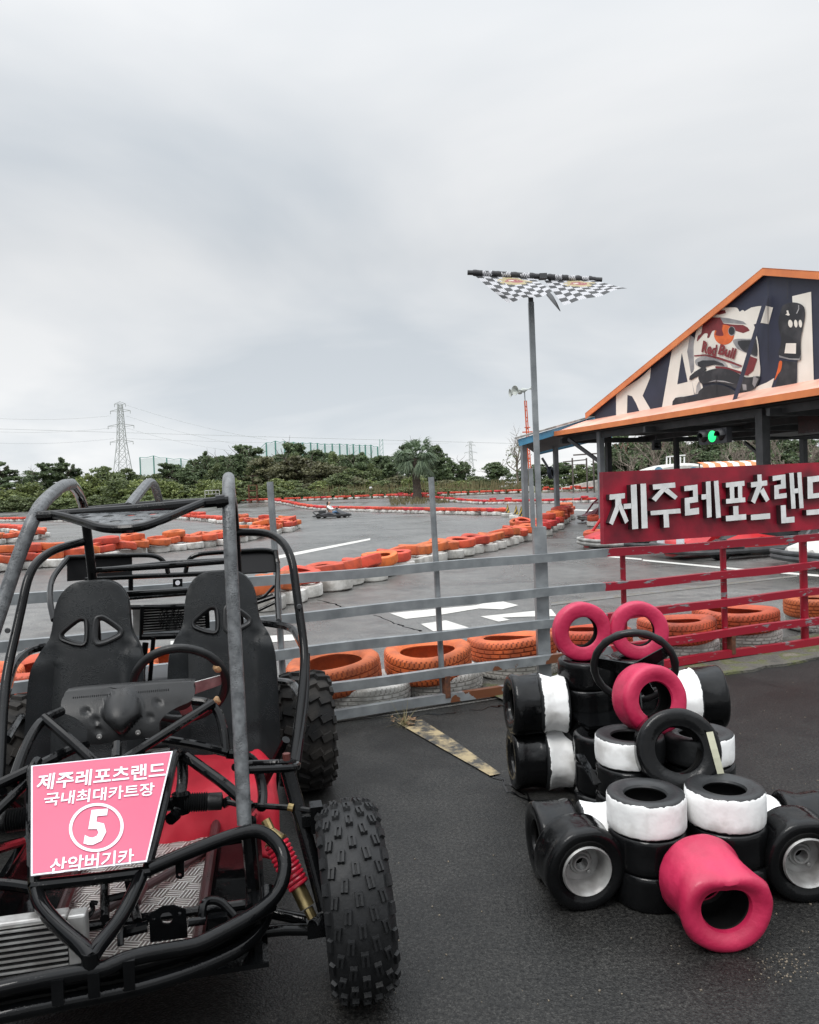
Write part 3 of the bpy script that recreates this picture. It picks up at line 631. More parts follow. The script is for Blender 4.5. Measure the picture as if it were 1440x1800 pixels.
# ================================================================== FENCE AND SIGN
ANG = FA
fence = thing('rail_fence', 'galvanised five-rail steel fence with its right stretch painted red, crossing before the track', 'fence', (0, 4.97, 0), ANG)
RZ = (0.89, 0.658, 0.447, 0.212, 0.05)
for i, z in enumerate(RZ):
    a, b = -4.2, 4.6
    if i == 4: a, b = -4.2, 4.6
    mb = MB(); h = 0.056
    vs = []; n = 60
    for k in range(n+1):
        x = a+(b-a)*k/n; dz = .004*math.sin(x*1.7+i)+.003*math.sin(x*5+i*2)
        for yy, zz in ((-.022, -h/2), (.022, -h/2), (.022, h/2), (-.022, h/2)): vs.append(Vector((x, yy, z+zz+dz)))
    mb.add(vs, [(4*k+j, 4*k+(j+1) % 4, 4*k+4+(j+1) % 4, 4*k+4+j) for k in range(n) for j in range(4)]+[(3, 2, 1, 0), (4*n, 4*n+1, 4*n+2, 4*n+3)])
    o = part('rail', mb, M['rail'], fence, smooth=False)
posts = [(496, 1.46, .036, .025), (778, 1.46, .034, 0.02), (1106, .9, .036, 0), (1283, .9, .042, 0), (1424, .9, .055, 0)]
for u, top, wd, lean in posts:
    x = FX(u); mb = MB()
    mb.tube([(x+lean*.5, .05, 0), (x-lean*.3, .05, .9), (x-lean, .05, top)], wd*.55, 14)
    part('post', mb, M['rail'] if u > 1000 else M['galv'], fence, angle=50)
    if u in (778, 1283):
        mb = MB(); mb.box((x+.012, .0, .12), (.036, .05, .14)); part('post_bracket', mb, mat('rusty bracket', (.14, .05, .022), .8, col2=(.06, .025, .015), scale=30), fence, smooth=False)
FXP = FX(963)

# flag pole standing behind the rails, with its shorter doubled stub
pole = thing('flag_pole', 'tall grey steel pole at the fence with two chequered flags on top', 'flag pole', FO+FD*FXP-FN*.06)
pb = FO+FD*FXP-FN*.06
mb = MB(); mb.beam((0, 0, 0), (-.005, 0, 1.1), .085, .085, up=(0, 1, 0)); mb.beam((.0, 0, 1.1), (-.012, 0, 2.62), .036, .036, up=(0, 1, 0)); part('pole', mb, M['galv'], pole, smooth=False)
mb = MB(); mb.beam((-.045, -.0, 1.1), (-.05, 0, 1.50), .028, .03, up=(0, 1, 0)); part('stub_pole', mb, M['galv'], pole, smooth=False)
zt = 2.845
def XB(u, v): return P(u, v, pb.y)-pb
bl, br = XB(822, 479), XB(1058, 492)
mb = MB(); mb.tube([bl, bl.lerp(br, .3)+Vector((0, 0, .004)), bl.lerp(br, .7), br], .017, 10); part('crossbar', mb, M['darksteel'], pole)
mb = MB(); mb.beam((-.012, 0, 2.60), (-.014, 0, bl.lerp(br, .5).z), .03, .03, up=(0, 1, 0)); mb.box(bl.lerp(br, .56)+Vector((0, -.0, 0)), (.05, .05, .036)); part('clamp', mb, M['darksteel'], pole, smooth=False)
# rolled sleeves
def uvgrid(mb, nu, nv, fn, name, m, parent, vs_=1.0):
    vs = [fn(i/nu, j/nv) for j in range(nv+1) for i in range(nu+1)]
    fs = [(j*(nu+1)+i, j*(nu+1)+i+1, (j+1)*(nu+1)+i+1, (j+1)*(nu+1)+i) for j in range(nv) for i in range(nu)]
    me = bpy.data.meshes.new(name); me.from_pydata([tuple(v) for v in vs], [], fs); me.materials.append(m)
    uv = me.uv_layers.new(name='UVMap')
    for p in me.polygons:
        for li, vi in zip(p.loop_indices, p.vertices): uv.data[li].uv = ((vi % (nu+1))/nu, (vi//(nu+1))/nv*vs_+(.001 if vs_ < 1 else 0))
    me.polygons.foreach_set('use_smooth', [True]*len(me.polygons)); me.update()
    return link(name, me, parent)
for (ta, tb, nm, rep) in ((.04, .53, 'flag_sleeve', 0), (.6, .95, 'flag_sleeve', 1)):
    def fs(a, b, ta=ta, tb=tb):
        c = bl.lerp(br, ta+(tb-ta)*a); r = .020+.002*math.sin(a*23)+.0015*math.sin(a*51); an = 2*math.pi*b
        return c+Vector((0, math.cos(an)*r, math.sin(an)*r))
    uvgrid(None, 40, 12, fs, nm, M['flagroll'], pole, .13)
def flag(corners, seed, label):
    A, B, C_, D = corners    # top-left, top-right, bottom-right, bottom-left
    def fn(a, b):
        p = A.lerp(B, a).lerp(D.lerp(C_, a), b); rip = math.sin(a*11+b*3+seed)*.022*b + math.sin(a*5-b*6+seed*2)*.02*b
        return p+Vector((0, rip, rip*.5))
    o = uvgrid(None, 36, 24, fn, 'flag', M['flag'], pole); 
    o['label'] = label
def pf(u, v, dy): return P(u, v, pb.y+dy)-pb
flag((pf(833, 483, 0), pf(938, 489, 0), pf(972, 513, -.42), pf(892, 533, -.30)), 0.3, 'chequered flag on the left half of the crossbar')
flag((pf(957, 493, 0), pf(1040, 492, 0), pf(1104, 508, -.35), pf(989, 534, -.34)), 1.7, 'chequered flag on the right half of the crossbar')
mb = MB(); mb.tube([pf(955, 505, -.1), pf(967, 520, -.22), pf(976, 533, -.28), pf(985, 547, -.3)], [.02, .022, .015, .003], 8, flat=.25); part('flag_tail', mb, M['darksteel'], pole)

# sign board
SO_ = FO+FN*0.035
def SG(u, v, d=0.0): return PL(u, v, SO_+FN*d, FN)
sign = thing('sign_board', 'long red sign board with raised white Korean letters, fixed on top of the red fence', 'sign', SG(1062, 958))
so0 = SG(1062, 958)
def Z7(x, y): return (900+x/2.667, 740+y/2.667)
tl, tr = SG(1060, 830), SG(1440, 812); blc, brc = SG(1064, 957), SG(1440, 927)
xl = (tl-so0).dot(FD); ztop = tl.z; zbot = blc.z
mb = MB()
L_ = 2.62
mb.add([so0+FD*s+FN*(-.04 if k else 0.0)+Vector((0, 0, zz-so0.z)) - so0 for k in (0, 1) for s, zz in ((0, zbot), (L_, zbot-.005), (L_, ztop+.035), (xl, ztop))],
       [(0, 1, 2, 3), (7, 6, 5, 4), (0, 4, 5, 1), (1, 5, 6, 2), (2, 6, 7, 3), (3, 7, 4, 0)])
part('panel', mb, M['redpaint'], sign, smooth=False)
letters = [
 [[(458, 345), (530, 338), (530, 362), (458, 370)], [(484, 360), (511, 357), (512, 392), (472, 488), (455, 478), (484, 400)], [(496, 400), (512, 385), (546, 468), (530, 482)], [(522, 389), (557, 386), (558, 410), (523, 413)], [(555, 300), (582, 297), (590, 505), (562, 508)], [(600, 295), (626, 293), (634, 502), (606, 504)]],
 [[(660, 298), (765, 288), (767, 312), (662, 322)], [(704, 312), (732, 309), (674, 378), (655, 364)], [(712, 330), (730, 314), (776, 354), (764, 369)], [(648, 422), (788, 410), (790, 432), (650, 442)], [(708, 434), (732, 432), (736, 498), (711, 500)]],
 [[(808, 305), (870, 298), (873, 380), (834, 385), (835, 412), (877, 406), (878, 436), (812, 444), (810, 362), (850, 356), (849, 324), (809, 329)], [(888, 345), (916, 342), (917, 366), (889, 369)], [(908, 285), (930, 282), (936, 450), (914, 454)], [(945, 282), (966, 279), (978, 452), (956, 455)]],
 [[(1003, 290), (1090, 280), (1091, 304), (1004, 312)], [(1020, 308), (1041, 306), (1043, 368), (1023, 370)], [(1058, 304), (1078, 302), (1079, 364), (1060, 366)], [(1002, 366), (1092, 358), (1093, 380), (1003, 388)], [(1035, 400), (1059, 398), (1061, 446), (1037, 448)], [(1000, 445), (1095, 436), (1096, 462), (1001, 470)]],
 [[(1150, 252), (1170, 250), (1172, 285), (1152, 287)], [(1120, 288), (1196, 278), (1197, 302), (1121, 312)], [(1147, 306), (1173, 303), (1138, 388), (1120, 376)], [(1160, 330), (1178, 312), (1206, 368), (1190, 381)], [(1118, 440), (1208, 432), (1209, 458), (1119, 465)]],
 [[(1222, 258), (1282, 250), (1285, 315), (1251, 320), (1252, 342), (1288, 337), (1289, 360), (1231, 367), (1230, 302), (1262, 297), (1261, 275), (1223, 282)], [(1300, 245), (1320, 242), (1330, 410), (1310, 412)], [(1316, 318), (1345, 315), (1346, 337), (1317, 340)], [(1336, 242), (1355, 240), (1366, 408), (1347, 410)], [(1258, 396), (1281, 394), (1284, 452), (1322, 448), (1323, 475), (1261, 480)]],
 [[(1385, 262), (1475, 252), (1475, 279), (1410, 287), (1412, 340), (1478, 333), (1478, 356), (1387, 365)], [(1380, 418), (1495, 408), (1495, 433), (1381, 442)]]]
for strokes in letters:
    mb = MB()
    for i, st in enumerate(strokes):
        q = [SG(*Z7(x, y), d=.040) for x, y in st]
        dd = .0012*i
        n = len(q); fr = [p+FN*dd-so0 for p in q]; bk = [p-FN*.039-so0 for p in q]
        mb.add(fr+bk, [tuple(range(n)), tuple(range(2*n-1, n-1, -1))], 0)
        o = len(mb.v)-2*n
        for k in range(n): mb.f.append((o+k, o+n+k, o+n+(k+1) % n, o+(k+1) % n)); mb.mi.append(1)
    part('letter', mb, [M['signwhite'], M['signside']], sign, smooth=False)

# ================================================================== TYRES ON THE TRACK
def tyre_prof(Ro, W, rh, cav=True):
    h = W/2
    p = [(rh, -h*.62), (rh+.012, -h*.78), ((rh+Ro)*.5, -h), (Ro*.93, -h*.93), (Ro*.985, -h*.78), (Ro, -h*.5), (Ro, 0), (Ro, h*.5), (Ro*.985, h*.78), (Ro*.93, h*.93), ((rh+Ro)*.5, h), (rh+.012, h*.78), (rh, h*.62)]
    if cav: p += [(rh+.01, h*.5), (Ro*.86, h*.66), (Ro*.9, 0), (Ro*.86, -h*.66), (rh+.01, -h*.5)]
    return p
def car_tyre(name, m, Ro=.3, W=.185, rh=.19, seed=0, n=28, sag=.012, tread=None, mg=None):
    rnd = random.Random(seed); ph = rnd.uniform(0, 6); mb = MB()
    if tread:
        h = W/2; n = 168
        p = [(rh, -h*.62), (rh+.014, -h*.8), (rh+.03, -h*.9), ((rh+Ro)*.5, -h), (Ro*.9, -h*.96), (Ro*.955, -h*.86), (Ro*.985, -h*.76), (Ro*.998, -h*.5), (Ro*.998, -h*.40), (Ro*.972, -h*.38), (Ro*.972, -h*.30), (Ro, -h*.28), (Ro*1.001, -.06*h), (Ro*.975, -h*.04), (Ro*.975, h*.04), (Ro*1.001, h*.06), (Ro, h*.28), (Ro*.972, h*.30), (Ro*.972, h*.38), (Ro*.998, h*.40), (Ro*.998, h*.5), (Ro*.985, h*.76), (Ro*.955, h*.86), (Ro*.9, h*.96), ((rh+Ro)*.5, h), (rh+.03, h*.9), (rh+.014, h*.8), (rh, h*.62), (rh+.01, h*.5), (Ro*.84, h*.66), (Ro*.88, 0), (Ro*.84, -h*.66), (rh+.01, -h*.5)]
        def rm(k, j, r):
            if 5 <= j <= 8 or 19 <= j <= 22:
                kk = k + (j-5 if j < 10 else 22-j)
                if kk % 3 == 0: return r-.0035
            if 11 <= j <= 12 or 15 <= j <= 16:
                if (k + j*1) % 6 == (2 if tread == 1 else 1): return r-.0035
            return r
        mb.lathe(p, n, rmod=rm)
        for fi in range(len(mb.f)):
            k, j = fi//len(p), fi % len(p)
            js = {j, (j+1) % len(p)}
            sh = (5 <= j <= 7 and (k+(j-5)) % 3 == 0) or (19 <= j <= 21 and (k+(22-j)) % 3 == 0)
            ce = j in (9, 13, 17) or (j in (11, 15) and (k+j) % 6 == (2 if tread == 1 else 1))
            if sh or ce: mb.mi[fi] = 1
    else:
        mb.lathe(tyre_prof(Ro, W, rh), n)
    a1, a2 = rnd.uniform(.4, 1)*sag, rnd.uniform(.3, 1)*sag
    for v in mb.v:
        t = math.atan2(v.y, v.x); s = 1+a1*1.5*math.sin(2*t+ph); v.x *= s; v.y *= s
        v.z += a2*math.sin(2*t+ph*2)*(math.hypot(v.x, v.y)/Ro)+ a1*math.cos(t+ph)*.6
    return mb.mesh(name, [m, mg or m], True, 32)
for k in ('o', 'r', 'w'): pass
OT = [car_tyre('orange_tyre', M['otyre'], .29+.01*(i % 3), .17+.012*(i % 2), .175, i, 26, .03) for i in range(5)]
RT = [car_tyre('red_tyre', M['rtyre'], .29, .18, .175, i+20, 26, .02) for i in range(3)]
WT = [car_tyre('white_tyre', M['wtyre'], .29+.01*(i % 2), .18, .175, i+40, 26, .012) for i in range(4)]

# the row leaning on the fence: one orange on one white each, seen near
OTN = [car_tyre('orange_tyre', M['otyre'], .305, .185, .19, 60+i, tread=1+(i % 2), mg=M['groove'], sag=.014) for i in range(3)]
WTN = [car_tyre('white_tyre', M['wtyre'], .31, .18, .19, 70+i, tread=1+(i % 2), mg=M['wgroove'], sag=.008) for i in range(3)]
near = [(586, 5.17, 640, .235, (-.13, -.10), 1.0, 'beside the buggy rear wheel, leaning', 'sagging', 'under the tilted orange tyre'),
        (752, 5.43, 771, .235, (-.08, -.02), 1.0, 'behind the middle fence post', 'bright', 'behind the rusty post bracket'),
        (900, 5.88, 905, .22, (.04, -.02), 1.08, 'just left of the flag pole', 'blocky dark-grooved', 'just left of the flag pole'),
        (1040, 6.05, 1040, .225, (0, 0), 1.0, 'seen through the pink ring tyres', 'dull', 'seen under the pink ring tyres'),
        (1190, 6.25, 1195, .235, (.02, .0), 1.0, 'behind the red fence beside the steering wheel', 'fine-ribbed', 'behind the lowest red rail'),
        (1294, 6.62, 1300, .24, (-.02, .02), 1.12, 'behind the second red fence post', 'worn smooth', 'behind the second red fence post'),
        (1445, 7.1, 1445, .235, (0, .0), 1.0, 'at the right edge behind the thick red post', 'orange-ribbed', 'at the right edge behind the thick red post')]
for i, (u, yo, uw, zo, tilt, sc_k, where, look, where2) in enumerate(near):
    def at(uu, Y, z):
        d = ray(uu, 1150); t = Y/d.y; return Vector((d.x*t, Y, z))
    p = at(uw, yo+.03, .08)
    o = link('white_tyre', WTN[i % 3], None, p, Quaternion((0, 0, 1), i*1.3)); o.scale = (sc_k*.97, sc_k*.97, .86); tag(o, 'white painted car tyre on the ground %s' % where2, 'tyre', 'white tyres under the fence-side orange tyres')
    p = at(u, yo, zo-.02)
    o = link('orange_tyre', OTN[i % 3], None, p, Quaternion((0, 1, 0), tilt[1]) @ Quaternion((1, 0, 0), -tilt[0]) @ Quaternion((0, 0, 1), i*2.1)); o.scale = (sc_k, sc_k, 1.04 if i < 2 else .95)
    tag(o, '%s orange tyre %s' % (look, where), 'tyre', 'orange tyres along the fence')
# behind the buggy, left
for i, (u, Y, lo, lw) in enumerate(((55, 4.75, 'left edge', 'left edge'), (185, 4.85, 'seen between the seats', 'between the seats'), (-60, 4.6, 'far left', 'far left'), (310, 4.95, 'behind the driver seat', 'behind the driver seat'))):
    d = ray(u, 1150); t = (Y+.2)/d.y; x = d.x*t
    o = link('white_tyre', WTN[(i+1) % 3], None, (x, Y+.2, .098), Quaternion((0, 0, 1), i*1.7)); tag(o, 'white tyre behind the buggy and fence rails, %s' % lw, 'tyre', 'white tyres under the fence-side orange tyres')
    if u > 600: continue
    o = link('orange_tyre', OTN[(i+2) % 3], None, (x+.02, Y+.2, .29), Quaternion((1, 0, 0), .04) @ Quaternion((0, 0, 1), i*2.7)); tag(o, 'orange tyre behind the buggy, %s' % lo, 'tyre', 'orange tyres along the fence')

# barrier rows measured along their foot in the photo
cand = []      # (distance, mesh, loc, rot, label, group, name)
def row(px, spacing, layers, desc, jitter=.03, gy=True, minu=-40, maxu=1480, elev=None, red=0.0):
    pts = []
    for u, v in px:
        if elev is None: p = G(u, v)
        else:
            d = ray(u, v); p = CAM+d*(elev/d.y); p.z = 0
        pts.append(p)
    seg = 0.0; i = 0; cur = pts[0].copy(); outp = [cur.copy()]
    for a, b in zip(pts, pts[1:]):
        Ls = (b-a).length; pos = seg
        while pos+1e-6 < Ls:
            outp.append(a.lerp(b, pos/Ls)); pos += spacing
        seg = pos-Ls
    outp = outp[1:]
    n = 0
    for p in outp:
        away = (Vector((p.x, p.y, 0))).normalized()*.3
        base = p+away; z0 = gh(base.y) if elev is None else gh(base.y)
        q = base+Vector((random.gauss(0, jitter), random.gauss(0, jitter), 0))
        d = base.length
        for li, L in enumerate(layers):
            kind, zz, tiltmax, prob, off = L
            if random.random() > prob: continue
            isred = kind == 'o' and random.random() < red
            me = random.choice(WT if kind == 'w' else (RT if isred else OT))
            rot = Quaternion((random.uniform(-1, 1), random.uniform(-1, 1), 0.01), random.uniform(0, tiltmax)) @ Quaternion((0, 0, 1), random.uniform(0, 6.28))
            loc = Vector((q.x+random.gauss(0, jitter*1.5)+away.x*off, q.y+random.gauss(0, jitter*1.5)+away.y*off, z0+zz+random.uniform(0, .01)))
            nm = 'white_tyre' if kind == 'w' else 'orange_tyre'
            lay = 'white painted tyre on the ground in the %s' % desc if kind == 'w' else ('orange painted tyre stacked in the %s' % desc)
            cand.append((d, me, loc, rot, lay, ('white tyres in the ' if kind == 'w' else 'orange tyres in the ')+desc, nm))
W_ = ('w', .09, .02, 1, 0); O_ = ('o', .268, .06, 1, 0)
row([(452, 1078), (535, 1050), (600, 1034), (680, 1013), (760, 990), (850, 971), (900, 957), (938, 947)], .60, [W_, ('o', .285, .16, 1, .05)], 'curving row beyond the fence', .03)
row([(950, 943), (985, 921), (993, 912), (998, 903)], .75, [W_, O_, ('o', .44, .05, .3, 0)], 'cluster around the pavilion corner post', .05, red=.6)
row([(-40, 1012), (6, 1005), (83, 1000), (180, 985), (251, 975), (322, 968), (376, 961), (419, 954), (471, 942), (520, 931)], .60, [W_, O_, ('o', .30, .12, 1, 1.9), ('o', .43, .2, .5, .9)], 'long island barrier behind the buggy', .04)
row([(516, 930), (470, 926), (430, 924), (392, 920), (362, 916), (320, 913), (270, 913), (225, 914)], .62, [W_, O_, ('o', .42, .15, .35, .6)], 'back side of the island barrier', .06)
row([(-40, 962), (0, 957), (27, 954), (56, 950), (70, 946)], .60, [W_, O_, ('o', .3, .1, .8, 1.6)], 'small island barrier at the left edge', .05)
row([(70, 945), (40, 937), (0, 933), (-40, 932)], .62, [W_, O_], 'back of the small left island barrier', .05)
row([(-40, 918), (60, 916.5), (125, 918)], .62, [W_, O_], 'far left barrier before the hedge', .04)
row([(330, 897), (414, 896), (494, 896), (565, 897), (624, 899), (683, 901), (762, 903.5), (816, 905), (886, 906.5)], .60, [W_, O_], 'straight far barrier behind the driven kart', .03, red=.25)
row([(430, 889), (520, 888.5), (612, 887.5), (700, 888), (777, 887), (854, 886.5), (918, 886), (983, 885), (1060, 883), (1110, 881)], .62, [W_, O_, ('o', .42, .1, .12, 0)], 'second far barrier with red tops', .04, red=.7)
row([(414, 889), (494, 884), (565, 881), (640, 879), (700, 878), (777, 873), (854, 870), (918, 867)], .62, [W_, O_], 'farthest barrier on the bank', .05, elev=77.5, red=.1)
row([(960, 868), (1010, 868.5), (1070, 867), (1200, 862)], .62, [W_, O_, ('o', .42, .1, .5, 0)], 'farthest barrier on the bank', .05, elev=77.5, red=.1)
cand.sort(key=lambda c: c[0])
NIND = 262
for d, me, loc, rot, lab, grp, nm in cand[:NIND]:
    o = link(nm, me, None, loc, rot); tag(o, lab, 'tyre', grp)
far = {'o': MB(), 'w': MB(), 'r': MB()}
for d, me, loc, rot, lab, grp, nm in cand[NIND:]:
    k = 'w' if nm == 'white_tyre' else ('r' if me in RT else 'o')
    low = MB(); low.lathe(tyre_prof(.29, .18, .175, False), 14)
    far[k].add([rot @ v + loc for v in low.v], low.f, {'o': 0, 'w': 1, 'r': 2}[k])
fm = MB()
for k in far: 
    b = len(fm.v); fm.v += far[k].v; fm.f += [tuple(i+b for i in f) for f in far[k].f]; fm.mi += far[k].mi
if fm.v:
    o = part('far_tyres', fm, [M['otyre'], M['wtyre'], M['rtyre']], angle=40); tag(o, 'farthest rows of orange and white tyres across the back of the track', 'tyres', None, 'stuff')
print('TYRES', len(cand), 'indiv', min(NIND, len(cand)))

# single tyres of the pavilion corner and under the parked karts
def lone(u, v, kind, z, lab, tilt=(0, 0), rot=0):
    p = G(u, v); a = Vector((p.x, p.y, 0)).normalized()*.3
    me = {'o': OT[0], 'r': RT[0], 'w': WT[0]}[kind]
    o = link('white_tyre' if kind == 'w' else 'orange_tyre', me, None, p+a+Vector((0, 0, z)), Quaternion((1, 0, 0), tilt[0]) @ Quaternion((0, 1, 0), tilt[1]) @ Quaternion((0, 0, 1), rot)); tag(o, lab, 'tyre')
lone(1048, 926, 'w', .09, 'white tyre on the ground just left of the red sign'); lone(1048, 926, 'o', .27, 'orange tyre on a white tyre just left of the red sign')
lone(1049, 963, 'w', .09, 'white tyre behind the small red kart by the sign'); lone(1049, 963, 'r', .27, 'orange tyre behind the small red kart beside the sign edge')
lone(922, 936, 'o', .3, 'orange tyre tipped against the foot of the pavilion post', (.15, .1)); 
lone(912, 934, 'o', .27, 'faded orange tyre left of the pavilion post foot', (.1, -.1))
# striped cones on white tyres
def cone(u, v, lab, lab2, zc=0.18):
    p = G(u, v); a = Vector((p.x, p.y, 0)).normalized()*.3; q = p+a
    o = link('white_tyre', WT[1], None, q+Vector((0, 0, .09)), Quaternion((0, 0, 1), u)); tag(o, lab2, 'tyre')
    t = thing('striped_cone', lab, 'cone', q+Vector((0, 0, zc)))
    mb = MB(); prof = [(.15, 0), (.15, .02), (.1, .02)]; mb.lathe([(.0, 0), (.15, 0), (.15, .02), (.105, .022), (.0, .022)], 16); part('base', mb, M['plastic'], t)
    mb = MB()
    for i in range(8):
        for k in range(12):
            r0, r1 = .1*(1-i/9), .1*(1-(i+1)/9); a0, a1 = 2*math.pi*(k/12+i*.07), 2*math.pi*((k+1)/12+i*.07); b0, b1 = a0+.44, a1+.44
            mb.add([(r0*math.cos(a0), r0*math.sin(a0), .02+i*.05), (r0*math.cos(a1), r0*math.sin(a1), .02+i*.05), (r1*math.cos(b1), r1*math.sin(b1), .07+i*.05), (r1*math.cos(b0), r1*math.sin(b0), .07+i*.05)], [(0, 1, 2, 3)], (k//2+0) % 2)
    part('cone', mb, [M['yellow'], M['muralblack']], t, angle=60)
cone(893, 909, 'yellow and black striped cone on a white tyre at the end of the far barrier', 'white tyre under the first striped cone at the barrier end')
cone(908, 912.5, 'middle yellow and black striped cone left of the pavilion post', 'white tyre under the middle striped cone')
cone(917, 916, 'yellow and black striped cone beside the pavilion post, nearest of the three', 'white tyre under the nearest striped cone')
# weed and curb leaf litter by the fence
weed = MB(); wp = G(712, 1276)
for k in range(46):
    a = random.uniform(0, 6.28); ln = random.uniform(.07, .2); el = random.uniform(.5, 1.4); wd = random.uniform(.0015, .003)
    q = [Vector((0, 0, 0))]; 
    for j in range(1, 5):
        t = j/4; q.append(Vector((math.cos(a)*ln*t*math.cos(el)*1.2, math.sin(a)*ln*t*math.cos(el), ln*math.sin(el)*t-(.06*t*t if el < 1 else 0))))
    sd_ = Vector((-math.sin(a), math.cos(a), 0))
    vs = []
    for j, p in enumerate(q): ww = wd*(1-j/4.3); vs += [p-sd_*ww, p+sd_*ww]
    weed.add(vs, [(2*j, 2*j+1, 2*j+3, 2*j+2) for j in range(4)])
o = part('weed_tuft', weed, M['reed'], fixn=False); o.location = wp; tag(o, 'dry grass tuft growing at the fence foot beside the yellow paint', 'weed')
lf = MB()
for k in range(26):
    c = G(random.uniform(685, 730), random.uniform(1264, 1278)); a = random.uniform(0, 6.28)
    r_ = random.uniform(.01, .03)
    lf.add([c+Vector((math.cos(a+i*2.1)*r_*(1 if i % 2 else .5), math.sin(a+i*2.1)*r_, .012+random.uniform(0, .012))) for i in range(3)], [(0, 1, 2)])
o = part('leaf_litter', lf, mat('dry leaves', (.3, .17, .08), .8, col2=(.12, .07, .04), scale=30), fixn=False); tag(o, 'scatter of dry brown leaves at the fence foot', 'leaves', None, 'stuff')
gr = MB()
for k in range(250):
    if k >= 160:
        c = G(random.gauss(1375, 28), random.gauss(1700, 14)); r_ = random.uniform(.001, .0028); b = MB(); b.box((0, 0, 0), (r_*2, r_*1.5, r_), Matrix.Rotation(random.uniform(0, 6), 3, 'Z')); gr.add([v+Vector((c.x, c.y, r_*.5)) for v in b.v], b.f); continue
    c = G(random.uniform(560, 1440), random.uniform(1230, 1790)) if k % 2 else G(random.uniform(1180, 1440), random.uniform(1150, 1700)); r_ = random.uniform(.001, .0032)
    b = MB(); b.box((0, 0, 0), (r_*2, r_*1.5, r_), Matrix.Rotation(random.uniform(0, 6), 3, 'Z')); gr.add([v+Vector((c.x, c.y, r_*.5)) for v in b.v], b.f)
o = part('grit', gr, mat('sandy grit', (.2, .165, .12), .9, col2=(.1, .085, .065), scale=40), smooth=False); tag(o, 'pale grit and stone chips scattered on the asphalt', 'grit', None, 'stuff')

# ================================================================== TYRE KART SCULPTURE
SC = Vector((0.905, 2.95, 0))
M['inner'] = mat('dark tyre inside', (0.012, 0.012, 0.012), 0.8, spec=0.2)
sculpt = thing('tyre_kart_sculpture', 'go-kart built of black, white and pink painted kart tyres with a steering wheel', 'sculpture', SC)
def slick_prof(Ro, W, rh, crown=.0):
    h = W/2
    return [(rh, -h*.72), (rh+.004, -h*.84), (rh+.014, -h*.88), (rh+.02, -h*.93), ((rh+Ro)*.5+.005, -h*1.0), (Ro*.9, -h*.98), (Ro*.965, -h*.9), (Ro*.995, -h*.76), (Ro-crown*.6, -h*.45), (Ro-crown, 0), (Ro-crown*.6, h*.45), (Ro*.995, h*.76), (Ro*.965, h*.9), (Ro*.9, h*.98), ((rh+Ro)*.5+.005, h*1.0), (rh+.02, h*.93), (rh+.014, h*.88), (rh+.004, h*.84), (rh, h*.72), (rh+.004, h*.6), (Ro*.82, h*.7), (Ro*.86, 0), (Ro*.82, -h*.7), (rh+.004, -h*.6)]
def slick(name, m, Ro, W, rh, crown=0.0, dent=0.0, seed=0, squash=None, mats=None, fine=False):
    mb = MB(); mb.lathe(slick_prof(Ro, W, rh, crown), 72 if fine else 48)
    for fi in range(len(mb.f)):
        if fi % 24 in (18, 19, 20, 21, 22, 23): mb.mi[fi] = 1
    rnd = random.Random(seed); offv = Vector((rnd.uniform(0, 50), rnd.uniform(0, 50), rnd.uniform(0, 50)))
    for v in mb.v:
        r = math.hypot(v.x, v.y); t = math.atan2(v.y, v.x)
        if dent and r > rh*1.2:
            k = noise.noise(Vector((math.cos(t)*1.3, math.sin(t)*1.3, v.z*9))+offv)*dent + noise.noise(Vector((math.cos(t)*4, math.sin(t)*4, v.z*22))+offv)*dent*.45
            s = 1+k/r*(max(0, 1-abs(v.z)/(W*.62))); v.x *= s; v.y *= s
        s2 = 1+.012*math.sin(2*t+seed); v.x *= s2; v.y *= s2
        if squash: squash(v)
    return mb.mesh(name, mats or [m, M['inner']], True, 42)
def put(name, me, pos, axis, spin=0.0, label=None, parent=sculpt):
    o = link(name, me, parent, Vector(pos)-(SC if parent is sculpt else Vector((0, 0, 0))), quat_axis(axis, spin))
    if label: o['label'] = label
    return o
BLK = [slick('slick_tyre', M['slick'], .129, .122, .068, .002, .006, i) for i in range(3)]
BLKD = [slick('slick_tyre', M['slick'], .14, .165, .068, .008, .017, 10+i) for i in range(3)]
WHB = [slick('banded_tyre', M['band'], .129, .124, .068, -.001, .005, 20+i, fine=True) for i in range(2)]
WHS = [slick('banded_tyre', M['band'], .136, .13, .068, .012, .012, 30+i, fine=True) for i in range(3)]
PNK = slick('ring_tyre', M['pink'], .13, .12, .068, .0, .004, 41, fine=True)
HH = .118
WHL = slick('banded_tyre', M['bandl'], .129, .124, .068, -.001, .005, 25, fine=True); WHR = slick('banded_tyre', M['bandr'], .129, .124, .068, -.001, .005, 26, fine=True)
def stack(x, y, n, top=None, z0=0.0, HH=.118):
    for k in range(n):
        me = (WHL if top == 'l' else WHR if top == 'r' else WHB[(k+int(x*10)) % 2]) if (k == n-1 and top) else BLK[(k+int(y*7)) % 3]
        o = put('banded_tyre' if (k == n-1 and top) else 'slick_tyre', me, (x+random.gauss(0, .003), y+random.gauss(0, .003), z0+HH*(k+.5)), (random.gauss(0, .015), random.gauss(0, .015), 1), random.uniform(0, 6))
        if HH < .115: o.scale = (1, 1, .9)
        if k == n-1 and top in ('l', 'r'): o.rotation_quaternion = (1, 0, 0, 0)
XC = .905
def px2x(u, Y, v=1300): d = ray(u, v); return d.x/d.y*Y
stack(px2x(1138, 2.62, 1400), 2.62, 3, 'w'); stack(px2x(1277, 2.64, 1390), 2.64, 3, 'w')
stack(px2x(1106, 2.98), 2.98, 4, 'l', HH=.109); stack(px2x(1230, 2.98), 2.98, 4, 'r', HH=.109)
stack(px2x(1064, 3.26), 3.26, 3); stack(px2x(1178, 3.26), 3.26, 3)
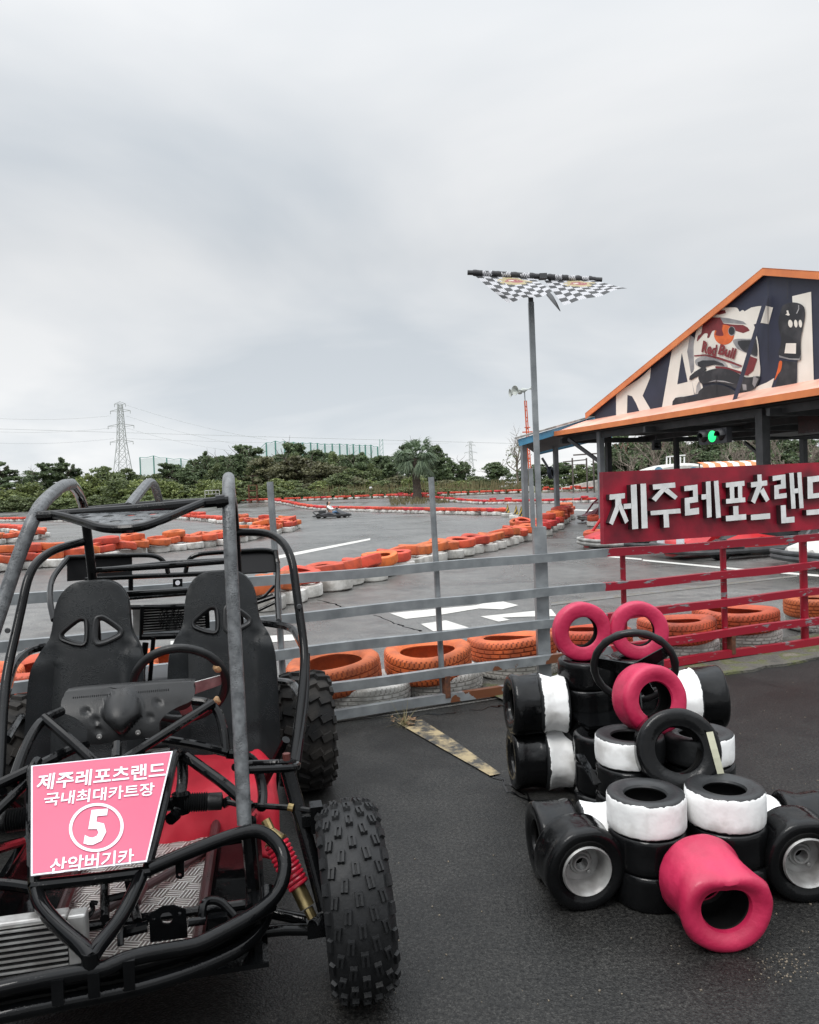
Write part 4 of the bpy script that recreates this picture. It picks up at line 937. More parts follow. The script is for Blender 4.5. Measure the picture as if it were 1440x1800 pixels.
stack(px2x(1086, 2.80)-.02, 2.86, 2) if False else None
stack(px2x(1031, 3.6, 1200), 3.6, 5); stack(px2x(1117, 3.62, 1200), 3.62, 5)
# headrest rings
PH = [slick('ring_tyre', M['pink'], .131, .075, .067, .0, .004, 43+i, fine=True) for i in range(2)]
put('ring_tyre', PH[0], P(1022, 1109.5, 3.6), (.10, -1, .02), 0, 'pink ring tyre standing on the left seat-back stack'); put('ring_tyre', PH[1], P(1122.5, 1108, 3.6), (-.12, -1, .05), 1, 'pink ring tyre standing on the right seat-back stack')
# rear wheels, two on each side lying along the axle, one pair over the other
for s, u_b, u_w in ((-1, 918, 966), (1, None, None)):
    xb = XC+s*.40; xw = XC+s*.275
    put('slick_tyre', BLKD[0], (xb, 3.62, .142), (s, -.06, 0), .4); put('banded_tyre', WHS[0], (xw, 3.6, .137), (s, -.03, 0), 1.2)
    put('slick_tyre', BLKD[1], (xb-s*.01-(0.015 if s < 0 else -.015), 3.6, .39), (s, -.10, .04), 2.2+s); put('banded_tyre', WHS[1], (xw-s*.005-(0.02 if s < 0 else -.02), 3.58, .395), (s, .02, -.02), 2.5)
# front axle
for s in (-1, 1):
    put('slick_tyre', BLKD[2] if s < 0 else BLKD[0], (XC+s*.438, 2.78, .134), (s, -.1, 0), 1.1*s).scale = (.95, .95, .9); put('banded_tyre', WHS[2], (XC+s*.285, 2.77, .13), (s, .05, 0), 1.9).scale = (.94, .94, 1)
FRW = slick('front_tyre', M['slick'], .138, .15, .078, .006, .012, 51, fine=True)
RIMD = MB()
RIMD.lathe([(.080, .02), (.084, .028), (.080, .034), (.072, .026), (.066, -.01), (.062, -.035), (.040, -.038), (.036, -.03), (.030, -.03), (.026, -.02), (.021, -.02), (.019, -.045), (.019, -.06), (.07, -.06), (.074, 0)], 40)
for k in range(3):
    a = k*2.094+.5; b = MB(); b.lathe([(.0, -.034), (.006, -.034), (.007, -.026), (.005, -.024), (0, -.024)], 8, closed=False); RIMD.add([v+Vector((math.cos(a)*.045, math.sin(a)*.045, -.004)) for v in b.v], b.f)
RIMM = RIMD.mesh('wheel_rim', M['rim'], True, 40)
for u, v, Y, ax, lb in ((1019, 1537, 2.60, (.17, -1, -.06), 'black front tyre on a grey metal rim, left side'), (1404, 1527, 2.60, (.0, -1, -.04), 'black front tyre on a grey metal rim, right side')):
    ctr = P(u, v, Y); ctr.z = .138; w_ = put('front_tyre', FRW, ctr, ax, .7, lb)
    link('wheel_rim', RIMM, w_, (0, 0, .043))
# nose tyre: pink, wide, squashed at the mouth
def squash(v):
    if v.z > 0:
        f = min(1, v.z/.085)
        if v.y > 0: v.y -= v.y*.34*f*max(0, 1-abs(v.x)/.16)
        v.x *= 1+.035*f
NOSE = slick('ring_tyre', M['pink'], .137, .215, .072, .012, .012, 61, squash=squash, fine=True)
nax = Vector((.07, -1, -.03)); zq = nax.normalized(); xq = Vector((0, 0, 1)).cross(zq).normalized(); yq = zq.cross(xq)
nq = Matrix((xq, yq, zq)).transposed().to_quaternion()
o = link('ring_tyre', NOSE, sculpt, Vector((px2x(1255, 2.37, 1590), 2.375, .136))-SC, nq); o['label'] = 'wide pink nose tyre lying at the front with its squashed mouth forward'
# black tyre leaning on the bonnet, with a cream sticker
LB = slick('slick_tyre', M['slick'], .146, .12, .079, .002, .004, 71, fine=True)
lp = P(1189, 1318, 2.83); lt = put('slick_tyre', LB, lp, (-.10, -1, .34), .3, 'bigger black tyre leaning back on the bonnet tyres')
st = MB(); qi = quat_axis((-.10, -1, .34), .3).inverted()
for k in range(6):
    t0, t1 = k/5, 0
    c = P(1238+t0*20, 1282+t0*74, 2.80-.010*math.sin(t0*3.1)); cc = c+Vector((.0, -.0, 0))
    st.v += [qi @ (cc-lp+Vector((-.013, -.055, .006))), qi @ (cc-lp+Vector((.013, -.048, .006)))]
st.f = [(2*k, 2*k+1, 2*k+3, 2*k+2) for k in range(5)]; st.mi = [0]*5
n_ = len(st.v); st.v += [v - (qi @ Vector((0, -.0015, 0))) for v in st.v]; st.f += [tuple(i+n_ for i in reversed(f)) for f in st.f]; st.mi += [0]*5
part('sticker', st, M['sticker'], lt, smooth=False)
# pink tyre against the steering column
PQ = slick('ring_tyre', M['pink'], .131, .13, .068, .004, .006, 81, fine=True)
put('ring_tyre', PQ, P(1141, 1228, 3.04), (.22, -1, .12), .9, 'pink tyre propped against the steering wheel')
# steering wheel
swc = P(1115, 1172, 3.20); swq = quat_axis((.20, .93, .36) , 0)
sw = link('steering_wheel', None, sculpt, swc-SC, swq); sw.empty_display_size = .05
ring = [Vector((math.cos(a)*.158, math.sin(a)*.158, 0)) for a in [2*math.pi*k/48 for k in range(48)]]
mb = MB(); mb.tube(ring, [.0155+.0012*math.sin(k*2.3) for k in range(48)], 12, closed=True); part('rim_grip', mb, M['plastic'], sw)
mb = MB(); iq = swq.inverted()
def spoke(ang, wid=.03):
    d = Vector((math.cos(ang), math.sin(ang), 0)); s_ = Vector((-d.y, d.x, 0))
    mb.add([d*.0-s_*wid+Vector((0, 0, -.03)), d*0+s_*wid+Vector((0, 0, -.03)), d*.15+s_*wid*.7, d*.15-s_*wid*.7, d*0-s_*wid+Vector((0, 0, -.024)), d*0+s_*wid+Vector((0, 0, -.024)), d*.15+s_*wid*.7+Vector((0, 0, .006)), d*.15-s_*wid*.7+Vector((0, 0, .006))], [(0, 1, 2, 3), (7, 6, 5, 4), (0, 4, 5, 1), (1, 5, 6, 2), (2, 6, 7, 3), (3, 7, 4, 0)])
def ang_of(wd): q = iq @ Vector(wd); return math.atan2(q.y, q.x)
spoke(ang_of((-1, 0, .05))); spoke(ang_of((.75, .1, .55))); spoke(ang_of((.25, -.3, -.8)))
part('spokes', mb, M['blackpaint'], sw, smooth=False)
mb = MB(); mb.tube([swc-SC+Vector((0, 0, 0)), swc-SC+Vector((-.03, -.16, -.2))], .018, 10); part('steering_column', mb, M['blackpaint'], sculpt)
# seat board and angle iron
bz = .372
bd = [G(u, v, bz) for u, v in ((994, 1240), (1002, 1240), (1150, 1236), (1150, 1268), (1035, 1277), (1018, 1268))]
mb = MB(); mb.prism([(p.x-SC.x, p.y-SC.y) for p in bd], .014, lambda x, y, d: Vector((x, y, bz-d))); part('seat_board', mb, M['blackpaint'], sculpt, smooth=False)
mb = MB(); a_, b_ = P(1019, 1326, 3.02)-SC, P(1050, 1378, 2.86)-SC; mb.beam(a_, b_, .03, .005); part('angle_iron', mb, M['blackpaint'], sculpt, smooth=False)
stack(px2x(1050, 2.90, 1390), 2.80, 1) if False else None

# ================================================================== BUGGY
BY = R(12); BO = Vector((-1.02, 3.14, 0))
bug = thing('off_road_buggy', 'black tube-frame two-seat off-road buggy with a pink number plate on its nose', 'buggy', BO, BY)
fa = Vector((math.sin(BY), -math.cos(BY), 0)); fb = Vector((math.cos(BY), math.sin(BY), 0))
def B(u, v, a):      # photo pixel on the plane 'a' metres ahead of the buggy origin -> buggy space
    p = PL(u, v, BO+fa*a, fa)-BO; return Vector((p.dot(fb), -a, p.z))
def bz_(b, a, z): return Vector((b, -a, z))
def path(q): return [B(*x) for x in q]
TR = .0195
# roll cage
cage = MB()
R_front = path([(430, 1450, 1.03), (420, 1250, .93), (409, 1050, .82), (402, 900, .74), (402, 850, .66), (402, 840, .5), (404, 846, .2), (407, 868, -.25), (412, 905, -.38), (418, 1000, -.41), (425, 1200, -.44), (432, 1330, -.46)])
L_front = path([(-110, 1450, 1.03), (-52, 1230, .93), (2, 1070, .82), (30, 985, .77), (62, 902, .73), (80, 878, .62), (110, 853, .42), (126, 851, .22), (138, 865, -.1), (148, 893, -.38), (155, 950, -.40), (163, 1015, -.41), (172, 1150, -.44), (180, 1330, -.46)])
mcage = MB(); mcage.tube(fillet(R_front[:6], .12), .0205, 12); mcage.tube(fillet(L_front[:8], .12), .0205, 12)
part('front_hoop', mcage, M['weathersheen'], bug)
cage.tube(fillet(R_front[5:], .1), .0195, 12); cage.tube(fillet(L_front[7:], .1), .0195, 12)
cage.tube(path([(148, 896, -.39), (280, 884, -.39), (410, 878, -.39)]), .013, 10)
cage.tube(path([(150, 912, -.39), (165, 905, -.39), (410, 884, -.39)]), .006, 8)
cage.tube(path([(163, 1003, -.41), (290, 995, -.43), (418, 985, -.41)]), .013, 10)
part('rear_hoop', cage, M['blackpaint'], bug)
mb = MB(); mb.tube(fillet(path([(226, 892, .70), (236, 878, .62), (262, 846, .22), (272, 852, 0), (281, 884, -.38)]), .12), .0165, 10); part('roof_brace', mb, M['weathersheen'], bug)
mb = MB(); mb.tube(path([(66, 908, .73), (230, 896, .73), (402, 880, .73)]), .0155, 10); mb.tube(path([(380, 882, .73), (396, 880, .73)]), .021, 10)
part('roof_bar', mb, M['blackpaint'], bug)
# visor: perforated sheet with a bent edge tube
vis_edge = spline(path([(96, 905, .74), (120, 910, .80), (150, 919, .88), (180, 928, .95), (215, 930, .98), (250, 926, .98), (285, 914, .93), (320, 899, .84), (356, 884, .755)]), 4)
visor = MB(); visor.tube(vis_edge, .0125, 10)
part('visor_edge', visor, M['blackpaint'], bug)
xa, xb_ = vis_edge[0].x, vis_edge[-1].x
oline = [(p.x, -p.y) for p in vis_edge]
zl = lambda x, y: 1.345+(x-xa)*.035 + .0
holes = []
for (hx, hy) in [(.22, .79), (.37, .79), (.52, .79), (.67, .79), (.80, .78), (.30, .86), (.44, .86), (.58, .86), (.70, .85), (.38, .93), (.51, .93), (.62, .92), (.20, .76), (.9, .76)]:
    cxh = xa+(xb_-xa)*hx; holes.append([(cxh+.017*math.cos(a), hy-.0+.011*math.sin(a)) for a in [2*math.pi*k/12 for k in range(12)]])
vb = {}
def visz(x, y):
    # height follows the edge tube in front and the roof bar behind
    e = min(vis_edge, key=lambda p: abs(p.x-x)); t = 0 if abs(-e.y-.735) < 1e-3 else max(0, min(1, (y-.735)/max(.02, (-e.y-.735))))
    zb = B(230, 896, .73).z; return zb*(1-t)+e.z*t
outl = [(xb_, .735)]+[(xa, .735)]+oline
q_ = MB(); q_.sheet(oline, [h for h in holes if True], .035, .003, lambda x, y, d: Vector((x, -y, visz(x, y)-.004-d))); part('visor_plate', q_, M['weathersheen'], bug, angle=50)
# door hoops
for nm, pts in (('door_hoop', [(408, 937, -.40), (425, 935, -.38), (482, 937, -.26), (512, 970, -.12), (524, 1060, -.02), (537, 1150, .08), (532, 1215, .2), (519, 1320, .40), (512, 1362, .47)]),
                ('door_hoop', [(148, 952, -.40), (135, 955, -.38), (88, 968, -.26), (52, 1000, -.12), (32, 1095, -.02), (12, 1180, .08), (5, 1250, .2), (0, 1360, .40), (-4, 1400, .47)])):
    mb = MB(); mb.tube(fillet(path(pts), .09), .0175, 12); part(nm, mb, M['blackpaint'], bug)
def arm1(q, r=.0165, rad=.08): 
    mb = MB(); mb.tube(fillet(path(q), rad), r, 10); part('side_arm', mb, M['blackpaint'], bug)
arm1([(440, 1092, -.42), (480, 1097, -.36), (515, 1103, -.2), (532, 1135, .05)])
arm1([(450, 1190, -.42), (485, 1197, -.35), (515, 1200, -.15), (530, 1225, .1)])
arm1([(540, 1150, .085), (538, 1230, .22), (522, 1350, .46)], .013)
arm1([(100, 1135, -.42), (55, 1140, -.36), (25, 1165, -.2), (8, 1230, .1)])
arm1([(60, 1250, -.42), (35, 1262, -.3), (12, 1300, .0)], .0165, .05)
mb = MB()
for k, (u, v, a) in enumerate(((14, 1108, -.0), (526, 1066, -.0), (490, 1090, -.38))):
    mb = MB(); c = B(u, v, a+.02); b_ = MB(); b_.lathe([(0, 0), (.009, 0), (.011, .004), (.009, .009), (0, .009)], 10, closed=False); mb.add([Matrix.Rotation(R(90), 3, 'X') @ v_ + c for v_ in b_.v], b_.f); part('bolt', mb, M['darksteel'], bug)

# seats
def seat(cx, name, label, top):
    half = [(.20, .205), (.30, .225), (.45, .234), (.66, .234), (.74, .226), (.79, .206), (.83, .178), (.87, .166), (.93, .160), (.98, .148), (1.02, .122), (1.045, .083), (1.053, .04)]
    half = [(z, w*.915) for z, w in half]
    sp_ = spline([Vector((w, z, 0)) for z, w in half], 4)
    outl = [(p.x, p.y) for p in sp_]+[(-p.x, p.y) for p in reversed(sp_)]
    hr = [(.020, .818), (.020, .893), (.034, .906), (.056, .900), (.108, .860), (.113, .842), (.100, .830), (.05, .812)]
    hs = [[(p.x, p.y) for p in spline([Vector((x, y, 0)) for x, y in hr], 4, True)]]
    hs.append([(-x, y) for x, y in reversed(hs[0])])
    def bend(x, z, d):
        ax = abs(x); edge = .25 if z < .7 else .17
        bol = .115*max(0, (ax-.12)/.12)**1.5 if z < .74 else .115*max(0, (ax-.12)/.12)**1.5*max(0, 1-(z-.74)/.1)
        cr = -.014*math.exp(-((ax-.135)/.010)**2) if z < .76 else 0
        if z > .76: cr -= .01*math.exp(-((z-.775-.5*max(0, .2-ax)*.3)/.010)**2)*(1 if ax > .12 else 0)
        cr -= .010*math.exp(-((z-.42)/.012)**2)*(1 if ax < .15 else 0)
        a = .12-.36*(z-.2)/.85 + bol + .012*math.cos(x/.17*1.3) + cr - d
        # lips round off at the rim of the shell
        return Vector((x, -a, z))
    t = link(name, None, bug, (cx, 0, top-1.053)); t['label'] = label
    mb = MB(); mb.sheet(outl, hs, .022, .055, bend)
    # soften the shell edge: pull boundary rims inward
    sh = part('backrest', mb, M['vinyl'], t, angle=80)
    bv = sh.modifiers.new('bevel', 'BEVEL'); bv.width = .016; bv.segments = 3; bv.limit_method = 'ANGLE'; bv.angle_limit = R(60)
    for h in hs:
        b_ = MB(); b_.tube([bend(x*1.0, z, -.004) for x, z in h], .0125, 8, closed=True, flat=.6); part('harness_bezel', b_, M['plastic'], t)
    pp = MB(); pp.tube([bend(x*.985, z*.995+.002, .028) for x, z in outl[2:-2]], .006, 6); part('piping', pp, M['vinyl'], t)
    return t
seat(.25, 'bucket_seat', "driver's seat behind the steering wheel", 1.062); seat(-.268, 'bucket_seat', 'passenger seat', 1.05)
# red cloth cushions
for cx, w2 in ((.222, .215), (-.25, .17)):
    mb = MB(); nx, ny = 22, 30
    prof = [(-.02, .36), (.0, .40), (.10, .405), (.22, .405), (.32, .40), (.38, .385), (.42, .35), (.45, .30), (.48, .24), (.50, .19), (.49, .17)]
    pr = spline([Vector((a, z, 0)) for a, z in prof], 4)
    vs = []
    for p in pr:
        for i in range(nx+1):
            x = (i/nx*2-1); e_ = abs(x)**6
            w_ = noise.noise(Vector((x*2.2+cx*9, p.x*5, p.y*5)))*.024+noise.noise(Vector((x*5+cx*5, p.x*9, p.y*14)))*.010
            vs.append(Vector((cx+x*w2+w_*.3, -(p.x+w_+.0), p.y-.045-.05*e_+w_-(.05 if cx < 0 else 0))))
    m_ = len(pr)
    mb.add(vs, [(j*(nx+1)+i, j*(nx+1)+i+1, (j+1)*(nx+1)+i+1, (j+1)*(nx+1)+i) for j in range(m_-1) for i in range(nx)])
    o = part('seat_cushion', mb, M['redcloth'], bug, angle=180); sd2 = o.modifiers.new('thick', 'SOLIDIFY'); sd2.thickness = .03

# dashboard pod
dash_px = [(100, 1246), (103, 1234), (116, 1226), (220, 1217), (330, 1209), (338, 1214), (341, 1226), (334, 1238), (312, 1247), (292, 1258), (280, 1272), (276, 1294), (216, 1302), (158, 1309), (153, 1288), (142, 1273), (124, 1264), (106, 1258)]
DA = .47
def dz(u, v): # the pod leans back: higher points lie farther back
    return DA - (1310-v)*.0006
op = [B(u, v, DA) for u, v in dash_px]
sp2 = spline([Vector((p.x, p.z, 0)) for p in op], 3, True); outl = [(p.x, p.y) for p in sp2]
zmin = min(p[1] for p in outl); zmax = max(p[1] for p in outl); xc_ = B(212, 1240, DA).x
def dmap(x, z, d):
    t = (z-zmin)/(zmax-zmin); a = DA-.10*t*t
    cone_ = 0
    dx, dz_ = (x-xc_)/.062, (t-.58)/.42
    rr = math.hypot(dx*(1.0 if t > .5 else 1+(.5-t)*2.2), dz_)
    if d == 0.0 and rr < 1: cone_ = .055*math.sqrt(max(0, 1-rr*rr))
    dm = 0
    if d == 0.0:
        for hx, ht in ((-.115, .62), (-.085, .45), (-.075, .27), (.115, .66), (.09, .42)):
            q2 = ((x-xc_-hx)/.016)**2+((t-ht)/.075)**2
            if q2 < 1: dm -= .008*(1-q2)
    return Vector((x, -(a+cone_+dm-d), z))
mb = MB(); mb.sheet(outl, [], .008, .05, dmap); dash = part('dashboard', mb, M['plastic'], bug, angle=60)
bv = dash.modifiers.new('bevel', 'BEVEL'); bv.width = .012; bv.segments = 3; bv.limit_method = 'ANGLE'; bv.angle_limit = R(65)
mb = MB()
for k in range(46):
    u = 130+k*3.7; v = 1228-(u-130)*.088
    c = B(u, v+2, DA-.082); mb.box(c+Vector((0, -.004, .002)), (.0032, .012, .015), Matrix.Rotation(R(-25), 3, 'X'))
part('vent_slots', mb, M['slick'], dash, smooth=False)
mb = MB()
for u, v in ((175, 1294), (243, 1287)):
    c = B(u, v, DA+.012); b_ = MB(); b_.lathe([(0, 0), (.008, 0), (.009, .005), (.004, .006), (0, .003)], 12, closed=False); mb.add([Matrix.Rotation(R(90), 3, 'X') @ v_ + c for v_ in b_.v], b_.f)
part('screw', mb, M['alu'], dash)
# steering wheel of the buggy
sc_ = B(317, 1203, .17); sq = quat_axis((.02, .86, .42))
swb = link('steering_wheel', None, bug, sc_, sq)
rg = [Vector((math.cos(2*math.pi*k/56)*.168, math.sin(2*math.pi*k/56)*.168, 0)) for k in range(56)]
mb = MB(); mb.tube(rg, .0165, 12, closed=True); part('rim_grip', mb, M['plastic'], swb)
iq = sq.inverted(); mb = MB()
for dvec in ((-1, 0, -.02), (1, 0, .06), (.1, 0, -1)):
    q = iq @ Vector(dvec); q.z = 0; q.normalize(); s_ = Vector((-q.y, q.x, 0))
    mb.add([s_*-.03+Vector((0, 0, -.05)), s_*.03+Vector((0, 0, -.05)), q*.155+s_*.022, q*.155-s_*.022, s_*-.03+Vector((0, 0, -.046)), s_*.03+Vector((0, 0, -.046)), q*.155+s_*.022+Vector((0, 0, .004)), q*.155-s_*.022+Vector((0, 0, .004))], [(0, 1, 2, 3), (7, 6, 5, 4), (0, 4, 5, 1), (1, 5, 6, 2), (2, 6, 7, 3), (3, 7, 4, 0)])
part('spokes', mb, M['alu'], swb, smooth=False)
mb = MB(); b_ = MB(); b_.lathe([(0, -.09), (.05, -.09), (.055, -.04), (.04, -.02), (0, -.02)], 24, closed=False); mb.add(b_.v, b_.f); part('hub', mb, M['plastic'], swb)
mb = MB()
for a0 in (2.55, -.25, 3.6, 5.3):
    mb.tube([Vector((math.cos(a0+k*.07)*.158, math.sin(a0+k*.07)*.158, -.006)) for k in range(5)], [.004, .016, .0175, .015, .004], 8)
part('grip_trim', mb, M['tan'], swb)

# nose frame: hood tubes
nose = MB()
def tb(q, r=.0155, fr=.05): nose.tube(fillet(path(q), fr), r, 10)
tb([(22, 1378, .80), (45, 1310, .68), (72, 1266, .56), (108, 1250, .46)], .0155, .07)
tb([(78, 1262, .55), (120, 1298, .68), (170, 1344, .78)])
tb([(202, 1345, .79), (290, 1290, .64), (374, 1236, .50)])
tb([(340, 1232, .46), (366, 1234, .48), (384, 1250, .50), (394, 1285, .54), (397, 1322, .58)], .0155, .06)
tb([(286, 1300, .56), (345, 1309, .57), (400, 1323, .58)])
tb([(-20, 1388, .84), (60, 1350, .78), (124, 1318, .66), (150, 1310, .55)], .0165)
tb([(-20, 1440, .90), (45, 1378, .80), (66, 1352, .78)], .0145)
tb([(206, 1308, .55), (205, 1334, .62)], .016)
tb([(88, 1350, .70), (180, 1342, .72), (260, 1330, .72), (300, 1322, .72)], .013)
tb([(60, 1555, 1.13), (56, 1450, .97), (57, 1350, .80), (66, 1338, .76)], .0155, .03)
tb([(300, 1338, .79), (309, 1322, .74), (320, 1325, .70), (322, 1370, .74), (312, 1430, .82), (300, 1440, .86)], .0175, .03)
tb([(258, 1530, 1.13), (285, 1430, .96), (306, 1334, .79)], .013)
tb([(56, 1557, 1.135), (160, 1546, 1.135), (266, 1532, 1.135)], .0155)
tb([(-30, 1553, 1.02), (20, 1555, 1.05), (62, 1562, 1.10)], .0155)
tb([(328, 1330, .72), (365, 1357, .78), (400, 1382, .84), (440, 1420, .90)], .0165)
tb([(400, 1325, .58), (435, 1328, .56), (452, 1345, .55), (463, 1390, .58), (460, 1420, .66)], .0165, .05)
part('nose_frame', nose, M['blackpaint'], bug)
# front bumper: V bars, loops and two rails
bum = MB()
def tb2(q, r=.0185, fr=.07): bum.tube(fillet(path(q), fr), r, 12)
tb2([(63, 1560, 1.13), (70, 1590, 1.18), (100, 1626, 1.27), (150, 1668, 1.38), (160, 1684, 1.40)])
tb2([(250, 1533, 1.13), (240, 1560, 1.17), (212, 1616, 1.27), (172, 1664, 1.37), (160, 1684, 1.40)])
tb2([(159, 1672, 1.395), (159, 1706, 1.395)], .02)
tb2([(262, 1528, 1.135), (340, 1494, 1.10), (420, 1464, 1.06), (460, 1458, 1.05), (496, 1490, 1.08), (503, 1530, 1.13), (490, 1572, 1.18), (450, 1606, 1.23), (425, 1620, 1.255)], .0185, .11)
R_up = [(478, 1590, 1.19), (430, 1618, 1.255), (370, 1650, 1.30), (340, 1664, 1.32), (260, 1676, 1.355), (215, 1688, 1.375), (180, 1705, 1.395), (150, 1707, 1.40), (60, 1724, 1.415), (-60, 1752, 1.42), (-200, 1800, 1.38)]
R_lo = [(470, 1560, 1.10), (472, 1600, 1.15), (455, 1640, 1.20), (420, 1670, 1.25), (340, 1706, 1.32), (240, 1738, 1.37), (100, 1764, 1.40), (0, 1784, 1.41), (-120, 1815, 1.40), (-220, 1850, 1.36)]
tb2(R_up, .0185, .06); tb2(R_lo, .0185, .08)
part('front_bumper', bum, M['blackpaint'], bug)
sk = MB(); up = spline([B(u, v+6, a-.012) for u, v, a in R_up], 3); lo = spline([B(u, v-6, a-.03) for u, v, a in R_lo[1:]], 3)
n_ = min(len(up), len(lo)); up = [up[int(i*(len(up)-1)/(n_-1))] for i in range(n_)]; lo = [lo[int(i*(len(lo)-1)/(n_-1))] for i in range(n_)]
sk.add(up+lo, [(i, i+1, n_+i+1, n_+i) for i in range(n_-1)]); o = part('skid_plate', sk, M['blackpaint'], bug, angle=180); sd2 = o.modifiers.new('thick', 'SOLIDIFY'); sd2.thickness = .004
mb = MB()
for u0, v0, v1, a in ((226, 1690, 1742, 1.395), (164, 1712, 1755, 1.42), (100, 1724, 1768, 1.43), (-40, 1752, 1795, 1.43)):
    mb = MB(); p0, p1 = B(u0, v0, a), B(u0+2, v1, a+.003); mb.add([p0+Vector((-.013, 0, 0)), p0+Vector((.013, 0, 0)), p1+Vector((.012, 0, 0)), p1+Vector((-.012, 0, 0)), p0+Vector((-.013, .012, 0)), p0+Vector((.013, .012, 0)), p1+Vector((.012, .012, 0)), p1+Vector((-.012, .012, 0))], [(0, 1, 2, 3), (7, 6, 5, 4), (0, 4, 5, 1), (1, 5, 6, 2), (2, 6, 7, 3), (3, 7, 4, 0)])
    part('bumper_strap', mb, M['blackpaint'], bug, smooth=False)
# floor, pans, rails
FZ = .20
mb = MB(); mb.box((-.02, -.60, FZ-.012), (.78, 1.30, .012)); mb.box((.345, -.55, FZ+.04), (.02, 1.3, .10)); mb.box((-.385, -.55, FZ+.04), (.02, 1.3, .10)); part('floor_pan', mb, M['blackpaint'], bug, smooth=False)
mb = MB(); mb.box((.0, -.78, FZ+.002), (.40, .70, .006)); part('tread_plate', mb, M['treadplate'], bug, smooth=False)
fr = MB()
def fl(a, b, r=.016, m_=0): fr.tube([bz_(*a), bz_(*b)], r, 10, mi=m_)
fl((.22, .35, .235), (.19, 1.20, .225), .0165, 1); fl((-.20, .35, .235), (-.19, 1.15, .225), .0165, 1)
fl((.35, .2, .26), (.33, 1.12, .27)); fl((-.39, .2, .26), (-.37, 1.12, .27)); fl((.22, .62, .25), (.35, .62, .255), .015); fl((-.39, 1.05, .25), (.34, 1.05, .25), .014)
fl((.20, .60, .22), (-.20, 1.10, .24), .013, 1); fl((.02, .8, .225), (.03, 1.06, .30), .012, 1)
fl((.36, -.5, .26), (.36, .3, .26)); fl((-.4, -.5, .26), (-.4, .3, .26)); fl((-.4, -.48, .28), (.36, -.48, .28)); fl((-.4, .1, .24), (.36, .1, .24))
fl((.33, 1.03, .46), (.34, 1.05, .26), .02); fl((.34, 1.1, .24), (.30, 1.22, .24), .016); fl((-.37, 1.1, .24), (-.3, 1.25, .24), .016); fl((-.35, 1.03, .46), (-.37, 1.05, .26), .02)
fl((.36, .30, .26), (.47, .47, .52), .015); fl((-.40, .30, .26), (-.53, .47, .52), .015)
fl((.34, .95, .44), (.352, .55, .30), .0155); fl((-.37, .95, .44), (-.385, .55, .30), .0155)
part('floor_frame', fr, [M['blackpaint'], M['darkred']], bug)
# number plate
q4 = [B(57, 1356, .815), B(305, 1330, .815), B(260, 1527, 1.15), B(57, 1550, 1.15)]
nrm = (q4[1]-q4[0]).cross(q4[3]-q4[0]).normalized(); 
if nrm.y > 0: nrm = -nrm
pc = sum(q4, Vector((0, 0, 0)))/4; q4 = [p-nrm*(p-pc).dot(nrm)+nrm*.024 for p in q4]
plt = MB(); plt.add(q4+[p-nrm*.003 for p in q4], [(0, 1, 2, 3), (7, 6, 5, 4), (0, 4, 5, 1), (1, 5, 6, 2), (2, 6, 7, 3), (3, 7, 4, 0)])
plate = part('number_plate', plt, M['white'], bug, smooth=False); plate['label'] = 'pink trapezoid plate with white Korean lettering and a ringed number 5'
def bil(s, t): return q4[0]*(1-s)*(1-t)+q4[1]*s*(1-t)+q4[2]*s*t+q4[3]*(1-s)*t
mb = MB(); ins = [bil(.012, .012)+nrm*.0012, bil(.988, .012)+nrm*.0012, bil(.985, .988)+nrm*.0012, bil(.015, .988)+nrm*.0012]
mb.add(ins, [(0, 1, 2, 3)]); part('plate_face', mb, M['pinkplate'], plate, smooth=False)
# affine frame measured from the plate: where photo pixel lands on it
pc = (q4[0]+q4[2])*.5
nw = Matrix.Rotation(BY, 3, 'Z') @ nrm; pcw = BO + Matrix.Rotation(BY, 3, 'Z') @ pc
def PP(u, v):
    p = PL(u, v, pcw+nw*.0035, nw)-BO; return Matrix.Rotation(-BY, 3, 'Z') @ p
def plate_text(s, box, name, off=.03):    # box: TL, TR, BL photo corners of the word
    mb = fit_text(text_mb(s, off), 1, 1); o_, x_, y_ = PP(*box[0]), PP(*box[1]), PP(*box[2])
    for v in mb.v:
        s_, t_ = v.x+.5, .5-v.y; nv = o_+(x_-o_)*s_+(y_-o_)*t_; v.x, v.y, v.z = nv
    part(name, mb, M['white'], plate, smooth=False, fixn=False)
plate_text('제주레포츠랜드', ((68, 1361), (291, 1339), (63, 1390)), 'lettering', .02)
plate_text('국내최대카트장', ((80, 1394), (272, 1375), (76, 1418)), 'lettering', .018)
plate_text('5', ((157, 1424), (193, 1421), (146, 1487)), 'number', .03)
plate_text('산악버기카', ((90, 1509), (236, 1491), (86, 1537)), 'lettering', .018)
mb = MB(); vs = []
for k in range(64):
    a = 2*math.pi*k/64
    for rr in (1.0, .885): vs.append(PP(169.5+48*rr*math.cos(a)+3*math.sin(a)*rr*-1, 1454.5+43*rr*math.sin(a)))
mb.add(vs, [(2*k, 2*k+1, 2*((k+1) % 64)+1, 2*((k+1) % 64)) for k in range(64)]); part('number_ring', mb, M['white'], plate, smooth=False, fixn=False)
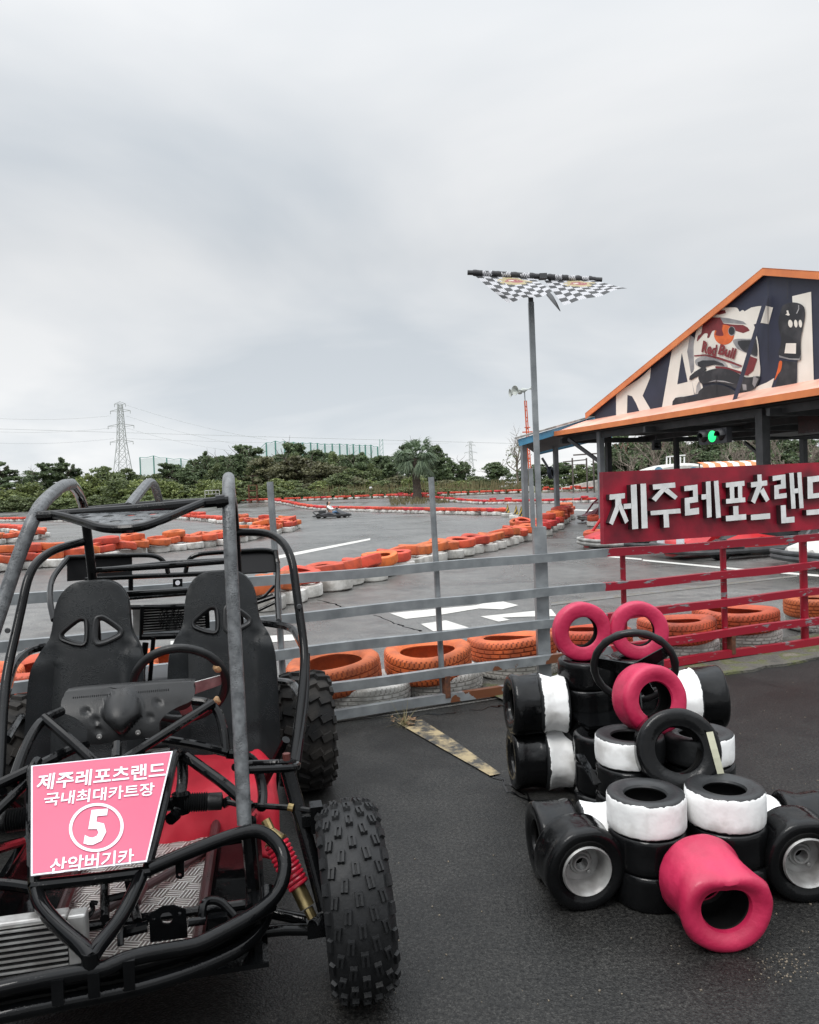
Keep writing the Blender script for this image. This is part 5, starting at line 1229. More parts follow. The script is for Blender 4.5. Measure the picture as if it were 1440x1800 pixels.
# radiator
rx0, rx1 = B(-130, 1660, 1.19).x, B(117, 1660, 1.22).x
mb = MB(); mb.box(((rx0+rx1)/2, -1.19, .285), (rx1-rx0, .03, .13)); core = part('radiator', mb, M['slick'], bug, smooth=False)
mb = MB()
for k in range(9): mb.box(((rx0+rx1)/2, -1.208, .228+k*.0145), (rx1-rx0, .008, .0035))
part('radiator_fins', mb, M['alu'], core, smooth=False)
mb = MB(); mb.box((rx1+.022, -1.185, .285), (.044, .045, .15)); mb.box(((rx0+rx1)/2, -1.185, .357), (rx1-rx0, .045, .016)); mb.box(((rx0+rx1)/2, -1.185, .214), (rx1-rx0, .045, .012)); o = part('radiator_tank', mb, M['alu'], core, smooth=False); bv = o.modifiers.new('bevel', 'BEVEL'); bv.width = .006; bv.segments = 2
# brackets, pedals
def plate_px(name, px, hl, a, th, m, parent=bug):
    o_ = [B(u, v, a) for u, v in px]; hs = []
    for (u, v, ru, rv) in hl:
        c = B(u, v, a); e1 = B(u+ru, v, a); e2 = B(u, v+rv, a)
        hs.append([(c.x+(e1.x-c.x)*math.cos(t)+(e2.x-c.x)*math.sin(t), c.z+(e1.z-c.z)*math.cos(t)+(e2.z-c.z)*math.sin(t)) for t in [2*math.pi*k/16 for k in range(16)]])
    mb = MB(); mb.sheet([(p.x, p.z) for p in o_], hs, .05, th, lambda x, z, d: Vector((x, -(a-d), z))); return part(name, mb, m, parent, smooth=False)
plate_px('lamp_bracket', [(262, 1608), (286, 1594), (306, 1592), (327, 1600), (330, 1648), (264, 1657)], [(293, 1614, 11, 11), (270, 1614, 3, 3), (316, 1606, 3, 3)], 1.24, .006, M['blackpaint'])
plate_px('tab', [(308, 1512), (324, 1508), (324, 1540), (318, 1546), (309, 1543)], [(316, 1538, 3, 3)], 1.12, .004, M['blackpaint'])
mb = MB(); mb.tube(fillet(path([(355, 1620, 1.17), (356, 1590, 1.15), (366, 1582, 1.13), (388, 1583, 1.13), (412, 1610, 1.15)]), .03), .011, 10); mb.tube(path([(330, 1622, 1.18), (360, 1618, 1.17)]), .011, 8); mb.box(B(383, 1620, 1.16), (.05, .03, .035)); part('master_cylinder', mb, M['blackpaint'], bug)
for q, r_ in (([(185, 1545, .95), (184, 1615, 1.14)], .012), ([(225, 1540, .95), (242, 1620, 1.14)], .012), ([(212, 1640, 1.2), (260, 1628, 1.2)], .014), ([(152, 1614, 1.15), (165, 1600, 1.12), (160, 1585, 1.1), (172, 1588, 1.1)], .006), ([(190, 1580, 1.05), (222, 1573, 1.03)], .010), ([(212, 1615, 1.2), (212, 1662, 1.24)], .008)):
    mb = MB(); mb.tube(fillet(path(q), .01), r_, 8); part('pedal_rod', mb, M['blackpaint'], bug)
# steering rack with bellows
def bellows(p, q, r0, name):
    p, q = Vector(p), Vector(q); ax = (q-p); Lr = ax.length; prof = []
    for k in range(33):
        t = k/32; r = r0*(1.0 if (t < .62 and k % 2 == 0) else (.8 if t < .62 else .86)); prof.append((r if t < .97 else r0*.5, t*Lr))
    prof = [(0, 0)]+prof+[(0, Lr)]
    mb = MB(); mt = quat_axis(ax).to_matrix().to_4x4(); mt.translation = p; mb.lathe(prof, 20, mt, closed=False); part(name, mb, M['rubber'], bug)
bellows(B(325, 1411, .80), B(392, 1408, .80), .030, 'rack_boot'); bellows(B(56, 1437, .80), B(-20, 1447, .80), .034, 'rack_boot')
mb = MB(); mb.tube(path([(56, 1437, .80), (190, 1424, .80), (326, 1411, .80)]), .02, 12); mb.tube(path([(318, 1395, .80), (318, 1428, .80)]), .028, 10)
mb.tube(path([(392, 1408, .80), (420, 1414, .84), (510, 1420, .98), (545, 1425, 1.0)]), .009, 8); mb.tube(path([(395, 1404, .80), (402, 1416, .81)]), .016, 8); mb.tube(path([(428, 1413, .86), (440, 1415, .88)]), .014, 8)
part('steering_rack', mb, M['blackpaint'], bug)
mb = MB(); mb.tube(path([(507, 1418, .985), (516, 1420, .99)]), .011, 8); part('tie_rod_nut', mb, M['brass'], bug)
# suspension, right and mirrored left
def mirror(p): return Vector((-.05-p.x, p.y, p.z))
for sgn in (1, -1):
    F_ = (lambda p: p) if sgn > 0 else mirror
    T_ = [F_(B(470, 1448, 1.0)), F_(B(546, 1606, 1.11))]
    mb = MB(); ax = (T_[1]-T_[0]).normalized(); Ls = (T_[1]-T_[0]).length
    mb.tube([T_[0]+ax*.02, T_[0]+ax*Ls*.62], .011, 10, mi=1); mb.tube([T_[0]+ax*Ls*.55, T_[0]+ax*Ls*.93], .021, 14, mi=0)
    mb.tube([T_[0]+ax*.018, T_[0]+ax*.05], [.012, .030], 16); mb.tube([T_[0]+ax*.05, T_[0]+ax*.056], .033, 16); mb.tube([T_[0]-ax*.012, T_[0]+ax*.018], .014, 10); mb.tube([T_[1]-ax*.015, T_[1]+ax*.012], .014, 10)
    so_ = part('shock_absorber', mb, [M['brass'], M['darkred']], bug)
    u_ = ax.orthogonal().normalized(); w_ = ax.cross(u_); hp = []
    for k in range(16*10+1):
        t = k/160; pit = t**.85 if t < .5 else (.5**.85+(t-.5)*.95)
        hp.append(T_[0]+ax*(.058+(Ls*.70-.058)*min(1, t*1.0))+(u_*math.cos(t*10*2*math.pi)+w_*math.sin(t*10*2*math.pi))*.029)
    mb = MB(); mb.tube(hp, .0062, 8); part('coil_spring', mb, M['redspring'], so_)
    arm = MB()
    for q in ([(455, 1600, 1.02), (560, 1622, 1.10)], [(440, 1640, 1.12), (500, 1634, 1.12), (565, 1634, 1.12)]): arm.tube([F_(B(*x)) for x in q], .0155, 12)
    arm.box(F_(B(555, 1628, 1.11)), (.05, .06, .035)); part('lower_arm', arm, M['blackpaint'], bug)
    st_ = MB(); st_.tube([F_(B(*x)) for x in ((505, 1352, .93), (535, 1460, 1.0), (572, 1600, 1.11))], .0215, 14); st_.box(F_(B(556, 1436, 1.03)), (.035, .05, .075)); st_.box(F_(B(549, 1440, 1.02)), (.06, .03, .03)); part('steering_upright', st_, M['blackpaint'], bug)
    lp_ = MB(); lp_.tube(fillet([F_(B(*x)) for x in ((412, 1349, .84), (430, 1343, .80), (500, 1341, .82), (522, 1341, .87), (523, 1349, .93), (500, 1351, .96), (425, 1354, .95))], .03), .0115, 10); part('strut_bracket', lp_, M['blackpaint'], bug)
    mb = MB(); c = F_(B(504, 1336, .90)); b_ = MB(); b_.lathe([(0, 0), (.011, 0), (.012, .02), (0, .022)], 6, closed=False); mb.add([v_+c for v_ in b_.v], b_.f); part('rusty_bolt', mb, mat('rust bolt', (.09, .02, .015), .6), bug)

# wheels
def atv_tyre(Ro, W, rh, kind):
    h = W/2; base = Ro-.014
    prof = [(rh, -h*.7), (rh+.012, -h*.86), (rh+.04, -h*.97), (base*.78, -h), (base*.88, -h*.93), (base*.955, -h*.75), (base*.99, -h*.45), (base, 0), (base*.99, h*.45), (base*.955, h*.75), (base*.88, h*.93), (base*.78, h), (rh+.04, h*.97), (rh+.012, h*.86), (rh, h*.7), (rh, 0)]
    mb = MB(); mb.lathe(prof, 64)
    def rad(z): # carcass radius at z
        pz = sorted([(z_, r) for r, z_ in prof[4:11]])
        for (z0, r0), (z1, r1) in zip(pz, pz[1:]):
            if z0 <= z <= z1: return r0+(r1-r0)*(z-z0)/(z1-z0)
        return base*.88
    def knob(t, z, lt, lz, hgt, tw=0, slot=False):
        r0 = rad(z); slope = (rad(min(h*.92, z+.004))-rad(max(-h*.92, z-.004)))/.008
        nz = -slope; nl = math.hypot(1, nz)
        nr = Vector((math.cos(t)/nl, math.sin(t)/nl, nz/nl)); c = Vector((math.cos(t)*r0, math.sin(t)*r0, z)); e = Vector((-math.sin(t), math.cos(t), 0)); f_ = nr.cross(e)
        e2 = e*math.cos(tw)+f_*math.sin(tw); f2 = nr.cross(e2)
        def blk(ee, ff, l1, l2, hh, cc):
            vs = []
            for hg, k in ((-.006, 1.12), (hh, .9)):
                for i, j in ((-1, -1), (1, -1), (1, 1), (-1, 1)): vs.append(cc+nr*hg+ee*(i*l1*k/2)+ff*(j*l2*k/2))
            mb.add(vs, [(3, 2, 1, 0), (4, 5, 6, 7), (0, 1, 5, 4), (1, 2, 6, 5), (2, 3, 7, 6), (3, 0, 4, 7)])
        if slot:
            blk(e2, f2, lt, lz*.36, hgt, c+f2*(lz*.32)); blk(e2, f2, lt, lz*.36, hgt, c-f2*(lz*.32)); blk(e2, f2, lt*.95, lz*.4, hgt*.55, c); blk(e2, f2, lt*.18, lz*.95, hgt*.97, c-e2*lt*.42)
        else: blk(e2, f2, lt, lz, hgt, c)
    if kind == 'front':
        n = 22
        for k in range(n):
            t = 2*math.pi*k/n
            knob(t, 0, .034, .019, .011, 0, True)
            for s in (-1, 1):
                knob(t+math.pi/n, s*h*.36, .034, .018, .011, s*.14, True); knob(t, s*h*.66, .030, .017, .010, s*.2, True); knob(t+math.pi/n, s*h*.88, .030, .016, .008, s*.05)
    else:
        n = 20
        for k in range(n):
            t = 2*math.pi*k/n
            for s in (-1, 1):
                o_ = 0 if s > 0 else math.pi/n
                knob(t+o_, s*h*.24, .032, h*.46, .015, s*.5); knob(t+o_+.055, s*h*.62, .034, h*.42, .016, s*.38); knob(t+o_+.08, s*h*.93, .036, h*.16, .013, s*.1)
    return mb.mesh('tyre', M['rubber'] if kind == 'front' else M['oldrubber'], True, 28)
TF = atv_tyre(.262, .18, .10, 'front'); TRR = atv_tyre(.274, .25, .115, 'rear')
def rimmesh(rh, W):
    mb = MB(); mb.lathe([(rh*.98, -W*.34), (rh+.008, -W*.36), (rh+.008, -W*.32), (rh*.9, -W*.3), (rh*.86, W*.05), (rh*.35, W*.12), (rh*.3, W*.2), (0, W*.2), (0, W*.1), (rh*.85, 0), (rh*.86, W*.3), (rh+.008, W*.32), (rh+.008, W*.36), (rh*.98, W*.34)], 32, closed=False); return mb.mesh('rim', M['darksteel'], True, 40)
RF, RR_ = rimmesh(.10, .18), rimmesh(.115, .255)
def wheel(b, a, Ro, me, rim, ax, label):
    w_ = link('wheel', None, bug, bz_(b, a, Ro), quat_axis(ax, .13)); w_['label'] = label; link('tyre', me, w_); link('rim', rim, w_)
wheel(.612, 1.115, .262, TF, RF, (1, -.05, .055), 'knobbly front wheel on the right of the photo'); wheel(-.70, 1.115, .262, TF, RF, (-1, .05, .05), 'knobbly front wheel on the left')
wheel(.60, -.46, .274, TRR, RR_, (1, 0, 0), 'wide worn rear wheel on the right of the photo'); wheel(-.66, -.46, .274, TRR, RR_, (-1, 0, 0), 'wide worn rear wheel on the left')
for q, r_ in (([bz_(.60, -.46, .274), bz_(-.66, -.46, .274)], .02), ([bz_(.53, 1.115, .258), bz_(.60, 1.115, .26)], .03), ([bz_(-.60, 1.115, .258), bz_(-.68, 1.115, .26)], .03)):
    mb = MB(); mb.tube(q, r_, 12); part('axle', mb, M['darksteel'], bug)
for q in ([bz_(.5, -.46, .28), bz_(.36, -.1, .26)], [bz_(-.56, -.46, .28), bz_(-.40, -.1, .26)]):
    mb = MB(); mb.tube(q, .018, 8); part('trailing_arm', mb, M['darksteel'], bug)
M['slickmatte'] = mat('matte black sheet', (0.008, 0.008, 0.009), 0.6, spec=0.2)
# engine deck: cooler with fan, rails and basket behind the seats
rk = MB()
def tb3(q, r=.0125, fr=.04): rk.tube(fillet(path(q), fr), r, 10)
A2 = -.95
tb3([(118, 1020, -.6), (230, 1010, -.62), (345, 1013, -.62)]) if False else None
tb3([(215, 1045, -.62), (330, 1038, -.62)], .015); tb3([(228, 1052, -.60), (330, 1044, -.60)], .008)
tb3([(165, 1004, -.55), (300, 990, -.58), (400, 985, -.55)], .013)
tb3([(150, 1018, A2), (250, 1013, A2), (345, 1009, A2), (470, 1003, A2)], .0135)
tb3([(118, 980, A2), (232, 976, A2), (275, 976, A2), (292, 990, A2), (296, 1010, A2)], .012, .06)
tb3([(326, 1008, A2), (330, 985, A2), (345, 974, A2), (400, 970, A2), (470, 966, A2), (484, 972, A2), (489, 990, A2-.02)], .012, .06)
tb3([(120, 980, A2), (90, 1018, -.75), (87, 1055, -.55), (95, 1090, -.45)], .0135, .08)
tb3([(484, 968, A2), (489, 1000, -.9), (487, 1045, -.7), (490, 1092, -.42)], .0135, .08)
tb3([(230, 1013, A2), (230, 1038, A2)], .012); tb3([(298, 1008, A2), (299, 1012, A2)], .01)
tb3([(225, 1068, -.58), (330, 1066, -.58)], .011); tb3([(250, 1120, -.55), (330, 1117, -.55)], .015); tb3([(250, 1065, -.56), (248, 1125, -.56)], .009)
tb3([(250, 1180, -.5), (256, 1130, -.5)], .014); tb3([(262, 1215, -.5), (270, 1120, -.5)], .010)
tb3([(420, 1070, -.75), (455, 1060, -.8), (480, 1045, -.8)], .009); tb3([(430, 1060, -.7), (462, 1052, -.8), (482, 1030, -.85)], .008); tb3([(450, 1060, -.7), (488, 1047, -.7)], .010); tb3([(440, 1080, -.7), (486, 1058, -.7)], .008)
part('rear_rack', rk, M['blackpaint'], bug)
def pan(name, px, m, th=.012):
    q = [B(*x) for x in px]; mb = MB(); nn = (q[1]-q[0]).cross(q[2]-q[0]).normalized(); mb.add(q+[p+nn*th for p in q], [tuple(range(len(q))), tuple(range(2*len(q)-1, len(q)-1, -1))]+[(i, len(q)+i, len(q)+(i+1) % len(q), (i+1) % len(q)) for i in range(len(q))]); return part(name, mb, m, bug, smooth=False)
pan('rear_panel', [(118, 983, A2-.01), (232, 978, A2-.01), (232, 1014, A2-.01), (118, 1022, A2-.01)], M['slickmatte']); pan('rear_panel', [(418, 970, A2-.01), (482, 967, A2-.01), (486, 1004, -.9), (418, 1008, -.9)], M['slickmatte'])
pan('tail_lamp_tab', [(304, 1018, A2+.02), (321, 1017, A2+.02), (321, 1031, A2+.02), (304, 1032, A2+.02)], M['slick'], .004)
mb = MB(); b_ = MB(); b_.lathe([(0, 0), (.012, 0), (.012, .004), (0, .004)], 16, closed=False); mb.add([Matrix.Rotation(R(90), 3, 'X') @ v_ + B(312.5, 1024.5, A2+.026) for v_ in b_.v], b_.f); part('lamp_hole', mb, M['white'], bug)
# cooler
c0 = B(268, 1090, -.62); mb = MB(); mb.box(c0+Vector((.09, .02, 0)), (.34, .03, .115)); cool = part('oil_cooler', mb, M['slick'], bug, smooth=False)
mb = MB()
for k in range(9): mb.box(c0+Vector((.09, .0, -.05+k*.0125)), (.30, .012, .003))
mb.box(c0+Vector((-.065, 0, 0)), (.04, .03, .13)); mb.box(c0+Vector((.05, 0.005, .063)), (.28, .03, .015)); part('cooler_fins', mb, M['rim'], cool, smooth=False)
mb = MB(); fc = c0+Vector((.085, -.02, .002))
for rr in (.018, .03, .042, .053): mb.tube([fc+Vector((math.cos(2*math.pi*k/28)*rr, 0, math.sin(2*math.pi*k/28)*rr)) for k in range(28)], .0022, 6, closed=True)
for k in range(6): a = k*1.047+.3; mb.tube([fc, fc+Vector((math.cos(a)*.055, .002, math.sin(a)*.055))], .0025, 6)
part('fan_guard', mb, M['plastic'], cool)
mb = MB(); mb.box(bz_(-.03, -.72, .42), (.36, .32, .26)); mb.tube([bz_(-.1, -.55, .36), bz_(.2, -.6, .42)], .05, 14); mb.tube([bz_(.1, -.9, .5), bz_(.3, -.95, .45)], .045, 14); o = part('engine', mb, M['darksteel'], bug); bv = o.modifiers.new('bevel', 'BEVEL'); bv.width = .02; bv.segments = 2

# ================================================================== PAVILION
DV = Vector((0.32, -0.95, 0)).normalized(); NV = Vector((0.95, 0.32, 0)).normalized(); Z1 = Vector((0, 0, 1))
PC = Vector((4.82, 27.0, 0))              # foot of the canopy's far left corner
def PV(s, w, z): return PC+DV*s+NV*w+Z1*z  # s along the front, w into the building
pav = thing('pit_pavilion', 'open pit pavilion with orange edged canopy, navy painted gable mural and blue side roof', 'pavilion', PC)
def pp(mb): 
    for v in mb.v: v -= PC
    return mb
HL, HA, SH = 3.75, 6.2, 7.7; GS, GW = 1.1, 1.1
def gz(s): return HL+(HA-HL)*max(0, 1-abs(s-(GS+SH))/SH)
# gable wall
mb = MB(); WB = 3.42
g_ = [(GS, WB), (GS+2*SH, WB), (GS+2*SH, HL), (GS+SH, HA), (GS, HL)]
mb.add([PV(s, GW, z) for s, z in g_]+[PV(s, GW+.12, z) for s, z in g_], [(0, 1, 2, 3, 4), (9, 8, 7, 6, 5)]+[(i, 5+i, 5+(i+1) % 5, (i+1) % 5) for i in range(5)])
part('gable_wall', pp(mb), M['navy'], pav, smooth=False)
# roof slopes behind it with orange trim in front
mb = MB()
for s0, z0, s1, z1 in ((GS-.35, HL-.12, GS+SH, HA+.02), (GS+2*SH+.35, HL-.12, GS+SH, HA+.02)):
    a, b = PV(s0, GW-.09, z0), PV(s1, GW-.09, z1); c, d = PV(s1, GW+13, z1), PV(s0, GW+13, z0)
    up = Z1*.09; mb.add([a, b, c, d, a+up, b+up, c+up, d+up], [(0, 1, 2, 3), (7, 6, 5, 4), (0, 4, 5, 1), (1, 5, 6, 2), (2, 6, 7, 3), (3, 7, 4, 0)])
roofp = part('roof', pp(mb), M['ceil'], pav, smooth=False)
mb = MB()
for s0, z0, s1, z1 in ((GS-.38, HL-.13, GS+SH, HA+.02), (GS+2*SH+.38, HL-.13, GS+SH, HA+.02)):
    for (dz0, dz1, w0, w1) in ((-.06, .115, GW-.13, GW-.095), (.095, .12, GW-.13, GW+.4)):
        q = [PV(s0, w0, z0+dz0), PV(s1, w0, z1+dz0), PV(s1, w0, z1+dz1), PV(s0, w0, z0+dz1)]
        r_ = [PV(s0, w1, z0+dz0), PV(s1, w1, z1+dz0), PV(s1, w1, z1+dz1), PV(s0, w1, z0+dz1)]
        mb.add(q+r_, [(0, 1, 2, 3), (7, 6, 5, 4), (0, 4, 5, 1), (1, 5, 6, 2), (2, 6, 7, 3), (3, 7, 4, 0)])
part('roof_trim', pp(mb), M['orangefascia'], pav, smooth=False)
# canopy: salmon sheet sloping from the wall to its orange fascia
CH = 3.09; SE = 17.0
mb = MB(); q = [PV(0, 0, CH+.05), PV(SE, 0, CH+.05), PV(SE, GW, CH+.42), PV(0.6, GW, CH+.42)]
mb.add(q+[p-Z1*.04 for p in q], [(0, 1, 2, 3), (7, 6, 5, 4), (0, 4, 5, 1), (1, 5, 6, 2), (2, 6, 7, 3), (3, 7, 4, 0)]); part('canopy', pp(mb), M['salmon'], pav, smooth=False)
mb = MB(); mb.beam(PV(-.02, -.03, CH), PV(SE, -.03, CH), .05, .15); part('canopy_fascia', pp(mb), M['orangefascia'], pav, smooth=False)
# underside: purlins and ceiling
mb = MB(); q = [PV(.05, .02, CH-.10), PV(SE, .02, CH-.10), PV(SE, 12.5, CH-.02), PV(.05, 12.5, CH-.02)]; mb.add(q+[p+Z1*.03 for p in q], [(0, 1, 2, 3), (7, 6, 5, 4)]); part('ceiling', pp(mb), M['ceil'], pav, smooth=False)
mb = MB()
for w_ in (.5, 3.5, 6.5, 9.5): mb.beam(PV(.1, w_, CH-.2), PV(SE, w_, CH-.2), .12, .18)
for s in (0.6, 5.2, 9.8, 14.4): mb.beam(PV(s, .1, CH-.26), PV(s, 12, CH-.26), .1, .16)
part('roof_beam', pp(mb), M['darksteel'], pav, smooth=False)
mb = MB(); q = [PV(1.0, 7.0, CH-.22), PV(8.5, 7.0, CH-.22), PV(8.5, 9.3, CH-.25), PV(1.0, 9.3, CH-.25)]; mb.add(q+[p+Z1*.02 for p in q], [(0, 1, 2, 3), (7, 6, 5, 4)]); part('ceiling_panel', pp(mb), M['ceilpale'], pav, smooth=False)
def column(u, vb, Y, top, wd, m, v2=None):
    p = P(u, vb, Y); mb = MB(); mb.box((p.x, p.y, top/2), (wd, wd, top), Matrix.Rotation(R(18.5), 3, 'Z')); part('column', pp(mb), m, pav, smooth=False); return Vector((p.x, p.y, 0))
c1 = column(925, 925, 26.5, 2.95, .17, M['steelgrey']); c2 = column(980, 900, 33.0, 2.95, .17, M['steelgrey'])
c3 = column(1060, 925, 24.9, 3.0, .17, M['steelgrey']); c4 = column(1073, 915, 27.5, 3.0, .17, M['darksteel']); c5 = column(1345, 940, 18.4, 2.96, .22, M['darksteel'])
column(1192, 900, 27.0, 3.0, .14, M['darksteel']); column(1415, 900, 30, 3.0, .2, M['darksteel'])
mb = MB(); mb.beam(P(1000, 772, 26.0), P(1060, 816, 24.9), .1, .1); part('knee_brace', pp(mb), M['darksteel'], pav, smooth=False)
mb = MB(); mb.beam(P(1310, 778, 22), P(1340, 803, 18.6), .07, .07); part('knee_brace', pp(mb), M['darksteel'], pav, smooth=False)
mb = MB(); mb.beam(P(953, 805, 33), P(970, 833, 33), .09, .09); part('knee_brace', pp(mb), M['steelgrey'], pav, smooth=False)
# blue side roof
A_, B_ = P(912, 776, 26.0), P(1047, 736, 27.4); C_, D_ = P(940, 797, 34.0), P(1075, 765, 35.5)
def slab(name, q, th, m, par=pav):
    mb = MB(); mb.add(q+[p+Z1*th for p in q], [(0, 1, 2, 3), (7, 6, 5, 4), (0, 4, 5, 1), (1, 5, 6, 2), (2, 6, 7, 3), (3, 7, 4, 0)]); return part(name, pp(mb), m, par, smooth=False)
up2 = Vector((0, .06, 0))
slab('side_roof', [A_+up2, B_+up2, D_-up2, C_-up2], .05, M['ceil'])
mb = MB(); mb.beam(A_-Z1*.04, B_-Z1*.04, .06, .22); part('blue_fascia', pp(mb), M['blueroof'], pav, smooth=False); mb = MB(); mb.beam(C_, D_, .06, .2); part('blue_fascia', pp(mb), M['blueroof'], pav, smooth=False)
mb = MB(); mb.beam(A_+Z1*.11+Vector((-.1, -.06, 0)), B_+Z1*.11+Vector((0, -.06, 0)), .12, .06); part('roof_edge', pp(mb), M['roofgrey'], pav, smooth=False)
mb = MB(); mb.beam(P(1033, 733, 27.2), P(1046, 731, 27.3), .05, .25); part('blue_fascia', pp(mb), M['blueroof'], pav, smooth=False)

# ---- mural, flat paint on the gable
GO = PV(0, GW-.004, 0)
mural = link('mural', None, pav, (0, 0, 0)); mural['label'] = 'painted mural of a racing helmet, a raised glove and large cream letters'; mural.empty_display_size = .1
layer = [0]
def paint(name, px, m, smooth_=False, conv=None):
    layer[0] += 1; off = .001*layer[0]
    q = [PL(*(conv(x, y) if conv else (x, y)), GO-NV*off, NV) for x, y in px]
    if smooth_: q = spline(q, 3, True)
    mb = MB(); mb.add([p-PC for p in q], [tuple(range(len(q)))]); return part(name, mb, m, mural, smooth=False, fixn=False)
def Z4(x, y): return (800+x/2.25, 440+y/2.25)
def Z5(x, y): return (1180+x/5.5385, 480+y/5.5385)
paint('letter_r', [(637, 573), (670, 545), (722, 513), (748, 492), (775, 464), (771, 505), (752, 552), (742, 575), (760, 606), (780, 640), (734, 648), (716, 605), (700, 577), (682, 572), (680, 655), (637, 662)], M['cream'], conv=Z4)
paint('letter_a', [(858, 394), (895, 360), (928, 334), (941, 349), (948, 420), (985, 560), (940, 572), (880, 584), (866, 628), (816, 636)], M['cream'], conv=Z4)
paint('letter_a_shade', [(930, 334), (945, 345), (960, 470), (975, 560), (945, 570), (935, 500), (918, 400)], M['muralgrey'], conv=Z4)
paint('letter_a_counter', [(897, 405), (920, 520), (879, 530)], M['navy'], conv=Z4)
paint('letter_c', [(715, 372), (780, 335), (850, 322), (920, 318), (992, 335), (948, 497), (880, 485), (800, 500), (740, 440)], M['cream'], conv=Z5)
paint('letter_c', [(740, 1205), (800, 1130), (850, 1098), (930, 1065), (1005, 1020), (960, 1165), (860, 1185), (740, 1215)], M['cream'], conv=Z5)
paint('letter_i', [(1178, 225), (1362, 182), (1390, 1105), (1222, 1140)], M['cream'], conv=Z5)
paint('helmet', [(255, 530), (300, 470), (380, 400), (470, 345), (560, 335), (640, 338), (665, 375), (700, 360), (740, 410), (800, 490), (830, 600), (850, 700), (858, 830), (868, 940), (855, 1040), (810, 1135), (700, 1150), (560, 1080), (400, 1060), (265, 1060), (235, 1180), (205, 1060), (190, 990), (225, 930), (218, 720)], M['cream'], conv=Z5, smooth_=True)
paint('helmet_stripe', [(400, 405), (470, 365), (525, 360), (533, 390), (470, 405)], M['helmetred'], conv=Z5)
paint('helmet_stripe', [(470, 430), (560, 440), (700, 470), (735, 500), (600, 492), (510, 486)], M['muralgrey'], conv=Z5)
paint('helmet_stripe', [(370, 430), (475, 432), (510, 490), (600, 500), (700, 505), (745, 530), (765, 560), (700, 585), (620, 560), (520, 520), (420, 480), (330, 490)], M['helmetred'], conv=Z5)
paint('helmet_sun', [(515+98*math.cos(a), 600+98*math.sin(a)) for a in [2*math.pi*k/28 for k in range(28)]], M['helmetorange'], conv=Z5)
paint('bull_shape', [(250, 665), (262, 610), (290, 590), (300, 540), (310, 500), (345, 480), (410, 455), (460, 465), (500, 500), (495, 550), (510, 605), (470, 612), (430, 600), (440, 560), (400, 565), (370, 625), (350, 628), (355, 590), (320, 590), (285, 630)], M['helmetred'], conv=Z5, smooth_=True)
paint('ear_ring', [(590+36*math.cos(a), 565+46*math.sin(a)) for a in [2*math.pi*k/24 for k in range(24)]], M['muralgrey'], conv=Z5)
paint('ear_hole', [(588+30*math.cos(a), 563+40*math.sin(a)) for a in [2*math.pi*k/24 for k in range(24)]], M['muralblack'], conv=Z5)
paint('visor', [(600, 660), (650, 640), (790, 640), (822, 620), (836, 740), (832, 815), (760, 790), (690, 760), (640, 730)], M['muralgrey'], conv=Z5, smooth_=True)
paint('visor', [(648, 664), (795, 652), (826, 642), (838, 800), (765, 782), (695, 752)], M['muralblack'], conv=Z5, smooth_=True)
paint('chin_red', [(770, 808), (838, 835), (800, 950), (745, 995), (705, 975), (735, 880)], M['helmetred'], conv=Z5)
paint('chin_vent', [(235, 845), (320, 810), (440, 835), (520, 870), (545, 915), (440, 895), (330, 905), (250, 900)], M['muralgrey'], conv=Z5, smooth_=True)
paint('chin_vent', [(560, 850), (640, 880), (675, 915), (600, 915)], M['muralgrey'], conv=Z5, smooth_=True)
paint('chin_line', [(222, 800), (330, 790), (450, 815), (560, 850), (690, 900), (685, 915), (550, 868), (440, 832), (330, 806), (225, 812)], M['helmetred'], conv=Z5)
paint('chin_line', [(430, 905), (540, 915), (620, 940), (700, 965), (760, 1000), (700, 992), (560, 940), (430, 925)], M['helmetred'], conv=Z5)
paint('chin_dark', [(255, 870), (300, 850), (420, 850), (500, 880), (520, 905), (420, 890), (300, 925), (262, 905)], M['muralblack'], conv=Z5)
paint('strap', [(180, 1005), (230, 960), (320, 905), (345, 935), (320, 970), (200, 1040), (175, 1040)], M['muralblack'], conv=Z5)
paint('neck', [(265, 1000), (330, 960), (430, 930), (520, 930), (610, 955), (700, 1005), (760, 1015), (860, 1005), (850, 1060), (808, 1130), (700, 1155), (600, 1110), (500, 1075), (430, 1060), (340, 1075), (285, 1070)], M['muralblack'], conv=Z5, smooth_=True)
paint('neck_shine', [(690, 1080), (730, 1085), (735, 1140), (700, 1140)], M['muralgrey'], conv=Z5)
paint('neck_shine', [(800, 1000), (850, 1030), (812, 1115), (790, 1080)], M['muralgrey'], conv=Z5)
paint('neck_shine', [(360, 1062), (430, 1040), (520, 1050), (620, 1080), (520, 1062), (430, 1055)], M['muralgrey'], conv=Z5)
paint('shoulder', [(235, 1200), (270, 1150), (330, 1105), (430, 1085), (540, 1105), (640, 1160), (735, 1212), (560, 1245), (280, 1300), (30, 1320), (40, 1215)], M['muralblack'], conv=Z5, smooth_=True)
paint('glove', [(1070, 360), (1085, 318), (1130, 295), (1180, 285), (1250, 297), (1292, 330), (1303, 380), (1300, 440), (1280, 540), (1265, 620), (1260, 700), (1262, 800), (1250, 852), (1150, 840), (1055, 815), (1045, 770), (1068, 690), (1068, 620), (1048, 540), (1044, 460)], M['muralblack'], conv=Z5, smooth_=True)
paint('sleeve', [(1060, 830), (1150, 845), (1226, 852), (1222, 1143), (965, 1168), (1005, 1050), (1040, 940)], M['navy'], conv=Z5)
paint('sleeve', [(1075, 845), (1150, 858), (1218, 864), (1214, 1135), (990, 1156), (1025, 1060)], M['muralblack'], conv=Z5)
paint('sleeve_red', [(1052, 860), (1080, 866), (1068, 945), (1040, 985), (1005, 1045), (1035, 940)], M['helmetorange'], conv=Z5, smooth_=True)
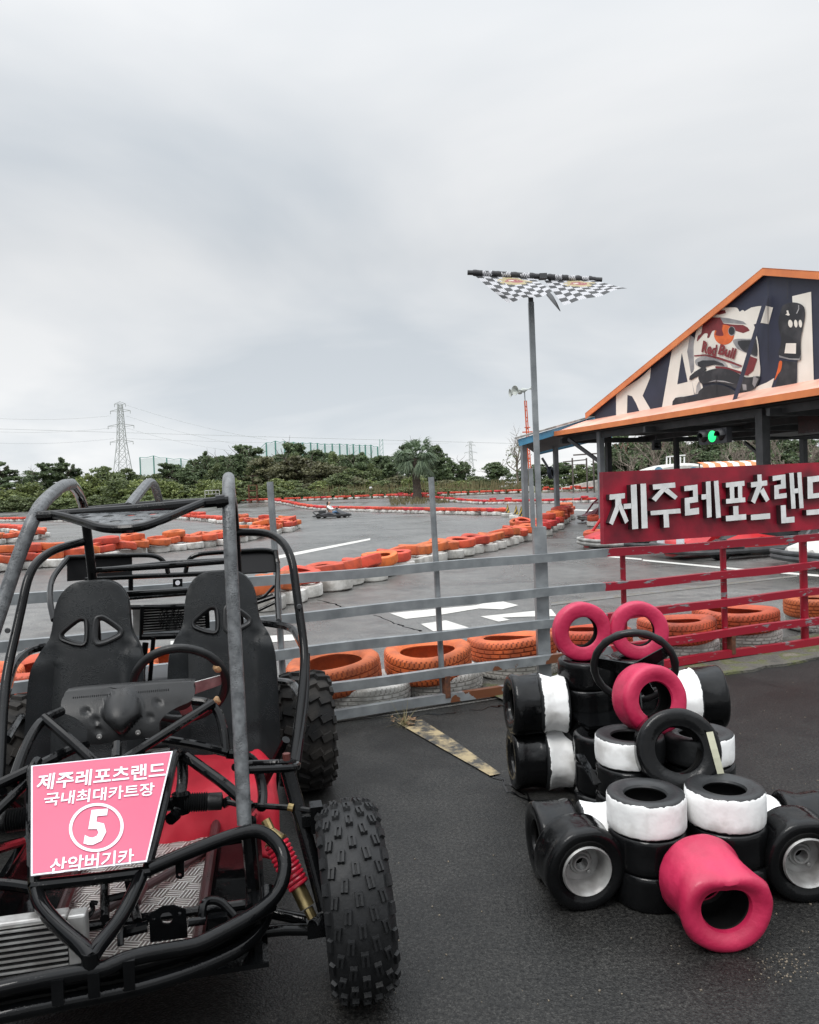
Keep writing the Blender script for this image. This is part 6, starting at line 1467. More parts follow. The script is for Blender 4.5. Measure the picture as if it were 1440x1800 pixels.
paint('glove_patch', [(1118, 683), (1217, 683), (1214, 785), (1102, 780)], M['cream'], conv=Z5)
for cx_, rx_ in ((1160, 22), (1213, 17), (1258, 17)):
    paint('knuckle', [(cx_+rx_*math.cos(a)+3*math.sin(a), 492+38*math.sin(a)) for a in [2*math.pi*k/14 for k in range(14)]], M['cream'], conv=Z5)
paint('glove_mark', [(1122, 365), (1138, 362), (1148, 395), (1156, 408), (1140, 415), (1112, 405), (1128, 392)], M['cream'], conv=Z5)
paint('glove_line', [(1215, 395), (1238, 345), (1236, 310), (1245, 312), (1247, 350), (1226, 395)], M['muralgrey'], conv=Z5)
paint('glove_cuff', [(1050, 800), (1150, 830), (1250, 832), (1262, 790), (1255, 850), (1150, 842), (1052, 820)], M['muralgrey'], conv=Z5)
def mtext(s, tl_, tr_, bl_, m, off, name):
    layer[0] += 1; o_ = [PL(*Z5(*q), GO-NV*(.001*layer[0]), NV)-PC for q in (tl_, tr_, bl_)]
    mb = fit_text(text_mb(s, off), 1, 1)
    for v in mb.v: s_, t_ = v.x+.5, .5-v.y; nv = o_[0]+(o_[1]-o_[0])*s_+(o_[2]-o_[0])*t_; v.x, v.y, v.z = nv
    part(name, mb, m, mural, smooth=False, fixn=False)
mtext('Red', (312, 655), (452, 700), (292, 770), M['helmetred'], .045, 'lettering'); mtext('Bull', (480, 690), (640, 738), (452, 790), M['helmetred'], .045, 'lettering')
for xs_, y0_, y1_ in ((942, 60, 860), (437, 990, 1200), (1130, 60, 250), (250, 480, 560)):
    paint('panel_seam', [(xs_-2.5, y0_), (xs_+2.5, y0_), (xs_+4.5, y1_), (xs_-.5, y1_)], M['muralblack'], conv=Z5)
# steel brace in front of the gable
mb = MB(); mb.beam(PL(1348, 520, GO-NV*.1, NV), P(1290, 708, 19.2), .09, .09); part('wall_brace', pp(mb), M['navy'], pav, smooth=False)
mb = MB(); mb.beam(P(1276, 712, 19.0), P(1303, 708, 18.7), .08, .05); part('brace_foot', pp(mb), M['steelgrey'], pav, smooth=False)
# traffic light
tp = P(1257, 767, 19.6); tl_ = thing('traffic_light', 'black signal lamp housing with a lit green lamp hung under the pavilion roof', 'traffic light', tp)
mb = MB(); Rz = Matrix.Rotation(math.atan2(DV.y, DV.x), 3, 'Z'); mb.box((0, 0, 0), (1.0, .16, .36), Rz); hb = part('housing', mb, M['muralblack'], tl_, smooth=False)
def lampdisc(s, r, m, nm):
    mb = MB(); mb.lathe([(0, .03), (r*.6, .025), (r, 0), (r, -.03), (0, -.03)], 24, quat_axis(-NV).to_matrix().to_4x4(), closed=False); o = part(nm, mb, m, tl_); o.location = DV*s-NV*.09
lampdisc(.0, .14, M['green'], 'lamp'); lampdisc(-.31, .125, M['slick'], 'lamp'); lampdisc(.31, .125, M['slick'], 'lamp')
for s in (-.31, .31):
    mb = MB(); mb.tube([DV*(s+.14*math.cos(a))-NV*.12+Z1*.14*math.sin(a) for a in [math.pi*k/10 for k in range(11)]], .03, 6, flat=3); part('visor_hood', mb, M['muralblack'], tl_)
sp_ = thing('loudspeaker', 'small dark box speaker hung under the pavilion eave left of the signal lamp', 'speaker', P(1154, 783, 23)); mb = MB(); mb.box((0, 0, 0), (.22, .2, .26)); mb.box((0, 0, .19), (.04, .04, .14)); part('cabinet', mb, M['muralblack'], sp_, smooth=False); mb = MB(); mb.lathe([(0, 0), (.04, .0), (.08, .02), (.085, .0)], 16, quat_axis((0, -1, 0)).to_matrix().to_4x4(), closed=False); o = part('cone', mb, M['slick'], sp_); o.location = (0, -.105, 0)
bp_ = P(1425, 745, 20); t = thing('hanging_board', 'dark red board hung under the canopy at the right edge', 'board', bp_); mb = MB(); mb.box((0, 0, 0), (.75, .05, .45), Rz); part('panel', mb, M['darkred'], t, smooth=False); mb = MB(); mb.box((0, 0, .27), (.76, .06, .03), Rz); part('hanger_rail', mb, M['darksteel'], t, smooth=False)
o = link('blue_tyre', slick('blue_tyre', mat('dark blue rubber', (.02, .03, .05), .6), .26, .16, .15), None, P(968, 831, 32.6), quat_axis((1, -.5, .1))); tag(o, 'dark blue tyre hung on the far side roof post', 'tyre')

# ================================================================== PA POLE
pb2 = P(934, 872, 70); pb2.z = gh(70); pa = thing('speaker_pole', 'tall orange painted lattice pole topped by pale horn loudspeakers', 'pole', pb2)
HT = 9.2
mb = MB()
for i in range(3):
    a = i*2.094; mb.tube([(math.cos(a)*.13, math.sin(a)*.13, .0), (math.cos(a)*.10, math.sin(a)*.10, HT*.94)], .045, 6)
for k in range(26):
    z = .3+k*.32; a = k*2.094; mb.tube([(math.cos(a)*.13, math.sin(a)*.13, z), (math.cos(a+2.094)*.13, math.sin(a+2.094)*.13, z+.32)], .03, 4)
o = part('mast', mb, M['orangepole'], pa); o.rotation_euler = (0, -.03, 0)
mb = MB(); mb.box((0, 0, .95), (.5, .35, .45)); part('base_box', mb, M['wallwhite'], pa, smooth=False)
mb = MB(); mb.box((-.15, 0, 5.9), (.9, .12, .10)); mb.box((-.15, 0, 6.3), (.5, .12, .08)); mb.box((-.2, 0, 3.6), (.45, .12, .10)); part('cross_arm', mb, M['orangepole'], pa, smooth=False)
mb = MB(); mb.tube([(-.27, 0, HT*.93), (-.3, 0, HT+.2)], .05, 8); part('top_tube', mb, M['galv'], pa)
def horn(loc, ax, s):
    mb = MB(); mb.lathe([(.05, 0), (.07, .25), (.14, .45), (.3, .62), (.34, .66), (.33, .68), (.1, .45), (0, .3)], 20, quat_axis(ax).to_matrix().to_4x4(), closed=False); b_ = MB(); b_.lathe([(0, -.3), (.13, -.3), (.16, -.2), (.16, -.05), (.05, .02)], 16, quat_axis(ax).to_matrix().to_4x4(), closed=False); mb.add(b_.v, b_.f)
    for v in mb.v: v *= s
    o = part('horn_speaker', mb, M['roofgrey'] if False else mat('pale horn', (.5, .53, .5), .5), pa); o.location = loc
horn((-.55, -.1, HT+.35), (-.8, -.6, -.05), 1.25); horn((-.85, .1, HT+.2), (-1, -.2, -.05), 1.1); horn((-.05, 0, HT+.42), (1, -.2, .25), .6)

# ================================================================== KARTS
def bar(mb, pts, r, rad=.08, n=8): mb.tube(fillet([Vector(p) for p in pts], rad), r, n)
KT = slick('tyre', M['slick'], .14, .15, .075)
def make_kart(name, label, loc, rz, body, bump, group=None, cagecol=None, plates=False):
    t = thing(name, label, 'kart', loc, rz, group)      # x forward
    mb = MB(); bar(mb, [(-.85, -.6, .12), (.55, -.62, .12), (.95, -.5, .12), (1.02, 0, .12), (.95, .5, .12), (.55, .62, .12), (-.85, .6, .12), (-1.0, .45, .12), (-1.0, -.45, .12), (-.85, -.6, .12)], .04, .12)
    bar(mb, [(.3, -.63, .17), (.5, -.63, .185), (.95, -.52, .185), (1.03, 0, .185), (.95, .52, .185), (.5, .63, .185), (.3, .63, .17)], .03, .12); part('bumper_ring', mb, bump, t)
    mb = MB(); mb.box((0, 0, .09), (1.7, .5, .03)); part('floor_tray', mb, M['darksteel'], t, smooth=False)
    mb = MB(); sec = [(.98, .08, .14), (.9, .34, .24), (.6, .30, .34), (.36, .22, .48), (.30, .2, .5)]
    vs = []
    for x, hw, z in sec: vs += [Vector((x, -hw, z-.10)), Vector((x, -hw*.7, z)), Vector((x, hw*.7, z)), Vector((x, hw, z-.10))]
    mb.add(vs, [(4*i+j, 4*i+j+1, 4*i+5+j, 4*i+4+j) for i in range(4) for j in range(3)]+[(0, 3, 2, 1), (16, 17, 18, 19)]); o = part('nose_cone', mb, body, t, angle=30)
    for s in (-1, 1):
        mb = MB(); vs = []
        for x, w0, w1, h in ((-.45, .36, .6, .26), (.0, .34, .62, .34), (.4, .36, .6, .24)): vs += [Vector((x, s*w0, .10)), Vector((x, s*w0, h)), Vector((x, s*w1, h-.05)), Vector((x, s*w1, .10))]
        mb.add(vs, [(4*i+j, 4*i+(j+1) % 4, 4*i+4+(j+1) % 4, 4*i+4+j) for i in range(2) for j in range(4)]+[(0, 1, 2, 3), (11, 10, 9, 8)]); part('side_pod', mb, body, t, angle=30)
    mb = MB(); bk = []
    for i in range(9):
        a = i/8; x = .05-.38*a-.05*math.sin(a*3.1); z = .16+.5*a**1.6
        for j in range(7): y = (j/6-.5)*.42; bk.append(Vector((x+abs(y)*.5*(.3+a*.4), y, z+abs(y)**2*.5)))
    mb.add(bk, [(7*i+j, 7*i+j+1, 7*i+8+j, 7*i+7+j) for i in range(8) for j in range(6)]); o = part('seat', mb, M['plastic'], t, angle=180); sdm = o.modifiers.new('thick', 'SOLIDIFY'); sdm.thickness = .025
    sw_ = link('steering_wheel', None, t, (.3, 0, .53), quat_axis((-.8, 0, .55)))
    mb = MB(); mb.tube([Vector((math.cos(2*math.pi*k/24)*.14, math.sin(2*math.pi*k/24)*.14, 0)) for k in range(24)], .014, 8, closed=True); mb.box((0, 0, 0), (.27, .04, .01)); part('rim_grip', mb, M['plastic'], sw_)
    mb = MB(); mb.box((-.66, .22, .28), (.34, .3, .28)); mb.tube([(-.5, .3, .4), (-.85, .36, .34)], .05, 10); o = part('engine', mb, M['darksteel'], t); 
    mb = MB(); bar(mb, [(-.75, -.55, .2), (-.95, -.5, .36), (-.98, 0, .4), (-.95, .5, .36), (-.75, .55, .2)], .03); part('rear_bumper', mb, bump, t)
    for x, s in ((.55, -1), (.55, 1), (-.62, -1), (-.62, 1)):
        w_ = link('wheel', None, t, (x, s*.50, .14), quat_axis((0, s, 0))); link('tyre', KT, w_); link('rim', RIMM, w_, (0, 0, .03))
    for s in ((-1, 1) if plates else ()):
        mb = MB(); mb.box((.96, s*.22, .27), (.02, .15, .13)); pl_ = part('number_plate', mb, M['white'], t, smooth=False)
    if cagecol:
        mb = MB()
        for s in (-1, 1): bar(mb, [(.75, s*.45, .2), (.45, s*.42, .6), (-.1, s*.38, .98), (-.45, s*.36, .98), (-.8, s*.45, .3)], .028)
        bar(mb, [(-.1, -.38, .98), (-.1, .38, .98)], .028); bar(mb, [(-.45, -.36, .98), (-.45, .36, .98)], .028); bar(mb, [(.45, -.42, .6), (.45, .42, .6)], .025); part('roll_cage', mb, cagecol, t)
    return t
def gp(u, v): p = G(u, v); return Vector((p.x, p.y, 0))
def nose_at(u, v, s, rz): return gp(u, v)-Vector((math.cos(rz), math.sin(rz), 0))*1.06*s
def parked(u, v, s, deg, *a, **k):
    t = make_kart(a[0], a[1], nose_at(u, v, s, R(deg)), R(deg), *a[2:], **k); t.scale = (s, s, s); return t
parked(1168, 984, 1.3, 197, 'parked_kart', 'red rental kart with dark bumper ring parked behind the red fence, seen below the sign', M['redmetal'], M['bumper'], plates=True)
parked(1385, 1000, 1.25, 190, 'parked_kart', 'white bodied kart parked at the right edge behind the thick red post', M['wallwhite'], M['bumper'])
parked(1022, 967, 1.15, 188, 'parked_kart', 'red caged kart half hidden behind the left end of the sign', M['redmetal'], M['roofgrey'], None, M['redmetal'])
parked(1019, 919, 1.15, 186, 'parked_buggy', 'dark red caged buggy with grey bumper farther back beside the sign', mat('maroon plastic', (.22, .012, .03), .4), M['roofgrey'], None, mat('maroon tube', (.2, .012, .03), .4))
parked(1085, 968, 1.2, 195, 'parked_kart', 'red kart in the shade under the pavilion behind the sign', M['redmetal'], M['bumper'])
# driven kart and its driver
kd = gp(583, 911)+Vector((0, .45, 0)); KR = R(-14)
make_kart('driven_kart', 'black kart being driven across the open track by a person in white', kd, KR, M['muralblack'], M['plastic'])
def skin_body(name, verts, edges, radii, m, parent, sub=2):
    me = bpy.data.meshes.new(name); me.from_pydata(verts, edges, []); me.materials.append(m)
    o = link(name, me, parent); sk_ = o.modifiers.new('skin', 'SKIN'); sk_.use_smooth_shade = True
    for i, r in enumerate(radii): me.skin_vertices[0].data[i].radius = (r, r); me.skin_vertices[0].data[i].use_root = (i == 0)
    s = o.modifiers.new('sub', 'SUBSURF'); s.levels = sub; s.render_levels = sub; return o
per = thing('person', 'person in a white top and blue jeans driving the black kart', 'person', kd+Vector((0, 0, 0)), KR)
bv = [(-.12, 0, .24), (-.16, 0, .42), (-.2, 0, .6), (-.19, 0, .70), (-.18, 0, .76), (-.16, 0, .84), (-.155, 0, .92), (-.19, .16, .64), (.0, .22, .48), (.24, .13, .53), (.30, .12, .55), (-.19, -.16, .64), (.0, -.22, .48), (.24, -.13, .53), (.30, -.12, .55), (.0, .1, .23), (.32, .15, .38), (.62, .12, .20), (.70, .12, .25), (.0, -.1, .23), (.32, -.15, .38), (.62, -.12, .20), (.70, -.12, .25)]
be = [(0, 1), (1, 2), (2, 3), (3, 4), (4, 5), (5, 6), (2, 7), (7, 8), (8, 9), (9, 10), (2, 11), (11, 12), (12, 13), (13, 14), (0, 15), (15, 16), (16, 17), (17, 18), (0, 19), (19, 20), (20, 21), (21, 22)]
br_ = [.13, .13, .12, .05, .055, .085, .07, .06, .042, .032, .035, .06, .042, .032, .035, .09, .07, .045, .05, .09, .07, .045, .05]
skin_body('body', bv, be, br_, M['skin'], per)
skin_body('shirt', [(-.12, 0, .26), (-.16, 0, .42), (-.2, 0, .61), (-.19, .16, .64), (.0, .22, .48), (.16, .16, .515), (-.19, -.16, .64), (.0, -.22, .48), (.16, -.16, .515), (-.19, 0, .67)], [(0, 1), (1, 2), (2, 3), (3, 4), (4, 5), (2, 6), (6, 7), (7, 8), (2, 9)], [.145, .145, .135, .072, .054, .045, .072, .054, .045, .07], M['signwhite'], per)
skin_body('jeans', [(-.12, 0, .24), (.0, .1, .23), (.32, .15, .38), (.58, .125, .22), (.0, -.1, .23), (.32, -.15, .38), (.58, -.125, .22)], [(0, 1), (1, 2), (2, 3), (0, 4), (4, 5), (5, 6)], [.145, .102, .08, .055, .102, .08, .055], M['denim'], per)
skin_body('hair', [(-.19, 0, .92), (-.23, 0, .86), (-.26, 0, .76), (-.25, 0, .68)], [(0, 1), (1, 2), (2, 3)], [.088, .085, .06, .045], M['hair'], per)
fc = MB()
for y in (-.032, .032): fc.box((-.078, y, .865), (.012, .022, .012))
fc.box((-.082, 0, .805), (.01, .05, .012)); part('face_features', fc, M['hair'], per, smooth=False)
fc = MB(); fc.lathe([(0, .03), (.012, .0), (.016, -.02), (0, -.03)], 8, closed=False); o = part('nose', fc, M['skin'], per); o.location = (-.07, 0, .84)

# ================================================================== BACKGROUND
def leafcloud(n, blobs, size, rnd, up=0.0, asp=1.6):
    mb = MB()
    for k in range(n):
        c, r3 = rnd.choice(blobs)
        d = Vector((rnd.gauss(0, 1), rnd.gauss(0, 1), rnd.gauss(0, 1))).normalized()*(rnd.random()**.4)
        p = Vector((c[0]+d.x*r3[0], c[1]+d.y*r3[1], c[2]+d.z*r3[2]))
        a = Vector((rnd.gauss(0, 1), rnd.gauss(0, 1), rnd.gauss(0, 1)+up)).normalized(); b = a.orthogonal().normalized(); b = Quaternion(a, rnd.uniform(0, 6.28)) @ b; cc = a.cross(b)
        s = size*rnd.uniform(.55, 1.3)
        mb.add([p-b*s*asp*.5, p+cc*s*.5, p+b*s*asp*.5, p-cc*s*.5], [(0, 1, 2, 3)])
    return mb
def blobs_round(rnd, h, w, n, low=.25):
    out = []; lobes = [(rnd.uniform(0, 6.28), rnd.uniform(low+.1, .95), rnd.uniform(.5, 1)) for _ in range(5)]
    for i in range(n*3):
        t = rnd.uniform(low, .98); env = math.sin(min(1, (1-t)*1.2+.10)*math.pi*.6)
        a = rnd.uniform(0, 6.28)
        k = .62+.5*max([l*max(0, math.cos(a-la))*math.exp(-((t-lt)/.22)**2) for la, lt, l in lobes])
        wr = w*.5*env*k; q = rnd.random()**.42; s = rnd.uniform(.035, .095)*w
        out.append(((math.cos(a)*wr*q, math.sin(a)*wr*q, h*(t+.06*(k-.8))-s*.4), (s*1.25, s*1.25, s*.7)))
    return out
def trunk_mesh(rnd, h, r, spread, nb=6, bare=False):
    mb = MB(); lean = rnd.uniform(-.3, .3); top = Vector((lean, rnd.uniform(-.3, .3), h*.62))
    pts = spline([Vector((0, 0, -.15)), Vector((lean*.2, 0, h*.2)), Vector((lean*.7, .05, h*.42)), top], 4)
    mb.tube(pts, [r*(1-.6*i/(len(pts)-1)) for i in range(len(pts))], 8)
    def br(p, d, L, rr, dep):
        q = [p]; 
        for i in range(4):
            d = (d+Vector((rnd.gauss(0, .22), rnd.gauss(0, .22), rnd.gauss(.08, .15)))).normalized(); q.append(q[-1]+d*L/4)
        mb.tube(q, [rr*(1-.65*i/4) for i in range(5)], 5)
        if dep > 0:
            for k in range(3 if bare else 2):
                i = rnd.randint(1, 4); dd = (d+Vector((rnd.gauss(0, .6), rnd.gauss(0, .6), rnd.gauss(.2, .4)))).normalized(); br(q[i], dd, L*.62, rr*.5, dep-1)
    for k in range(nb):
        t = rnd.uniform(.35, 1); p = pts[int(t*(len(pts)-1))]; a = rnd.uniform(0, 6.28); br(p, Vector((math.cos(a)*spread, math.sin(a)*spread, rnd.uniform(.5, 1.1))).normalized(), h*rnd.uniform(.28, .45), r*.42, 3 if bare else 1)
    return mb
rt = random.Random(3)
def tree_kind(name, leaf, h, w, nl, ls, low, nb, seed, pine=False, nblob=26):
    rnd = random.Random(seed)
    if pine:
        bl = []
        for i in range(26):
            t = .22+.74*rnd.random(); wr = w*.46*(1.12-t)**.7*rnd.uniform(.6, 1.15); aa = rnd.uniform(0, 6.28)
            for m_ in (.2, .45, .7, .95): bl.append(((math.cos(aa)*wr*m_, math.sin(aa)*wr*m_, h*t+wr*m_*.25+rnd.uniform(-.12, .12)), (w*.075, w*.075, h*.04)))
        for k in range(4): bl.append(((rnd.uniform(-.1, .1), rnd.uniform(-.1, .1), h*(.94+.02*k)), (w*.035, w*.035, h*.03)))
    else:
        bl = blobs_round(rnd, h, w, nblob, low)
        for i in range(14):
            t = rnd.uniform(low+.05, .8); a = rnd.uniform(0, 6.28); q = rnd.uniform(0, .27)*w; bl += [((math.cos(a)*q, math.sin(a)*q, h*t), (w*.17, w*.17, h*.1))]*4
    cr_ = leafcloud(nl, bl, ls, rnd).mesh('crown', leaf, False, fixn=False)
    tr_ = trunk_mesh(rnd, h, h*.02+.03, .7, nb).mesh('trunk', M['bark'], True)
    return (cr_, tr_, name)
KIND = {
 'pine': [tree_kind('pine_tree', M['leafdark'], 6, 4.6, 4200, .2, .3, 5, 11+i, True) for i in range(2)],
 'dark': [tree_kind('evergreen_tree', M['leafdark'], 6, 5.2, 5200, .2, .22, 6, 21+i) for i in range(3)],
 'olive': [tree_kind('broadleaf_tree', M['leafolive'], 5, 5.5, 5200, .19, .1, 6, 31+i) for i in range(3)],
 'brown': [tree_kind('broadleaf_tree', M['leafbrown'], 5.5, 6, 5200, .19, .08, 6, 41+i) for i in range(2)],
 'bush': [tree_kind('bush', M['leafyellow'], 3, 4.6, 4200, .15, .0, 4, 51+i, nblob=30) for i in range(3)],
 'lowbush': [tree_kind('bush', M['leafolive'], 2, 3.6, 2400, .14, .0, 3, 61+i, nblob=24) for i in range(2)]}
LABN = {'pine': ('dark pine tree with layered boughs', 'tree'), 'dark': ('dense dark evergreen tree', 'tree'), 'olive': ('olive green broadleaf tree', 'tree'), 'brown': ('brownish green broadleaf tree', 'tree'), 'bush': ('yellow green hedge bush', 'bush'), 'lowbush': ('low dark green bush', 'bush')}
def plant(kind, u, vt, Y, wpx=None, where='behind the far side of the track'):
    cr_, tr_, nm = rt.choice(KIND[kind]); d = ray(u, vt); p = CAM+d*(Y/d.y); z0 = gh(Y) if Y < 200 else .75
    h0 = max(v.co.z for v in cr_.vertices); sz = max(.3, (p.z-z0)/h0); w0 = max(v.co.x for v in cr_.vertices)-min(v.co.x for v in cr_.vertices)
    sx = sz if wpx is None else (wpx/FPX*Y)/w0
    t = thing(nm, '%s %s' % (LABN[kind][0], where), LABN[kind][1], (p.x, Y, z0), rt.uniform(0, 6.28), '%s %s' % (LABN[kind][0], where)); t.scale = (sx, sx, sz)
    link('crown', cr_, t); link('trunk', tr_, t)
WL, WM, WR = 'in the hedge line at the left', 'in the tree line across the track', 'in the wood behind the pavilion'
for q in [('pine', -15, 800, 88, 110), ('pine', 12, 818, 92, 70), ('pine', 75, 812, 88, 75), ('pine', 108, 803, 90, 80), ('dark', 52, 826, 90, 60), ('pine', 128, 815, 92, 60)]: plant(*q, where='rising above the hedge at the left')
for i in range(15):
    u = -40+i*31; plant('bush' if i % 4 else 'olive', u, 838+(rt.uniform(-8, 10) if u < 330 else rt.uniform(-2, 14))+ (14 if u < 130 else 0), 80+rt.uniform(-2, 3), 95, WL)
for i in range(16): plant('lowbush', -30+i*29, 876-i*.3+rt.uniform(-6, 4), 77.5, 70, 'at the foot of the hedge on the left')
for q in [('olive', 185, 818, 84, 110), ('olive', 225, 822, 86, 90), ('bush', 155, 830, 82, 90), ('olive', 275, 832, 84, 100), ('pine', 292, 812, 95, 60), ('dark', 312, 815, 96, 70), ('pine', 360, 792, 96, 62), ('dark', 340, 806, 95, 70), ('dark', 385, 800, 94, 80), ('pine', 422, 780, 95, 90), ('dark', 405, 806, 92, 70), ('dark', 448, 784, 94, 90), ('brown', 470, 800, 90, 110), ('pine', 505, 776, 95, 75), ('dark', 520, 778, 96, 90), ('brown', 520, 800, 90, 130), ('dark', 555, 788, 95, 90), ('brown', 565, 812, 89, 110), ('pine', 582, 792, 96, 60), ('dark', 605, 798, 95, 90), ('pine', 635, 794, 95, 80), ('olive', 615, 822, 88, 100), ('dark', 665, 800, 95, 80), ('dark', 685, 800, 94, 80), ('dark', 765, 780, 96, 70), ('pine', 755, 790, 95, 70), ('dark', 785, 802, 95, 70), ('dark', 715, 778, 99, 60), ('dark', 815, 810, 96, 50), ('olive', 838, 836, 92, 90)]: plant(*q, where=WM)
for i in range(22): plant(('dark', 'pine', 'dark', 'olive')[i % 4], 330+i*17, 812-(14*math.sin(i/21*3.1))+rt.uniform(-9, 9), 92+rt.uniform(-3, 3), 62, WM)
plant('dark', 874, 811, 90, 76, 'standing alone left of the pavilion')
for i in range(17): plant('bush' if i % 3 == 0 else ('olive' if i % 3 == 1 else 'brown'), 405+i*27, 838+rt.uniform(-8, 12), 83+rt.uniform(-2, 3), 85, 'along the front of the tree line')
for i in range(14): plant('lowbush', 420+i*36, 862+rt.uniform(-5, 4)-i*.5, 79.5, 60, 'at the foot of the tree line')
for q in [('dark', 950, 815, 95, 80), ('dark', 990, 812, 92, 90), ('olive', 1020, 815, 90, 70), ('dark', 1050, 818, 92, 80), ('olive', 970, 835, 86, 60), ('dark', 925, 825, 92, 60)]: plant(*q, where='seen between the pavilion posts')
for i in range(13): plant('dark', 1090+i*34, 762+rt.uniform(-8, 10), 74+rt.uniform(-3, 5), 110, WR)
for i in range(13): plant('dark', 1085+i*35, 792+rt.uniform(-6, 8), 70, 90, WR)
# bare trees under the pavilion roof line
BT = [trunk_mesh(random.Random(80+i), 5, .16, .8, 8, True).mesh('branches', M['palebark'], True) for i in range(3)]
for i, (u, vt, Y, lab) in enumerate(((1110, 778, 60, 'bare pale tree just right of the double posts'), (1150, 770, 58, 'bare spreading tree left of the signal lamp'), (1213, 772, 60, 'bare tree behind the white cabin'), (1285, 768, 58, 'bare pale tree below the green lamp'), (1305, 775, 62, 'bare thin tree beside the thick dark column'), (1372, 765, 56, 'bare pale tree right of the thick dark column'), (1425, 760, 56, 'bare tree at the right edge'), (908, 775, 88, 'thin bare tree just left of the pavilion corner post'))):
    p = P(u, vt, Y); s = (p.z-gh(Y))/5.2; t = thing('bare_tree', lab, 'tree', (p.x, Y, gh(Y)), i*1.9); t.scale = (s, s, s); link('branches', BT[i % 3], t)
    if i == 7:
        cr_ = leafcloud(260, blobs_round(random.Random(5), 5.2, 4.4, 20, .35), .12, random.Random(6)); part('crown', cr_, M['leafolive'], t, smooth=False, fixn=False)
# palm
pp_ = P(733, 860, 73); pz = gh(73); palm = thing('palm_tree', 'grey green fan palm with a shaggy drooping crown standing on the far verge', 'palm tree', (pp_.x, 73, pz))
mb = MB(); rnd = random.Random(9); pts = [Vector((0, 0, -.1)), Vector((.02, 0, .9)), Vector((-.03, 0, 2.0)), Vector((0, 0, 3.8))]; mb.tube(spline(pts, 5), [.40+.05*(k % 2)-.008*k for k in range(16)], 12); part('trunk', mb, M['bark'], palm)
mb = MB(); CZ = 3.95
for k in range(85):
    a = rnd.uniform(0, 6.28); el = math.asin(rnd.uniform(-.75, 1)); L_f = rnd.uniform(1.0, 1.5); d = Vector((math.cos(a)*math.cos(el), math.sin(a)*math.cos(el), math.sin(el)))
    hub = Vector((0, 0, CZ))+d*L_f; mb.tube([Vector((0, 0, CZ-.2)), hub], .025, 4)
    s_ = d.cross(Vector((0, 0, 1))); s_ = s_.normalized() if s_.length > .05 else Vector((1, 0, 0)); up_ = s_.cross(d)
    for j in range(15):
        th = (j-7)/7*1.25; dd = (d*math.cos(th)+s_*math.sin(th)).normalized(); L2 = rnd.uniform(1.0, 1.4)*(1-.25*abs(th))
        p1 = hub+dd*L2*.5+up_*.05; p2 = hub+dd*L2-Vector((0, 0, .28+.3*abs(math.cos(el))*rnd.random())); n_ = dd.cross(up_).normalized()*.045
        mb.add([hub, p1+n_, p2, p1-n_], [(0, 1, 2, 3)])
part('crown', mb, M['leafpalm'], palm, smooth=False, fixn=False)
# verge around the palm and reeds
mb = MB(); q = [(690, 876), (740, 880), (790, 878), (840, 873), (800, 871), (720, 873)]
reed = MB()
for k in range(3600):
    u = rnd.uniform(400, 930); Y = rnd.uniform(78, 84) if rnd.random() < .85 else rnd.uniform(69, 75)
    if Y < 76: u = rnd.uniform(685, 800)
    d = ray(u, 870); x = d.x/d.y*Y; h_ = rnd.uniform(.4, 1.5) if (Y > 76 and u > 560) else rnd.uniform(.15, .5); z0 = gh(Y); a = rnd.uniform(-.3, .3); w_ = rnd.uniform(.02, .05)
    reed.add([(x-w_, Y, z0), (x+w_, Y+rnd.uniform(-.05, .05), z0), (x+a*h_+w_*.3, Y+a*.3, z0+h_), (x+a*h_-w_*.3, Y+a*.3, z0+h_)], [(0, 1, 2, 3)])
o = part('reed_grass', reed, M['reed'], smooth=False, fixn=False); tag(o, 'dry pampas reeds and long grass along the verge before the tree line', 'grass', None, 'stuff')
# little items on the verge
cg = P(445, 868, 77); cg.z = gh(77); t = thing('rusty_frame', 'rusty red steel frame standing at the hedge beside the roll cage', 'frame', cg)
mb = MB(); h_ = (P(445, 853, 77).z-cg.z)
for x in (-.4, .4):
    for y in (-.25, .25): mb.beam((x, y, -.1), (x, y, h_), .06, .06)
for z in (h_*.35, h_*.7, h_): mb.box((0, 0, z), (.86, .56, .05))
part('shelf_frame', mb, mat('rust', (.16, .05, .03), .8), t, smooth=False); mb = MB(); mb.box((0, 0, h_+.9), (1.2, .5, .05), Matrix.Rotation(.06, 3, 'Y')); mb.beam((0, .2, h_), (0, .2, h_+.9), .05, .05); part('sheet_roof', mb, M['darkred'], t, smooth=False)
cg = P(373, 862, 77); t = thing('bar_frame', 'small pale bar frame in the hedge behind the roof bar', 'frame', (cg.x, 77, gh(77))); mb = MB(); z1 = cg.z-gh(77)
for x in (-.7, .7): mb.beam((x, 0, 0), (x, 0, z1), .05, .05)
for k in range(5): mb.beam((-.7+k*.35, 0, z1-.35), (-.7+k*.35, 0, z1), .04, .04)
mb.beam((-.7, 0, z1), (.7, 0, z1), .07, .07); mb.beam((-.7, 0, z1-.35), (.7, 0, z1-.35), .05, .05); part('bars', mb, M['wallwhite'], t, smooth=False)
# white boundary wall
a_, b_ = P(985, 858, 80), P(1130, 826, 74); mb = MB(); a0, b0 = Vector((a_.x, a_.y, .55)), Vector((b_.x, b_.y, .4)); n_ = Vector((-.05, .25, 0))
mb.add([a0, b0, b_, a_, a0+n_, b0+n_, b_+n_, a_+n_], [(0, 1, 2, 3), (7, 6, 5, 4), (0, 4, 5, 1), (1, 5, 6, 2), (2, 6, 7, 3), (3, 7, 4, 0)]); o = part('boundary_wall', mb, M['wallwhite'], smooth=False); tag(o, 'low white wall with a rising top behind the pavilion posts', 'wall')
